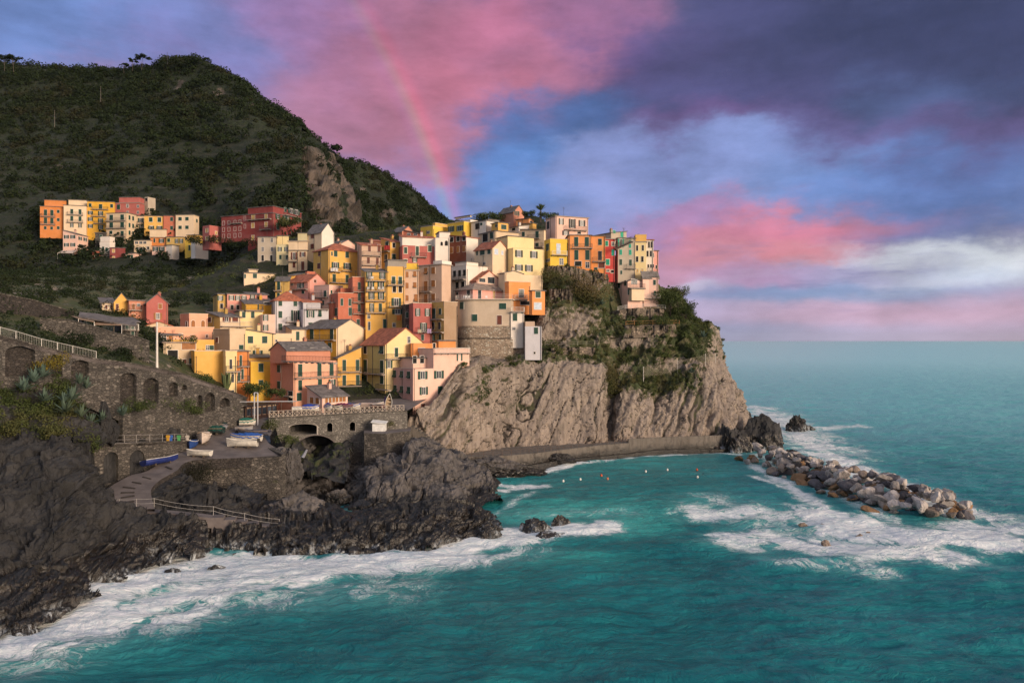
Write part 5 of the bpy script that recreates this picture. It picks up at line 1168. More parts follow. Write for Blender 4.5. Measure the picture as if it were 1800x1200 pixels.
# masonry face under the boat apron
def vwall(name, label, tops, zb, th, mat, cat='wall'):
    mb = MB(); p = [Vector(P(*q)) for q in tops]
    for a, b in zip(p[:-1], p[1:]):
        d = (b-a); n_ = Vector((-d.y, d.x, 0)).normalized()
        if n_.y < 0: n_ = -n_
        mb.prism([a[:2], b[:2], (b+n_*th)[:2], (a+n_*th)[:2]], zb, [a.z, b.z, b.z, a.z], mat)
    return tag(mb.build(name), label, cat)
o = vwall('retaining_wall', 'tall rubble stone wall holding up the boat apron', [(336,812,109),(372,811.5,111.5),(495,802,113.4)], -1, 1.0, M_mason)
a, b = Vector(P(372,811.5,111.5)), Vector(P(495,802,113.4)); mb = MB(); e = Vector(P(457,786,120)); mb.prism([b[:2], (b+Vector((.5, .4, 0)))[:2], (e+Vector((.9, .5, 0)))[:2], e[:2]], [2, 2, 2, 2], [b.z+.35, b.z+.35, e.z+.5, e.z+.5], M_mason)
tag(mb.build('low_wall'), 'low stone wall closing the boat apron on the stream side', 'wall')
# side of the apron towards the stream
mb = MB(); side = [P(495,802,113.6), P(500,790,119), P(488,765,126), P(482,740,131)]
for a, b in zip(side[:-1], side[1:]): mb.poly([(a[0], a[1], -1), (b[0], b[1], -1), (b[0], b[1], b[2]), (a[0], a[1], a[2])], M_mason)
tag(mb.build('retaining_wall'), 'rubble wall of the boat apron facing the stream gorge', 'wall')
# landing path at the foot of the slipway, with steps down to the right
lp = [P(100,905,91.5), P(183,898,92.6), P(272,900,92.6), P(320,904,93), P(372,910,93.6)]
tag(strip('path', lp, 1.6, 1.3, M_conc, 1).build('path'), kind='structure')
mb = MB(); st0 = Vector(P(372,910,93.6)); st1 = Vector(P(492,931,95.4)); nst = 6; dd = (st1-st0)/nst; nn = Vector((-dd.y, dd.x, 0)).normalized()*1.8
for i in range(nst):
    a = st0+dd*i; b = a+dd; mb.prism([a[:2], b[:2], (b+nn)[:2], (a+nn)[:2]], a.z-2.2, a.z-.02*i, M_conc)
tag(mb.build('steps'), 'broad concrete steps running down beside the rope railing', 'steps')
gal = plain((.42, .40, .38), .5, name='galvanised')
rp = [(88,905,92),(183,895,93),(210,893,93.4),(240,892,93.4),(271,891,93.6),(375,905,94.4),(430,917,95.2),(491,927,96.2)]
mb = MB(); po = MB(); pr_ = [Vector(P(*q)) for q in rp]
po.bar((0, 0, 0), (0, 0, 1.15), .03, gal, 4)
for a, b in zip(pr_[:-1], pr_[1:]):
    for h_ in (1.1, .55):
        prev = None
        for k in range(9):
            f_ = k/8; q = a.lerp(b, f_)+Vector((0, 0, h_-.9*f_*(1-f_)*min(1, (b-a).length/8))); 
            if prev: mb.bar(prev, q, .022, gal, 4)
            prev = q
o = tag(mb.build('rope_railing'), 'sagging two strand rope railing along the landing path and steps', 'railing')
pm_ = po.mesh('post')
for q in pr_: link('post', pm_, o, q)

# harbour square
sq = [[(478,737,129),(560,733,131),(640,728,133),(716,722,135)], [(500,728,134),(570,724,136),(650,719,138),(730,714,140)], [(500,716,142),(600,708,146),(680,700,150),(760,695,152)], [(480,704,150),(600,694,157),(690,686,160),(780,680,162)]]
G = loft(sq, 40, 60); land('harbour_square', G+np.array([0, 0, .05]), M_conc)
# bridge below the square
pb_ = Pl(472, 128.5, 716, 134)
bt = [(472,735),(540,731),(640,725.5),(716,722)]
hb = [arch(pb_, 515, 595, 765, 830, .42, 24), arch(pb_, 509, 557, 744.5, 762.5, .12, 14), arch(pb_, 575, 584.5, 742.5, 758.5, .45), arch(pb_, 615, 624.5, 741, 757, .45)]
br = wallthing('stone_bridge', 'grey stone bridge with one big arch and small openings below the square', 'bridge', material('bridge_masonry', f_mason((.15, .138, .122), (.26, .24, .212), 1.9)), pb_, bt,
    [(478,806),(505,812),(520,828),(595,828),(660,815),(716,800)], hb, 6.0, coping=True)
mb = MB()
nrm = Vector((-pb_.d[1], pb_.d[0], 0)); 
for hx, hp in ((0, hb[0]), (1, hb[1]), (2, hb[2]), (3, hb[3])):
    pts = hp[1:]+[hp[0]]
    W3 = lambda q, k: Vector((pb_.a[0]+q[0]*pb_.d[0], pb_.a[1]+q[0]*pb_.d[1], q[1]))-nrm*k
    cz = sum(q[1] for q in hp)/len(hp); cu_ = sum(q[0] for q in hp)/len(hp)
    for p_, q_ in zip(hp[1:-1], hp[2:]):
        o_ = lambda r: (cu_+(r[0]-cu_)*(1.08 if hx == 0 else 1.1), cz+(r[1]-cz)*(1.08 if hx == 0 else 1.14))
        mb.poly([W3(p_, .06), W3(o_(p_), .06), W3(o_(q_), .06), W3(q_, .06)], M_conc if hx == 0 else stucco((.4, .36, .32)))
mb.build('arch_ring', br)
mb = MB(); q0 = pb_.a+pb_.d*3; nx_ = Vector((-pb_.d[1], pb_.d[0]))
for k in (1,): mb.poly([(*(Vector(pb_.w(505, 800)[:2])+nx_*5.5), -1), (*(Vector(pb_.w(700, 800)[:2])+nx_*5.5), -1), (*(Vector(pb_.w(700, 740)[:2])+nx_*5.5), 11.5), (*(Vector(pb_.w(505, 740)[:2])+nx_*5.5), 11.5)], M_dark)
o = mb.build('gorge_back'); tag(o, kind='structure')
# rocky gorge sides with the stream
gg = [[(505,850,118),(508,815,121),(512,790,125),(516,770,130),(520,760,136)], [(525,838,119),(528,812,124),(532,795,129),(536,782,135),(540,775,140)],
      [(545,838,119),(548,815,124),(551,800,130),(554,790,136),(556,785,140)], [(575,845,118),(578,815,123),(582,795,129),(586,782,135),(588,778,140)], [(610,850,118),(612,815,122),(614,795,126),(616,775,131),(618,765,134)]]
G = loft(gg, 120, 90); N = normals(G); N = N if N[60, 40, 2] > 0 else -N; G += N*(blocks(G/2.2, 5, 1)*1.4+fbm(G/3, 5, 4)*.8)[..., None]
land('gorge_rock', G, M_dark, {'veg': .35+fbm(G/2, 3, 5)})
mb = MB(); prev = None
for px_, py_, Y_, w_ in [(540,791,126.5,.2),(536,798,124,.3),(532,805,122,.35)]:
    p_ = Vector(P(px_, py_, Y_))+Vector((0, -.3, .1)); cur = (p_-Vector((w_, 0, 0)), p_+Vector((0, -.25, .15)), p_+Vector((w_, 0, 0)))
    if prev:
        for k in range(2): mb.poly([prev[k], cur[k], cur[k+1], prev[k+1]], plain((.34, .35, .39), .4, name='white_water'))
    prev = cur
tag(mb.build('waterfall', smooth=True), 'thin white waterfall dropping through the gorge under the bridge', 'waterfall')
# crossed white parapet on the bridge
rl = MB(); A_ = Vector(pb_.w(473, 734)); B_ = Vector(pb_.w(710, 722.3)); n = 30
beige = plain((.52, .44, .36), .6, name='cream_paint')
ro = tag(MB().build('parapet_railing'), 'cream railing of crossed bars along the edge of the harbour square', 'railing')
for i in range(n+1):
    p_ = A_.lerp(B_, i/n); rl.bar(p_, p_+Vector((0, 0, 1.15)), .06, beige)
    if i < n:
        q_ = A_.lerp(B_, (i+1)/n); rl.bar(p_+Vector((0, 0, .1)), q_+Vector((0, 0, 1.0)), .038, beige, 4); rl.bar(p_+Vector((0, 0, 1.0)), q_+Vector((0, 0, .1)), .038, beige, 4)
rl.bar(A_+Vector((0, 0, 1.12)), B_+Vector((0, 0, 1.12)), .05, beige); rl.bar(A_+Vector((0, 0, .12)), B_+Vector((0, 0, .12)), .04, beige)
ro.data = rl.mesh('parapet_railing')
# quay block right of the bridge
mb = MB(); q = [P(640,768,128), P(680,772,127), P(722,768,131), P(722,752,137), P(640,752,136)]; zq = 10.0
mb.prism([v[:2] for v in q], -1, zq, M_mason, M_conc); tag(mb.build('quay'), 'small stone quay with a concrete deck between bridge and rock', 'quay')
mb = MB(); zz = zq; c0 = Vector((*P(667, 760, 131)[:2], zq)); wht = plain((.8, .8, .78), .5, name='kiosk_white')
mb.box(c0.x-1.1, c0.x+1.1, c0.y-.9, c0.y+.9, zz, zz+1.3, wht)
o = tag(mb.build('kiosk'), 'small white kiosk with a tilted white roof on the quay', 'kiosk')
mb = MB(); mb.prism([(c0.x-1.35, c0.y-1.1), (c0.x+1.35, c0.y-1.1), (c0.x+1.35, c0.y+1.1), (c0.x-1.35, c0.y+1.1)], [zz+1.55, zz+1.3, zz+1.5, zz+1.8], [zz+1.65, zz+1.4, zz+1.6, zz+1.9], wht); mb.build('roof', o)
mb = MB(); s0 = Vector(P(661, 757, 134)); s1 = Vector(P(684, 733, 135)); 
for i in range(12): f_ = i/12; p_ = s0.lerp(s1, f_); mb.box(p_.x, p_.x+.25, p_.y-.6, p_.y+.6, p_.z, p_.z+.12, M_conc)
for s_ in (-.6, .6): mb.bar(s0+Vector((0, s_, .9)), s1+Vector((0, s_, .9)), .04, M_white); mb.bar(s0+Vector((0, s_, 0)), s1+Vector((0, s_, 0)), .08, M_conc)
tag(mb.build('staircase'), 'narrow outside staircase with white handrails climbing from the quay to the square', 'staircase')
# walkway round the foot of the cliff
wy = [(772,141),(807,143.2),(850,144.2),(899,146.5),(945,150),(991,155),(1055,162),(1105,165.5),(1158,168.4),(1215,171),(1269,173),(1318,175.5)]
def plan(px, Y): return ((px-900)/F*Y, Y)
def wz(px): return float(np.interp(px, [772, 807, 1000, 1158, 1269, 1318], [3.9, 3.4, 3.1, 3.0, 2.9, 2.2]))
M_quay = rockmat('sea_wall', (.13, .115, .10), (.18, .16, .14), (.08, .07, .06), (0, 0, 0), 2.6, .3, 1.2, .6, .2)
pts = [(*plan(px, Y), wz(px)) for px, Y in wy]
mb = strip('x', pts, 12, 6, M_quay, 1)
tag(mb.build('sea_walkway'), kind='structure')
mb = strip('x', [(x-.0, y-1.5, 1.0+.3*math.sin(i*1.7)) for i, (x, y, z) in enumerate(pts)], 2, 3, M_quay, 1); tag(mb.build('sea_walkway'), kind='structure')
# outer parapet where the walkway rises
mb = strip('x', [(x, y+.02, z+.9) for x, y, z in pts[7:]], .45, 1.5, M_quay, 1)
tag(mb.build('parapet_wall'), 'weathered parapet wall of the walkway below the point', 'wall')
rail('railing', 'thin rusty railing along the walkway at the foot of the cliff', [(x, y+.15, z) for x, y, z in pts[:8]], 1.05, 2.0, plain((.16, .10, .07), .8, name='rusty_iron'), (1., .5), .022)
mb = MB(); a_ = Vector((*plan(722, 138), 9.9)); b_ = Vector((*plan(800, 142.6), 3.7))
for k in range(14): p_ = a_.lerp(b_, k/14); q_ = a_.lerp(b_, (k+1)/14); mb.box(min(p_.x, q_.x), max(p_.x, q_.x), p_.y-.3, p_.y+2.2, p_.z-3, p_.z, M_quay)
tag(mb.build('steps'), 'worn steps dropping from the quay to the cliff walkway', 'steps')
# retaining wall under the cliff-top row, and terraces of the point
_ca, _cb = frac(cliffDG)
def surfY(px, py):
    k = np.argsort((_ca-px)**2+(_cb-py)**2, axis=None)[:12]; return float(np.min(cliffDG.reshape(-1, 3)[k, 1]))
def cwall(label, pts_, h, mat=M_masonp, th=1.0, cat='wall', name='terrace_wall'):
    # a wall footed on the slope: h is its height in photo pixels; the terrace behind runs back into the ground
    xs = [q[0] for q in pts_]; X_ = np.arange(xs[0], xs[-1]+1, 3.0); T_ = np.interp(X_, xs, [q[1] for q in pts_]); Ys = np.array([surfY(x, y+h) for x, y in zip(X_, T_)])
    Ys = np.convolve(np.pad(Ys, 3, 'edge'), np.ones(7)/7, 'valid')-.3
    p = [Vector(q) for q in along([P(x, y, Y) for x, y, Y in zip(X_, T_, Ys)], .35)]; n, m = len(p), 10; G_ = np.zeros((n, m+4, 3)); hm_ = (h+9)/F*Ys.mean()
    for i, q in enumerate(p):
        d = p[min(i+1, n-1)]-p[max(i-1, 0)]; nn_ = Vector((-d.y, d.x, 0)).normalized(); nn_ = nn_ if nn_.y > 0 else -nn_
        e_ = max(0, 1-min(i, n-1-i)/2.5); q = q+nn_*e_*2.5
        for k in range(m): G_[i, k] = q-Vector((0, 0, hm_*(1-k/(m-1))))+nn_*(.08*hm_*k/(m-1))
        for k in range(4): G_[i, m+k] = Vector(G_[i, m-1])+nn_*(th*(k+1)/4)-Vector((0, 0, .05*k+e_*.5))
    N_ = normals(G_); N_ = N_ if N_[n//2, 3, 1] < 0 else -N_
    G_ += N_*(fbm(G_/1.2, 4, 3)*.3+blocks(G_/.6, 4)*.12)[..., None]
    return tag(link(name, npmesh(name, G_.reshape(-1, 3), grid_faces(n, m+4), mat, False)), label, cat)
M_earth = material('earth_masonry', f_mason((.15, .12, .093), (.25, .20, .155), .9))
cwall('curving stone wall with a slate rim directly under the cliff row houses', [(955,468),(985,466),(1010,470),(1045,477),(1072,482),(1100,488)], 16, M_earth, 7)
cwall('pale square retaining wall below the dark hedge on the cliff garden', [(962,507),(1014,508)], 17, M_earth, 5)
cwall('low garden wall under the pale pink villa terrace', [(1084,546),(1100,543),(1130,541),(1172,543)], 14, M_earth, 9)
cwall('long curved terrace wall with a rust orange pipe below the villa', [(1098,572),(1130,571),(1170,570),(1196,570)], 13, M_earth, 7)
cwall('low mossy wall under the wire fence of the overgrown slope', [(970,612),(1010,610),(1050,611)], 9, M_earth, 3)
rail('railing', 'terrace railing with a rust orange pipe below the villa', [P(x, y, surfY(x, y+13)-.1) for x, y in [(1100,572),(1130,571),(1165,570),(1194,570)]], 1.0, 2.4, plain((.5, .25, .1), .6, name='rust_paint'), (1., .4), .04)
rail('railing', 'white slatted terrace railing in front of the villa ground floor', [P(x, y, surfY(x, y+14)-.1) for x, y in [(1086,546),(1100,543),(1130,541),(1170,543)]], 1.0, 1.8, M_white, (1., .75, .5, .25), .03)
rail('railing', 'thin wire fence across the overgrown slope above the slab', [P(x, y, surfY(x, y+4)-.2) for x, y in [(958,608),(1000,608),(1045,607),(1090,603)]], 1.0, 2.4, plain((.4, .36, .3), .6, name='wire'), (1., .5), .025)
# rock fall net
net = MB(); ncol = plain((.38, .33, .26), .8, name='net_wire'); np_ = [(x, y, surfY(x, y)-.7) for x, y in [(1131,666),(1191,650),(1240,637),(1258,633)]]; nh = [3.0, 2.4, 2.2, 1.8]
npv = [Vector(P(*q)) for q in np_]; po = MB()
for q, h_ in zip(npv, nh): po.bar(q-Vector((0, 0, .8)), q+Vector((0, 0, h_)), .08, M_white)
for i in range(3):
    a, b = npv[i], npv[i+1]; n = max(3, int((b-a).length/.5))
    for k in range(n):
        for u0, v0, u1, v1 in [((k+j*0)/n, j/6, (k+1)/n, (j+1)/6) for j in range(6)]+[(k/n, (j+1)/6, (k+1)/n, j/6) for j in range(6)]:
            def pt(u, v):
                h_ = nh[i]+(nh[i+1]-nh[i])*u; sag = 1.2*u*(1-u); return a.lerp(b, u)+Vector((0, -.3*math.sin(v*3), v*h_-sag*(.4+v*.6)))
            net.bar(pt(u0, v0), pt(u1, v1), .016, ncol, 3)
o = tag(net.build('rockfall_net'), 'sagging rope mesh rockfall net on posts above the right part of the cliff', 'safety net'); po.build('post', o)

# ------------------------------------------------------------------ the round tower
def tower():
    K = 'G'; X = lambda v: 660+v/5.7133; Yp = lambda v: 480+v/5.7133; Y0 = 171
    zt = P(836, Yp(268), Y0)[2]; zm = P(836, Yp(530), Y0)[2]; zb = P(836, Yp(900), Y0)[2]-3
    r = 4.3; cx = (X(1010)-900)/F*175.2; cy = 175.2
    def foot(g, rr=None):
        pts = [(cx+(r+g)*math.cos(a), cy+(r+g)*math.sin(a)) for a in np.linspace(R(175), R(275), 16)]
        e = (X(1362+(g*28))-900)/F*171.8; pts.append((e, 170.95-g)); pts.append((e+1.5, 180)); pts.append((cx-r-g, 180)); return pts
    root = empty('round_tower_house', (cx, cy, zb)); tag(root, 'sand coloured round bastion house on a stone base, under the pink top floor', 'tower', 'houses of the village')
    L = lambda pts: [(x-cx, y-cy) for x, y in pts]
    mb = MB(); mb.prism(L(foot(0)), zm-zb, zt-zb, stucco((.54, .43, .32))); mb.build('wall', root)
    mb = MB(); fb = foot(.7); ft = foot(.25); n = len(fb)
    e2 = (X(1500)-900)/F*172.5
    mb.prism(L(foot(.18)), zm-zb-5, zm-zb-.002, M_masonp)
    mb.prism([(x-cx, y-cy) for x, y in foot(.55)], 0, zm-zb-3.1, M_masonp)
    e0 = (X(1362)-900)/F*171.8
    mb.prism([(e0-.6-cx, 171.2-cy), (e2-cx, 171.9-cy), (e2-cx, 180-cy), (e0-.6-cx, 180-cy)], 0, P(900, Yp(600), 172)[2]-zb, M_masonp)
    mb.build('stone_base', root)
    mb = MB(); mb.prism(L(foot(.34)), zm-zb-2.95, zm-zb-2.75, M_mason); mb.prism(L(foot(.62)), zt-zb, zt-zb+.22, stucco((.6, .5, .4))); mb.build('cornice', root)
    mb = MB(); f2 = foot(.5)
    for i in range(0, 17):
        a = Vector((f2[i][0]-cx, f2[i][1]-cy, zt-zb+.22)); mb.bar(a, a+Vector((0, 0, 1)), .03, M_white, 4)
        if i: 
            for h_ in (1., .6, .25): mb.bar(pv+Vector((0, 0, h_)), a+Vector((0, 0, h_)), .022, M_white, 3)
        pv = a
    mb.build('railing', root)
    for kind, c, x, y, w_, h_ in [('c','g',868,325,44,74),('c','g',1138,322,34,62),('c','g',1278,332,70,60),('c','g',997,448,52,68),('c','g',1136,450,26,70),('p','r',1245,470,46,90)]:
        px, py = X(x), Yp(y); k = 171/F/5.7133
        tt = (px-900)/F
        # hit the circle or the flat front
        A = 1+tt*tt; B = -2*(tt*cx+cy); C_ = cx*cx+cy*cy-r*r; D = B*B-4*A*C_
        if D > 0 and x < 1150 and x != 1138 or (x in (1138, 1136)): Yh = (-B-math.sqrt(max(D, 0)))/2/A; ang = math.atan2(Yh-cy, tt*Yh-cx)+math.pi/2
        else: Yh = 170.95; ang = 0
        z = CAMZ-(py-HY)/F*Yh; wm = round(w_*k/max(.5, math.cos(ang)), 1); hm = round(h_*k, 1)
        wo = link('window', win_mesh(kind, c, wm, hm, 0), root, (tt*Yh-cx, Yh-cy-.02, z-zb), ang)
        if kind == 'c': [link('shutter', leaf_pair('c', c, wm, hm, q_), wo, (0, 0, 0)) for q_ in (-1, 1)]
tower()
H('C','pink top floor of the round tower with a hip roof, terrace and white chairs','mauve',800,978,1335,962,1072,173.2,38,'Hu','pg 1045 1015 34x94;py 1190 1010 20x90;pg 935 1000 34x60;pd 822 1020 20x60',col2='pink',rise=1.9,down=.5)
H('G','white block with one green window standing beside the round tower','white',1356,1360,1492,386,620,170.6,8,'O','cg 1402 442 42x74;pw 1390 555 28x28;J 1365-1490 385',down=3)
H('G','detached white windowed tower block at the top of the cliff','lilac',1498,1504,1670,534,846,168.5,6,'O','cg 1613 577 38x68;pd 1598 800 14x22',down=.6,tiers=[(1504,1506,1600,486,534,.6,'O','tan')])
H('H','restaurant veranda with a slate roof and rows of wooden windows on the square','palepink',428,542,733,588,690,133.5,34,'Bs','pb 463,505 614 28x46;pb 573,600 612 22x48;pb 627,652 607 22x46;pb 680,706 603 24x46',rise=1.7,cat='restaurant',name='restaurant_veranda',group='harbour buildings',down=1)
H('H','glass fronted shop with an awning at the foot of the mustard house','grey',665,667,848,545,610,152,8,'Bs','pd 720,800 580 70x46;pr 760 590 30x30',rise=.8,cat='shop',name='shop_front',group='harbour buildings',down=1)
# ------------------------------------------------------------------ leaves, bushes, trees
def leafcloud(C, Rd, n, size, seed=1, flat=.8, shell=.55):
    """leaf quads filling blobs: C centres (k,3), Rd radii (k,)"""
    g = np.random.default_rng(seed); C = np.asarray(C, float); k = len(C); Rd = np.asarray(Rd, float).reshape(k)
    n = np.maximum(8, (np.asarray(n)*np.ones(k)).astype(int)); idx = np.repeat(np.arange(k), n); N_ = len(idx)
    d = g.normal(size=(N_, 3)); d /= np.linalg.norm(d, axis=1, keepdims=True)
    lump = 1+.35*noise(d*2.2+idx[:, None]*3.7, 9)
    rad = (shell+(1-shell)*g.random(N_)**.5)*lump
    pos = C[idx]+d*(rad*Rd[idx])[:, None]*np.array([1, 1, flat])
    nrm = d+g.normal(size=(N_, 3))*.65; nrm /= np.linalg.norm(nrm, axis=1, keepdims=True)
    t1 = np.cross(nrm, g.normal(size=(N_, 3))); t1 /= np.linalg.norm(t1, axis=1, keepdims=True)+1e-9; t2 = np.cross(nrm, t1)
    s = (size*np.ones(k))[idx]*(.6+.8*g.random(N_)); s = s[:, None]
    V = np.stack([pos-t1*s*.5, pos-t2*s*.36, pos+t1*s*.5, pos+t2*s*.36], 1).reshape(-1, 3)
    Fq = np.arange(N_*4).reshape(-1, 4); clump = g.random(k)[idx]
    tint = np.clip(.55*clump+.35*g.random(N_)+.35*noise(pos/1.1, 3), 0, 1)
    return V, Fq, np.repeat(tint, 4)
def leafobj(name, C, Rd, n, size, mat, seed=1, flat=.8, parent=None, shell=.55, loc=None):
    V, Fq, ti = leafcloud(C, Rd, n, size, seed, flat, shell)
    return link(name, npmesh(name, V, Fq, mat, False, {'tint': ti}), parent, loc)
def scatter(G, mask, n, seed, Yclip=None):
    g = np.random.default_rng(seed); a = G[1:-1, 1:-1].reshape(-1, 3); m = np.clip(mask[1:-1, 1:-1].reshape(-1), 0, None)
    dA = np.linalg.norm(np.cross(G[2:, 1:-1]-G[1:-1, 1:-1], G[1:-1, 2:]-G[1:-1, 1:-1]), axis=-1).reshape(-1)
    w_ = m*dA; w_ /= w_.sum(); i = g.choice(len(a), n, p=w_); return a[i]+g.normal(size=(n, 3))*.3
# scrub on the hill and the spur
px, py = frac(hillG); vis = (px > -60)*(px < 640)*(py < 520)
gap = np.clip(.15+fbm(hillG/26, 4, 71)*2.0+.35*np.clip((250-py)/60, -.3, 1), 0.02, 1)*np.clip(1-hillR*1.7, 0, 1)*vis
rows = np.sin(hillG[..., 2]*1.25+fbm(hillG/30, 3, 5)*9); tz = np.clip((py-225)/30, 0, 1)*np.clip(.35+fbm(hillG/45, 3, 78)*2.2, 0, 1)
C = scatter(hillG, (gap+.12*vis)*(1-tz*(rows < .15)*.93), 8200, 1); rd = np.random.default_rng(3).gamma(4, .42, len(C))+.8
C[:, 2] += rd*.2
o = leafobj('hillside_scrub', C, rd, 50+rd*16, .75+rd*.07, M_leaf, 5, .78); tag(o, 'dark green scrub and low trees covering the terraced hill', 'scrub', kind='stuff')
px, py = frac(spurG); vis = (px > 440)*(px < 860)*(py < 470)
C = scatter(spurG, np.clip(.45+fbm(spurG/20, 4, 7)*1.4, .12, 1)*np.clip(1-spurR*1.5, .03, 1)*vis, 3600, 2); rd = np.random.default_rng(4).gamma(4, .30, len(C))+.6; C[:, 2] += rd*.2
o = leafobj('hillside_scrub', C, rd, 55+rd*16, .62+rd*.06, M_leaf, 6, .75); tag(o, 'green scrub growing between the crags of the spur behind the village', 'scrub', kind='stuff')
# overgrown top of the point
px, py = frac(cliffG); m = np.clip(cliffV-.25, 0, 1)*(py < 720)*(py > 455)
C = scatter(cliffG, m, 1700, 8); rd = np.random.default_rng(5).gamma(3, .14, len(C))+.2; C[:, 1] -= rd*.3
o = leafobj('cliff_shrubs', C, rd, 60+rd*60, .26, M_bush, 7, .8); tag(o, 'tangled green and ochre shrubs on the cliff top garden slopes', 'shrubs', kind='stuff')
px, py = frac(vilG); C = scatter(vilG, np.clip(.4+fbm(vilG/9, 3, 8)*1.5, .05, 1)*(py < 800), 1000, 9); rd = np.random.default_rng(6).gamma(4, .2, len(C))+.3
o = leafobj('garden_shrubs', C, rd, 70, .3, M_bush, 9, .8); tag(o, 'patches of garden green between the houses of the village', 'shrubs', kind='stuff')
px, py = frac(slopeG); C = scatter(slopeG, np.clip(.3+fbm(slopeG/9, 4, 3)*1.6, .03, 1)*(px > -80)*(py < 640), 1300, 12); rd = np.random.default_rng(7).gamma(4, .26, len(C))+.35
o = leafobj('slope_scrub', C, rd, 60+rd*45, .34, M_leaf, 10, .8); tag(o, 'dark scrub on the slope above the upper path', 'scrub', kind='stuff')
px, py = frac(foreG); m = np.clip((790-py)/40, 0, 1)*np.clip((330-px)/60, 0, 1)*(py > 655)*np.clip(.25+fbm(foreG/4, 3, 4)*1.8, 0, 1)*np.clip(1-((px-180)/30)**2, 0, 1)
m = m+((py < 765)*(py > 640)*(px < 175)*(px > -60))*np.clip(.35+fbm(foreG/5, 3, 2)*1.5, 0, 1)
C = scatter(foreG, m, 700, 13); rd = np.random.default_rng(8).gamma(4, .17, len(C))+.25
o = leafobj('slope_scrub', C, rd, 70+rd*50, .22, M_bush, 11, .85); tag(o, 'wild scrub under the arched wall at the left', 'scrub', kind='stuff')
def bush(label, px, py, Y, r, name='bush', mat=None, n=900, size=.22, flat=.85, cat='bush', group=None, k=7, spread=.55, seed=None):
    seed = seed or int(px*7+py); g = np.random.default_rng(seed); base = Vector(P(px, py, Y))
    C = g.normal(size=(k, 3))*r*spread*np.array([1, .8, .6]); C[:, 2] = np.abs(C[:, 2])
    o = leafobj(name, C, np.full(k, r*.62), n/k, size, mat or M_bush, seed, flat, None, .45, base); return tag(o, label, cat, group)
def tree(label, px, pyb, pyt, Y, w, name='tree', mat=None, n=2600, size=.3, trunk=.3, cat='tree', group=None, k=12, umbrella=False, seed=None):
    seed = seed or int(px*3+pyb); g = np.random.default_rng(seed); b = Vector(P(px, pyb, Y)); h = (pyb-pyt)/F*Y
    o = empty(name, b); tag(o, label, cat, group)
    tr = MB(); lean = Vector((g.normal()*.06*h, g.normal()*.04*h, h*(.55 if not umbrella else .75))); r0 = max(.06, h*trunk*.07)
    tr.bar((0, 0, -.5), lean*.5, r0, M_bark, 6, r0*.8); tr.bar(lean*.5, lean, r0*.8, M_bark, 6, r0*.5)
    C = []
    for i in range(k):
        a = g.random()*6.28; q = math.sqrt(g.random())*w*.5; z = h*(.5+.38*g.random()) if not umbrella else h*(.82+.12*g.random())
        c = Vector((math.cos(a)*q, math.sin(a)*q, z)); C.append(c); tr.bar(lean*(.45+.5*g.random()), c, r0*.4, M_bark, 4, r0*.12)
    tr.build('trunk', o); leafobj('crown', np.array(C), np.full(k, w*.23 if not umbrella else w*.2), n/k, size, mat or M_bush, seed, .75 if not umbrella else .4, o, .35)
    return o
tree('spreading plane tree with bronze green leaves in front of the salmon house', 448, 708, 672, 133, 4.2, n=2600, size=.22, k=14)
tree('smaller olive green tree touching the salmon house wall', 483, 708, 683, 133.5, 3.0, n=1500, size=.22)
tree('round dark tree in front of the dark red apartment block', 512, 410, 382, 232, 7, n=2200, size=.4)
tree('bushy dark tree growing past the villa at the cliff end', 1178, 565, 505, 190, 9, n=5200, size=.30, k=16)
tree('tall thin leaved tree at the very edge of the cliff top', 1196, 560, 496, 193, 5.5, n=2600, size=.24, k=12)
tree('low spreading tree hanging over the cliff edge', 1203, 575, 530, 190, 6, n=2800, size=.26, k=12)
tree('green shrubby tree behind the salmon gable on the ridge', 852, 392, 374, 228, 6, n=1300, size=.35)
tree('dense dark tree right of the ridge gable', 872, 393, 378, 226, 6, n=1200, size=.35)
tree('bushy tree below the palm on the ridge', 962, 392, 373, 216, 5, n=1300, size=.32)
tree('small round tree left of the palm on the ridge', 930, 388, 372, 218, 4, n=900, size=.32)
for i, (x, yb, yt, w_, lb) in enumerate([(8, 120, 99, 9, 'flat topped pine at the left end of the hill crest'), (24, 122, 98, 9, 'second umbrella pine at the left end of the hill crest'), (233, 120, 104, 5, 'small thin pine on the crest left of the summit'), (249, 118, 97, 9, 'wind bent umbrella pine on the crest left of the summit'),
    (218, 124, 112, 5, 'low bushy pine furthest from the summit in its crest group')]):
    tree(lb, x, yb+4, yt, 462, w_, 'pine_tree', M_leaf, 900, .7, .22, umbrella=True, k=9, group='pines on the hill crest')
for x, y, r_, lb in [(502, 214, 3.2, 'round lone bush on the right shoulder of the hill'), (590, 262, 2.6, 'small round bush on the skyline of the spur'), (172, 124, 3, 'dark bush on the left crest'), (98, 119, 2.6, 'small bush on the far left crest'), (430, 158, 4, 'bush on the rocky shoulder right of the summit'), (340, 106, 4, 'bush crowning the summit rocks'), (300, 108, 3.6, 'dense bush on the summit left of the rocks')]:
    bush(lb, x, y, float(np.interp(x, [0, 330, 530, 600], [462, 455, 400, 395])), r_, mat=M_leaf, size=.8, n=500)
bush('bright yellow flowering broom beside the second blind arch', 84, 645, 99, 1.7, mat=leafmat('broom', (.20, .14, .015), (.10, .10, .02), (.07, .08, .02)), size=.2)
bush('rounded dark green bush at the foot of the dry stone wall', 131, 602, 112, 1.9, mat=M_leaf, size=.2, n=1500)
bush('dark ivy mass hanging over the corner of the boat apron wall', 351, 840, 108.0, 2.0, mat=leafmat('ivy', (.012, .014, .008), (.02, .02, .01), (.02, .018, .012)), size=.16, n=2200, flat=1.4, name='ivy')
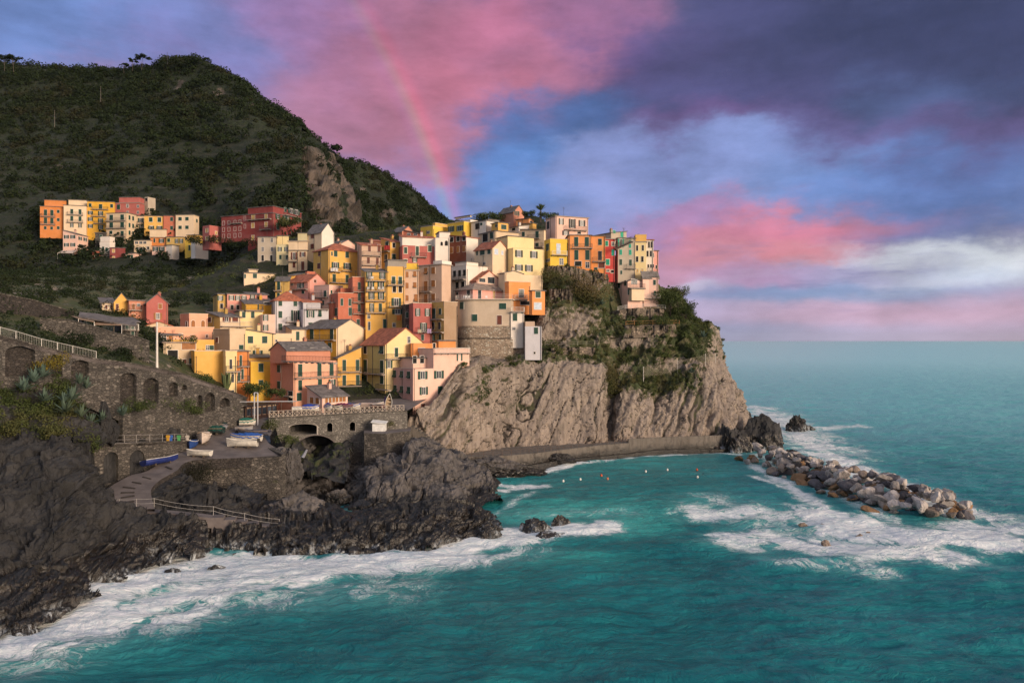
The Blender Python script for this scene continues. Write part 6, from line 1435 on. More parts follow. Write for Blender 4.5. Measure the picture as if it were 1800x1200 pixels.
bush('brown thicket spilling over the wall under the cliff row', 1030, 520, 183, 4.4, mat=leafmat('brown_thicket', (.06, .05, .02), (.16, .11, .045), (.07, .075, .025)), size=.3, n=4200, k=14)
bush('tall green bush hiding the left end of the cliff row wall', 972, 488, 182.5, 2.6, size=.24, n=1700)
bush('dark hedge on top of the pale square wall', 987, 503, 182, 1.5, mat=M_leaf, size=.16, n=1200, flat=.4, name='hedge', cat='hedge', k=9, spread=1.6)
bush('dense green bush in the villa garden', 1125, 568, 184, 1.5, size=.2, n=1500); bush('green bush beside the small green gate below the villa', 1165, 566, 183, 1.8, size=.2, n=1300)
bush('trailing green creeper in the gap between the two cliff faces', 1073, 672, 173.5, 3.0, mat=M_bush, size=.24, n=3000, flat=2.2, name='creeper', cat='creeper', k=9, spread=.45)
for x, y, Y_, r_, lb in [(255, 716, 108.5, 1.5, 'green bush on the square cut wall'), (232, 720, 107, 1.1, 'small bush left on the square cut wall'), (322, 716, 116, 1.7, 'dark bush at the end of the square cut wall'), (350, 722, 119, 1.3, 'weedy bush at the foot of the blind arches'),
    (470, 752, 125, 1.7, 'ivy green shrub under the square railing'), (500, 775, 120, 1.3, 'shrub on the rock beside the boat apron'), (690, 745, 134, 1.2, 'yellowish bush on the slope right of the bridge'), (905, 632, 166.5, 1.4, 'grassy bush under the white tower block'),
    (330, 600, 138, 1.2, 'bush behind the lamp post'), (360, 668, 127, 1.4, 'rusty green bush under the bright yellow block'), (372, 671, 128, 1.2, 'dark bush under the bright yellow block')]:
    bush(lb, x, y, Y_, r_, n=1000, size=.17)
# tall ivy column (candelabra cactus) beside the yellow block
o = empty('tree_cactus', P(398, 685, 131)); tag(o, 'tall ribbed green tree cactus beside the bright yellow block', 'cactus'); mb = MB(); cm = plain((.10, .13, .05), .7, name='cactus_green')
for i in range(16):
    a = i*.39*6.28; q = Vector((math.cos(a)*.7*(i/16+.2), math.sin(a)*.5, 0)); h_ = 3.1-.9*random.random()
    mb.bar(q*.3, q+Vector((0, 0, h_*.5)), .13, cm, 6); mb.bar(q+Vector((0, 0, h_*.5)), q*1.25+Vector((0, 0, h_)), .13, cm, 6, .09)
mb.build('stem', o)
# palm
o = empty('palm_tree', P(950, 385, 216)); tag(o, 'tousled fan shaped palm standing above the ridge roofs', 'palm'); mb = MB(); mb.bar((0, 0, -1), (.1, 0, 2.4), .28, M_bark, 7, .22); mb.build('trunk', o); mb = MB()
for i in range(46):
    a = i*2.4; e = R(38+45*random.random()); L_n = 2.3+random.random()*.6; d0 = Vector((math.cos(a)*math.cos(e), math.sin(a)*math.cos(e), math.sin(e)*.9)); s_ = d0.cross(Vector((0, 0, 1))).normalized()*.16; p0 = Vector((.1, 0, 2.4))
    m1 = p0+d0*L_n*.6; m2 = p0+d0*L_n-Vector((0, 0, .25)); lm = plain((.05, .075, .025), .8, name='palm_green'); mb.poly([p0, m1-s_, m2, m1+s_], lm)
mb.build('fronds', o)
# agaves
def agave_mesh(seed):
    g = random.Random(seed); mb = MB()
    for i in range(26):
        a = i*2.4; e = R(12+68*g.random()); L_n = .8+.5*g.random(); w_ = .11
        d0 = Vector((math.cos(a)*math.cos(e), math.sin(a)*math.cos(e), math.sin(e))); s_ = d0.cross(Vector((0, 0, 1))).normalized()*w_
        m1 = d0*L_n*.45; m2 = d0*L_n-Vector((0, 0, .12*math.cos(e))); up_ = Vector((0, 0, .03))
        mb.poly([(0, 0, 0), m1-s_, m1-up_], M_agave); mb.poly([(0, 0, 0), m1-up_, m1+s_], M_agave); mb.poly([m1-s_, m2, m1-up_], M_agave); mb.poly([m1-up_, m2, m1+s_], M_agave)
    me = mb.mesh('agave'); at = me.attributes.new('tint', 'FLOAT', 'POINT'); at.data.foreach_set('value', np.random.default_rng(seed).random(len(me.vertices)).astype(np.float32)); return me
am = [agave_mesh(i) for i in range(3)]
for i, (x, y, Y_, s_) in enumerate([(42,684,95,1.7),(78,702,95,1.7),(112,704,97,1.25),(127,700,98,1.9),(115,722,96,1.9),(143,730,98,1.7),(60,670,97,2.0),(75,660,98,2.0),(140,672,101,1.5),(152,680,102,1.5),(160,742,99,1.5),(216,728,104,1.5),(180,735,101,1.3),(1075,527,184,1.6),(1058,533,183,1.6),(1038,520,184,1.4),(1215,652,180,1.6),(1236,590,189,1.8),(1055,588,178,1.2)]):
    o = link('agave', am[i % 3], None, Vector(P(x, y+4, Y_-1.0))+Vector((0, 0, .1)), i*1.3); o.scale = (s_,)*3
    tag(o, 'blue green agave rosette on the slope below the arched wall' if i < 13 else 'blue green agave rosette on the cliff top slope', 'agave', 'agaves of the left slope' if i < 13 else 'agaves of the point')

# ------------------------------------------------------------------ rocks
def rock_mesh(seed, mat, sub=4, sc_=(1, 1, 1), rough=.5, ang=1.0, npl=13):
    bm = bmesh.new(); bmesh.ops.create_icosphere(bm, subdivisions=sub, radius=1); me = bpy.data.meshes.new('rock'); bm.to_mesh(me); bm.free()
    n = len(me.vertices); v = np.zeros(n*3, np.float32); me.vertices.foreach_get('co', v); v = v.reshape(-1, 3).astype(float)
    g = np.random.default_rng(seed); pl = g.normal(size=(npl, 3)); pl /= np.linalg.norm(pl, axis=1, keepdims=True); dd = (.62+.3*g.random(npl)) if npl > 12 else (.44+.26*g.random(npl))
    r = np.ones(n)
    for a, d in zip(pl, dd): c = v@a; r = np.where(c > d*r**0, np.minimum(r, d/np.maximum(c, 1e-3)), r)
    cr_ = np.clip(.06-np.abs(noise(v*1.6+seed, seed+3)), 0, 1)*2.2
    v = v*(r*(1+.10*rough*fbm(v*2.2+seed*5, 5, seed)+(.05 if sub < 5 else .17)*blocks(v*(2 if sub < 5 else 2.4)+seed, seed)+(0 if sub < 5 else .07*blocks(v*6+seed, seed+2))-(0 if sub < 5 else cr_)))[:, None]*np.array(sc_)
    me.vertices.foreach_set('co', v.ravel().astype(np.float32)); me.materials.append(mat); me.update(); return me
bms = [[rock_mesh(10*j+i, M_boul[j], 3, (1.15, .85+.1*i, .72+.08*(i % 3)), .6, 1.0, 11) for i in range(4)] for j in range(5)]
BN = ['pale chalky', 'brown weathered', 'slate dark', 'rust brown wet', 'light grey']
ax0 = Vector((*S(1330, 806)[:2], 0)); ax1 = Vector((*S(1668, 912)[:2], 0)); dirv = (ax1-ax0).normalized(); sidev = Vector((-dirv.y, dirv.x, 0)); L_b = (ax1-ax0).length
g = random.Random(11); nb = 0
for lay, cnt in ((0, 140), (1, 96), (2, 62)):
    for i in range(cnt):
        f_ = ((i+g.random())/cnt)**.88; tipw = min(1, (1-f_)*7+.4); hw = (5.4+3.6*f_)*tipw*(1-.28*lay); s_ = g.uniform(-1, 1)*hw
        r_ = g.choice([.65, .8, .9, 1.0, 1.15, 1.5])*g.uniform(.9, 1.15)
        p_ = ax0+dirv*(f_*L_b)+sidev*s_; hcr = (2.6-.5*math.sin(f_*3)*.0)*(1-.55*abs(s_)/max(hw, .1)/(1))
        p_.z = .2+lay*1.2+(.5-.4*abs(s_/max(hw, 1)))+g.uniform(-.25, .25)
        low_ = p_.z < .75
        j = g.choices([0, 1, 2, 3, 4], [1, 5, 2, 7, 1] if low_ else [6, 2, 5, .6, 5])[0]
        o = link('boulder', bms[j][g.randrange(4)], None, p_); o.rotation_euler = (g.uniform(-.5, .5), g.uniform(-.5, .5), g.uniform(0, 6.28)); o.scale = (r_*g.uniform(.85, 1.35), r_*g.uniform(.8, 1.1), r_*g.uniform(.8, 1.15)); nb += 1
        tag(o, BN[j]+' boulder heaped in the breakwater', 'boulder', 'boulders of the breakwater, '+BN[j])
def rock(label, px, py, Y, sx, sy, sz, mat=None, seed=1, rz=0, name='rock', sub=5, cat='rock'):
    b = Vector(P(px, py, Y)); o = link(name, rock_mesh(seed, mat or M_dark, sub, (sx, sy, sz), 1.6), None, b, rz); return tag(o, label, cat)
def wrock(label, px, py, w_, h_, mat=None, seed=1, rz=.3, depth=.7):   # a rock standing in the sea: photo centre x, waterline y
    x, y, z = S(px, py); k = y/F; o = link('rock', rock_mesh(seed, mat or M_dark, 5, (w_*k/2*1.1, w_*k/2*depth, h_*k*1.05), 2.0, 1.0), None, (x, y+w_*k*depth*.3, -.15*h_*k), rz); return tag(o, label, 'rock')
wrock('wet black rock with a notched top standing off the ridge end', 945, 937, 62, 30, seed=3)
wrock('smaller rounded black rock right beside the notched one', 985, 926, 34, 22, seed=6)
wrock('flat black rock awash below the notched rock', 965, 948, 70, 12, seed=8)
wrock('black rock at the tip of the foreshore ridge', 866, 950, 50, 26, seed=12)
wrock('lone pointed black rock in the swell beyond the cliff point', 1404, 757, 42, 28, seed=15, rz=.1)
wrock('low wet tail rock beside the lone pointed one', 1424, 756, 24, 10, seed=17)
wrock('big black sea stack at the corner of the point', 1345, 790, 86, 62, seed=21, rz=.2)
wrock('jagged dark rock below the end of the walkway', 1294, 795, 74, 60, seed=25, rz=.5)
wrock('dark rock behind the sea stack, half hidden by surf', 1316, 757, 40, 36, seed=27)
wrock('dark boulder between sea stack and breakwater', 1392, 806, 34, 22, seed=29)
wrock('half sunk black rock in the surf near the left shore', 378, 1000, 26, 8, seed=31); wrock('dark boulder pounded by surf at the shore edge', 157, 1056, 34, 16, seed=33); wrock('flat black rock at the lower left edge', 20, 1116, 70, 22, seed=35, rz=0)
wrock('small dark rock in the foam off the shore tip', 300, 1008, 30, 8, seed=36)
for i, (x, y, w_, h_) in enumerate([(1449,924,18,5),(1454,957,20,8),(1512,943,14,5),(1527,938,9,5),(1413,923,18,4)]):
    wrock('brown wave washed rock just showing in the foam off the breakwater', x, y, w_, h_, M_boul[1], 40+i).__setitem__('group', 'washed rocks off the breakwater')
wrock('rounded grey boulder in the little channel', 590, 888, 60, 30, M_mid, 51, depth=.6); wrock('small rounded boulder at the channel mouth', 562, 878, 34, 22, M_mid, 52)
rock('big rounded grey rock below the end of the steps', 515, 905, 103, 5.2, 4, 3.4, M_mid, 61)
rock('tall rounded rock beside the stream gorge', 508, 822, 117, 2.6, 2.4, 4.6, M_mid, 63)
rock('sharp rock fin rising from the left slope', 183, 742, 101, .9, 1.0, 3.4, M_dark, 65, .3); rock('second rock fin below the left slope', 196, 760, 102, 1.2, 1.2, 2.2, M_dark, 66, .9)
rock('broad rock outcrop under the agaves at the left', 120, 768, 96, 4.2, 3, 2.6, M_dark, 67, .4)
rock('flat brown ledge at the foot of the walkway', 905, 832, 143, 7, 2.4, 1.4, M_mid, 71, .1); rock('low sea washed rock below the cliff walkway', 868, 822, 142.5, 6.5, 4, 2.6, M_mid, 72, .2)
rock('small dark ledge at the bend of the walkway', 985, 808, 153, 3.4, 1.6, 1.3, M_dark, 73)

# ------------------------------------------------------------------ buoys, poles, crane
for x, y, Y_, r_ in [(398, 428, 236, 2.6), (420, 431, 235, 2.2), (445, 430, 234, 2.4), (470, 432, 233, 2.6), (492, 430, 232.5, 2.4), (374, 424, 241, 2.2), (352, 426, 244, 2.4), (338, 424, 250, 2.2)]:
    bush('dark bush along the foot of the dark red apartment block', x, y, Y_, r_, mat=M_leaf, n=700, size=.3, group='bushes below the dark red apartment block')
for i, (x, y, c, lb) in enumerate([(990,848,(.75,.75,.72),'outermost white buoy near the hump rock'),(1020,845,(.75,.75,.72),'second white buoy near the hump rock'),(1057,838,(.65,.10,.03),'orange buoy in the middle of the cove'),(1068,844,(.6,.22,.12),'pinkish orange buoy in the middle of the cove'),
    (1135,831,(.75,.75,.72),'white buoy in the right half of the cove'),(1173,828,(.75,.75,.72),'white buoy close to the point walkway'),(1225,828,(.65,.10,.03),'red buoy close to the breakwater root'),(1226,841,(.75,.75,.72),'white buoy below the red one')]):
    x0_, y0_, _ = S(x, y); mb = MB(); m_ = plain(c, .4, name='buoy_paint'); n = 10
    for a, b, r0, r1 in ((-.15, 0, .14, .24), (0, .2, .24, .2), (.2, .34, .2, .07)): mb.bar((0, 0, a), (0, 0, b), r0, m_, n, r1)
    mb.bar((0, 0, .34), (0, 0, .5), .03, M_iron, 5); tag(mb.build('mooring_buoy', None, (x0_, y0_, .25), smooth=True), lb, 'buoy', 'mooring buoys in the cove')
def pole(label, px, pyb, pyt, Y, r=.09, m=None, name='lamp_post', cat='lamp post', lamp=True):
    b = Vector(P(px, pyb, Y)); h_ = (pyb-pyt)/F*Y; o = empty(name, b); tag(o, label, cat); mb = MB(); m = m or M_white
    mb.bar((0, 0, -.5), (0, 0, h_*.5), r*1.2, m, 8, r); mb.bar((0, 0, h_*.5), (0, 0, h_), r, m, 8, r*.8); mb.build('pole', o)
    if lamp: mb = MB(); mb.bar((0, 0, h_*.55), (.8, 0, h_*.58), .04, M_iron); mb.box(.6, 1.1, -.12, .12, h_*.58, h_*.58+.12, M_iron); mb.build('lamp', o)
pole('tall white pole with a small lamp at the head of the stairs', 276, 648, 566, 122, .17)
pole('wooden power pole high on the terraced hill', 177, 178, 152, 400, .10, plain((.16, .14, .12), .9, name='grey_wood'), 'power_pole', 'power pole', False); pole('wooden power pole lower on the hill, left of the other', 96, 222, 194, 370, .10, plain((.16, .14, .12), .9, name='grey_wood'), 'power_pole', 'power pole', False)
pole('thin antenna mast on the summit', 294, 112, 92, 455, .12, M_iron, 'antenna_mast', 'antenna', False)
# boat crane: two uprights, long jib with a grey counterweight
o = empty('boat_crane', P(447, 744, 127)); tag(o, 'boat crane with two white posts, long thin jib and grey counterweight box', 'crane'); k = 127/F; gal2 = plain((.5, .5, .52), .4, name='crane_paint')
mb = MB()
for dx in (0, 6): 
    mb.bar((dx*k, 0, -.3), (dx*k, 0, 54*k), .11, gal2, 6)
mb.bar((0, 0, 54*k), (6*k, 0, 54*k), .09, gal2); mb.build('mast', o)
mb = MB(); mb.bar((-62*k, 0, 37.5*k), (74*k, 0, 39*k), .09, gal2, 6); mb.build('jib', o)
mb = MB(); mb.box(-82*k, -58*k, -.8, .8, 27*k, 36*k, plain((.22, .24, .29), .5, name='grey_box')); mb.build('counterweight', o)
# dark glazed restaurant pavilion
o = House('E', 'dark timber and glass restaurant pavilion with a flat brown roof on the square', 'umber', 722, 985, 1292, 1005, 1150, 127.5, 45, 'fu', '', cat='restaurant', name='restaurant_pavilion', group='harbour buildings', down=1, rise=.8)
dk = plain((.030, .018, .016), .6, name='dark_timber')
o.root.children[0].data.materials.clear(); o.root.children[0].data.materials.append(dk)
for f_, L_n, n in (('R', o.w, 6), ('L', o.d, 4)):
    for i in range(n):
        a = L_n*(i+.08)/n; b = L_n*(i+.92)/n; hz = o.zt-o.z0; mb = MB(); cm2 = plain((.045, .024, .02), .6, name='frame_timber')
        mb.box(a, b, -.03, .02, hz-1.5, hz-.25, M_glass); mb.box(a, b, -.07, -.031, hz-2.3, hz-1.56, cm2)
        for x in (a-.03, b+.03): mb.box(x-.06, x+.06, -.12, -.0, 0, hz-.02, cm2)
        link('window', mb.mesh('window'), o.root, (0, 0, 0) if f_ == 'R' else (0, L_n, 0), 0 if f_ == 'R' else R(-90))
# awnings of the hamlet and the stone cottage
def awning(label, K, pts, Y, dY, colr, cat='awning'):
    ox, oy, sc_ = CROP[K]; q = [(ox+x/sc_, oy+y/sc_) for x, y in pts]; mb = MB(); m_ = plain(colr, .8, name='awning_cloth')
    A = [Vector(P(*q[0], Y+dY)), Vector(P(*q[1], Y+dY)), Vector(P(*q[2], Y)), Vector(P(*q[3], Y))]; dn = Vector((0, 0, -.08))
    mb.poly(A, m_); mb.poly([a+dn for a in A[::-1]], m_)
    for a, b in zip(A, A[1:]+A[:1]): mb.poly([a, a+dn, b+dn, b], m_)
    o = tag(mb.build('awning'), label, cat); po = MB(); po.bar((0, 0, 0), (0, 0, -2.2), .05, M_white); pm_ = po.mesh('post')
    for a in (A[2], A[3]): link('post', pm_, o, a)
awning('white awning in front of the pink house of the upper hamlet', 'A', [(300,515),(412,512),(378,535),(262,533)], 272, 5, (.62, .52, .45))
awning('long beige awning of the stone cottage terrace', 'A', [(545,1040),(745,1050),(745,1076),(542,1072)], 124, 3.5, (.34, .22, .14))
awning('narrow tan awning at the left of the stone cottage', 'A', [(360,1005),(540,1035),(538,1052),(420,1028)], 124, 3.5, (.34, .23, .15))
# slate canopy over the cottage terrace
mb = MB(); A = [P(140,548,130), P(172,551,131), P(240,565,128), P(240,572,125), P(200,566,124.5), P(138,556,126)]
A = [Vector(a) for a in A]; mb.poly(A, M_slate); mb.poly([a-Vector((0, 0, .25)) for a in A[::-1]], M_slate)
for a, b in zip(A, A[1:]+A[:1]): mb.poly([a, a-Vector((0, 0, .25)), b-Vector((0, 0, .25)), b], M_slate)
o = tag(mb.build('slate_canopy'), 'long slate roof sloping over the terrace of the stone cottage', 'canopy')
po = MB(); po.bar((0, 0, 0), (0, 0, -3), .1, M_bark); pm_ = po.mesh('post')
for q in (A[0], A[3], A[4], A[5]): link('post', pm_, o, q)
# white pergola frame on the ridge crest
# ------------------------------------------------------------------ boats
def boat(label, px, py, Y, L_n, W, Hh, hd, hull, inner=(.35, .25, .16), tarp=None, motor=False, z=None, tilt=0, cover='flat', name='rowing_boat'):
    b = Vector(P(px, py, Y)) if z is None else Vector(z)
    o = empty(name, b, R(hd)); o.rotation_euler = (R(tilt), 0, R(hd)); tag(o, label, 'boat', 'boats hauled ashore')
    n, m = 16, 9; V = []; hm = plain(hull, .45, name='boat_paint')
    def sec(u, k, off=0.):
        x = (u-.5)*L_n; wb = W/2*(1-max(0, (u-.35)/.65)**2.2)*(.80+.20*min(1, u/.25)); sheer = Hh*(1+.38*max(0, (u-.5)*2)**2+.08*(1-u))
        a = math.pi*k/(m-1); yy = -math.cos(a); zz = 1-abs(math.sin(a))**.75
        return (x+(.10*L_n*(1-math.sin(a))*max(0, u-.8)*2), yy*(wb-off*(wb > off)), off+sheer*(zz if True else 0)-(off if k in (0, m-1) else 0))
    mb = MB()
    G_ = [[sec(i/(n-1), k) for k in range(m)] for i in range(n)]; G2 = [[sec(i/(n-1), k, .07) for k in range(m)] for i in range(n)]
    for i in range(n-1):
        for k in range(m-1): mb.poly([G_[i][k], G_[i+1][k], G_[i+1][k+1], G_[i][k+1]], hm)
    mb.poly([G_[0][k] for k in range(m)], hm)
    h_o = mb.build('hull', o, smooth=False)
    mb = MB(); im = plain(inner, .7, name='boat_inside')
    for i in range(n-1):
        for k in range(m-1): mb.poly([G2[i][k+1], G2[i+1][k+1], G2[i+1][k], G2[i][k]], im)
        for k in (0, m-1): mb.bar(G_[i][k], G_[i+1][k], .045, im if tarp else plain((.7, .68, .62), .5, name='gunwale'), 4)
    mb.build('interior', o)
    if not tarp:
        for u in (.25, .5, .72):
            mb = MB(); a = sec(u, 1, .07); c = sec(u, m-2, .07); mb.box(a[0]-.13, a[0]+.13, a[1], c[1], a[2]-.03+.05, a[2]+.06, plain((.45, .33, .2), .7, name='thwart')); mb.build('thwart', o)
    else:
        mb = MB(); tm = plain(tarp, .55, name='tarpaulin'); rd = .45 if cover == 'ridge' else .16
        T = []
        for i in range(n):
            u = i/(n-1); row = []
            for k in range(7):
                f2 = k/6; a = sec(u, 0); c = sec(u, m-1); y_ = a[1]+(c[1]-a[1])*f2; e_ = 1.07
                z_ = a[2]+rd*(1-abs(2*f2-1))*math.sin(math.pi*min(1, .15+u*.85))+.05*math.sin(i*2.1+k*1.3)
                if k in (0, 6): z_ -= .30+.06*math.sin(i*1.7)
                row.append((a[0], y_*e_+(0.03 if k == 6 else -.03 if k == 0 else 0), z_))
            T.append(row)
        for i in range(n-1):
            for k in range(6): mb.poly([T[i][k], T[i+1][k], T[i+1][k+1], T[i][k+1]], tm)
        mb.poly([T[0][k] for k in range(7)], tm); mb.build('tarpaulin', o)
    for x in (-L_n*.22, L_n*.2): mb = MB(); mb.box(x-.1, x+.1, -W*.3, W*.3, -.18, .10, M_bark); mb.build('keel_block', o)
    if motor: mb = MB(); mb.box(-L_n/2-.35, -L_n/2, -.17, .17, Hh*.75, Hh*1.35, M_iron); mb.bar((-L_n/2-.2, 0, Hh*.75), (-L_n/2-.28, 0, -.05), .06, M_iron); mb.build('outboard_motor', o)
    return o
wh = (.72, .68, .60)
def rb(px, py): p_ = on_ramp(px, py); return (p_.x, p_.y, p_.z+.22)
boat('white motor boat broadside on the apron with a blue cover behind it', 427, 789, 0, 4.9, 1.7, .95, 176, wh, motor=True, z=rb(427, 786), inner=(.5, .46, .4))
boat('boat under a bright blue tarpaulin behind the white motor boat', 432, 778, 0, 4.9, 1.8, .9, 178, wh, tarp=(.015, .09, .38), z=rb(432, 778), cover='ridge')
boat('long boat under a dark grey tarpaulin at the stream side', 445, 768, 0, 5.4, 1.9, .8, 172, (.1, .1, .12), tarp=(.07, .07, .10), z=rb(446, 768))
boat('boat under a teal green tarpaulin beside the white bow-on boat', 373, 764, 0, 3.9, 1.7, .8, 178, (.03, .05, .05), tarp=(.008, .07, .055), z=rb(374, 764), cover='ridge')
boat('boat under a dark green tarpaulin behind the teal one', 378, 753, 0, 4.2, 1.6, .8, 168, (.25, .25, .28), tarp=(.01, .035, .035), z=rb(378, 754), cover='ridge')
boat('dark covered boat nearest the pavilion steps', 385, 745, 0, 4.0, 1.6, .7, 160, wh, tarp=(.02, .025, .03), z=rb(388, 746))
boat('long dark boat with a white stem under the pavilion windows', 414, 742, 0, 4.6, 1.6, .9, 8, (.02, .03, .025), tarp=(.015, .025, .02), z=rb(414, 742))
boat('small boat under a sea green tarpaulin below the crane', 434, 749, 0, 2.6, 1.4, .8, 20, wh, tarp=(.01, .13, .10), z=rb(434, 749), cover='ridge')
boat('grey dinghy half covered in front of the sea green tarpaulin', 429, 757, 0, 2.7, 1.4, .6, 12, (.3, .3, .32), tarp=(.2, .2, .21), z=rb(429, 758))
boat('white cream boat seen bow on in the middle of the apron', 358, 783, 0, 3.6, 2.0, 1.35, -75, (.66, .56, .48), tarp=(.62, .53, .45), z=rb(358, 780))
boat('small blue and white boat seen bow on next to the cream one', 337, 789, 0, 3.0, 1.5, 1.0, -80, (.02, .06, .22), z=rb(338, 789), inner=(.6, .58, .55))
boat('white open boat lying at the edge of the apron', 348, 803, 0, 3.9, 1.4, .7, 170, wh, z=rb(350, 804), inner=(.55, .5, .45))
boat('blue rowing boat with a cream inside lying along the slipway', 281, 817, 0, 5.6, 1.9, .75, 62, (.015, .03, .16), z=rb(283, 818), inner=(.58, .47, .36), tilt=-14)
sqz = lambda px, Y: P(px, HY+(CAMZ-13.3)*F/Y, Y)
boat('white boat first on the square behind the crossed railing', 527, 722, 0, 2.7, 1.3, .7, 15, wh, tarp=(.66, .66, .66), z=sqz(527, 132.6))
boat('boat under a royal blue tarpaulin next to the white one on the square', 545, 720, 0, 2.8, 1.5, .8, 10, wh, tarp=(.01, .05, .33), z=sqz(546, 133), cover='ridge')
boat('boat under a peaked royal blue tarpaulin at the veranda corner', 577, 717, 0, 2.8, 1.6, .95, -60, wh, tarp=(.01, .045, .30), z=sqz(577, 134), cover='ridge')
boat('black covered boat with a white bow on the square', 592, 716, 0, 2.6, 1.4, .8, -30, wh, tarp=(.02, .02, .03), z=sqz(592, 134.4))
boat('boat under a purple red tarpaulin on the square', 605, 714, 0, 3.2, 1.5, .8, -12, (.1, .1, .1), tarp=(.15, .02, .07), z=sqz(605, 135), cover='ridge')
boat('white boat with a blue cockpit cover in front of the veranda', 619, 712, 0, 3.0, 1.5, .95, -20, wh, tarp=(.02, .08, .35), z=sqz(620, 135.6))
boat('red and white wooden boat standing behind the row of covers', 652, 706, 0, 4.2, 1.5, .9, 5, (.45, .35, .3), z=sqz(655, 138.4), inner=(.3, .08, .06))
boat('old dark boat next to the closed violet umbrella', 668, 706, 0, 3.0, 1.4, .8, 20, (.12, .03, .03), z=sqz(668, 137.4))
p_ = Vector(sqz(677, 136)); mb = MB(); pu = plain((.10, .05, .16), .8, name='umbrella_cloth'); mb.bar(p_, p_+Vector((0, 0, 2.6)), .04, M_bark); mb.bar(p_+Vector((0, 0, .9)), p_+Vector((0, 0, 1.5)), .12, pu, 8, .22); mb.bar(p_+Vector((0, 0, 1.5)), p_+Vector((0, 0, 2.6)), .22, pu, 8, .04)
tag(mb.build('closed_umbrella'), 'closed violet umbrella beside the upright wooden hull', 'umbrella')
boat('bare wooden hull propped upright on the square', 684, 716, 0, 2.8, 1.2, .6, 80, (.5, .36, .24), z=tuple(Vector(sqz(684, 135.2))+Vector((0, 0, 1.3)))).rotation_euler = (R(12), R(-68), R(80))
# lifebuoy and life jackets
mb = MB(); c0 = Vector(P(713, 759, 134)); om = plain((.75, .09, .02), .5, name='orange_plastic')
for i in range(14): a, b = i*6.283/14, (i+1)*6.283/14; mb.bar(c0+Vector((math.cos(a)*.6, 0, math.sin(a)*.4)), c0+Vector((math.cos(b)*.6, 0, math.sin(b)*.4)), .16, om, 6)
tag(mb.build('lifebuoy'), 'orange lifebuoy at the edge of the quay', 'lifebuoy')
for i, (x, c, lb) in enumerate([(296, (.6, .33, .03), 'yellow'), (301, (.04, .14, .5), 'blue'), (315, (.08, .35, .12), 'green'), (330, (.5, .45, .4), 'pale')]):
    c0 = Vector(p5.w(x, 776))+Vector((0, -.08, .15)); mb = MB(); mb.prism([(c0.x-.2, c0.y-.1), (c0.x+.2, c0.y-.1), (c0.x+.2, c0.y+.0), (c0.x-.2, c0.y+.0)], c0.z, c0.z+.85, plain(c, .8, name='cloth')); mb.prism([(c0.x-.28, c0.y-.12), (c0.x+.28, c0.y-.12), (c0.x+.28, c0.y+.02), (c0.x-.28, c0.y+.02)], c0.z+.5, c0.z+.8, plain(c, .8, name='cloth'))
    tag(mb.build('hung_jacket'), lb+' jacket hung over the grey railing above the boat vaults', 'jacket')

# rock bolts on the slab
mb = MB(); mb.bar((0, .12, 0), (0, -.14, 0), .17, M_iron, 8); mb.bar((0, -.14, 0), (0, -.26, 0), .06, M_iron, 6); bm_ = mb.mesh('anchor_bolt')
g = random.Random(4); a_, b_ = frac(cliffDG)
for i in range(46):
    x = 850+205*g.random(); y = 648+115*g.random()**1.2
    if x < 850+(700-y)*-.25+10: continue
    k = np.argmin((a_-x)**2+(b_-y)**2); q = cliffDG.reshape(-1, 3)[k]
    tag(link('anchor_bolt', bm_, None, tuple(q)), 'dark rock bolt head fixed in the pale slab', 'rock bolt', 'rock bolts of the slab')

# washing and chairs on the balconies
def cloth(label, K, x0, x1, y0, y1, Y, c):
    ox, oy, sc_ = CROP[K]; mb = MB(); m_ = plain(c, .85, name='cloth'); n = 8; a = Vector(P(ox+x0/sc_, oy+y0/sc_, Y)); b = Vector(P(ox+x1/sc_, oy+y0/sc_, Y)); h_ = (y1-y0)/sc_/F*Y; pv = None
    for i in range(n+1):
        q = a.lerp(b, i/n)+Vector((0, .05*math.sin(i*1.9), 0)); lo = q-Vector((0, .04*math.sin(i*2.3), h_*(1+.06*math.sin(i))))
        if pv: mb.poly([pv[0], pv[1], lo, q], m_); mb.poly([pv[0]+Vector((0, .02, 0)), q+Vector((0, .02, 0)), lo+Vector((0, .02, 0)), pv[1]+Vector((0, .02, 0))], m_)
        pv = (q, lo)
    tag(mb.build('hung_cloth'), label, 'cloth')
cloth('orange cloth hung under a window of the tall yellow tenement', 'F', 1355, 1402, 418, 475, 169.6, (.62, .20, .04))
cloth('dark red carpet over the balcony of the golden house on the ridge', 'C', 88, 146, 522, 566, 193, (.30, .02, .02))
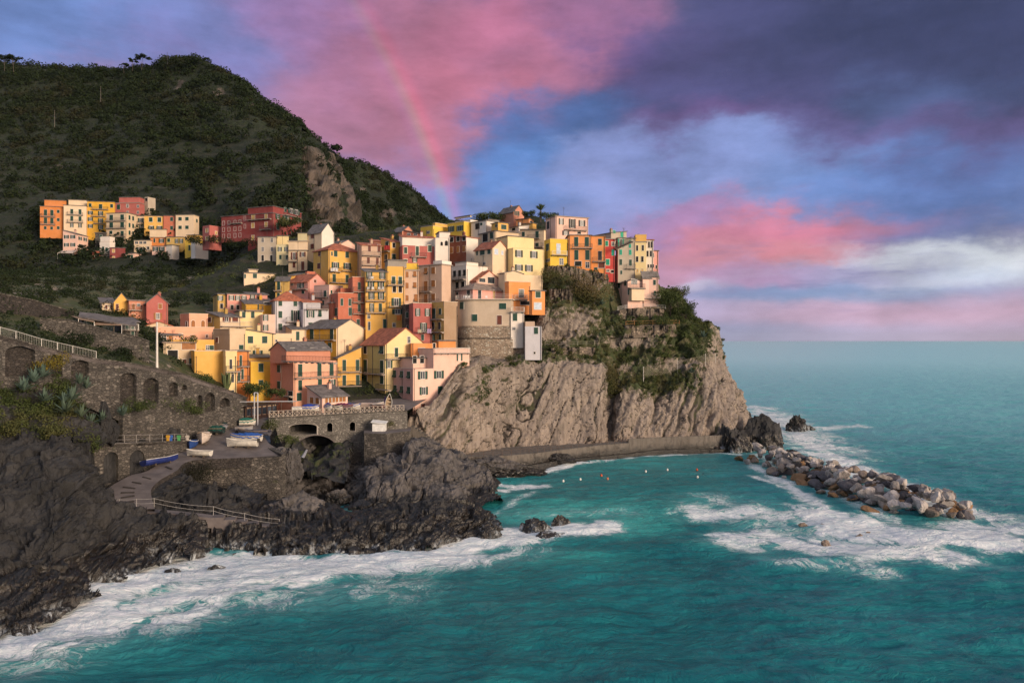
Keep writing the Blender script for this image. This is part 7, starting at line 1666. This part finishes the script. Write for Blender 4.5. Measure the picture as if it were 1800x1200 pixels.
cloth('lilac washing on the lower balcony of the brick red house', 'G', 520, 560, 560, 602, 159.6, (.42, .30, .48))
cloth('white sheet on the balcony rail of the broad yellow house', 'B', 1036, 1110, 748, 780, 189, (.7, .68, .66))
cloth('beige washing beside the lilac washing on the brick red house', 'G', 425, 460, 565, 598, 159.8, (.55, .48, .36))
mb = MB(); wc = plain((.72, .70, .68), .5, name='white_plastic')
mb.box(-.25, .25, -.25, .25, .38, .43, wc); mb.box(-.25, .25, .2, .25, .43, .92, wc)
for x in (-.22, .22):
    for y in (-.22, .22): mb.bar((x, y, 0), (x, y, .38), .025, wc)
    mb.box(x-.03, x+.03, -.22, .22, .6, .63, wc)
cm_ = mb.mesh('garden_chair')
for K, x, y, Y_, lb in [('F',1068,178,168.3,'on the third balcony of the yellow tenement'),('F',1118,178,168.4,'on the third balcony of the yellow tenement'),('F',1178,178,168.6,'on the third balcony of the yellow tenement'),('F',1215,178,168.7,'on the third balcony of the yellow tenement'),
  ('F',1085,72,168.3,'on the top balcony of the yellow tenement'),('F',1112,72,168.4,'on the top balcony of the yellow tenement'),('C',888,1066,172.4,'on the round tower terrace'),('C',915,1066,172.1,'on the round tower terrace'),('C',941,1066,171.8,'on the round tower terrace'),
  ('F',265,487,165.2,'on the balcony of the lilac grey house'),('C',1115,1066,171.3,'under the pink tower wall')]:
    ox, oy, sc_ = CROP[K]; tag(link('garden_chair', cm_, None, P(ox+x/sc_, oy+y/sc_, Y_), R(x % 40-20)), 'white plastic garden chair '+lb, 'chair', 'white chairs '+lb)
# ------------------------------------------------------------------ sea air
mb = MB(); hm = bpy.data.materials.new('sea_haze'); hm.use_nodes = True; t = NT(hm.node_tree)
pv_ = t.n('ShaderNodeVolumePrincipled', Color=(.82, .88, .93), Density=1.6e-5, Anisotropy=.2)
t.n('ShaderNodeOutputMaterial', Volume=pv_.outputs[0])
mb.box(-5200, 26900, -8600, 26900, -4, 262, hm)
hz_ = mb.build('haze'); tag(hz_, kind='stuff')
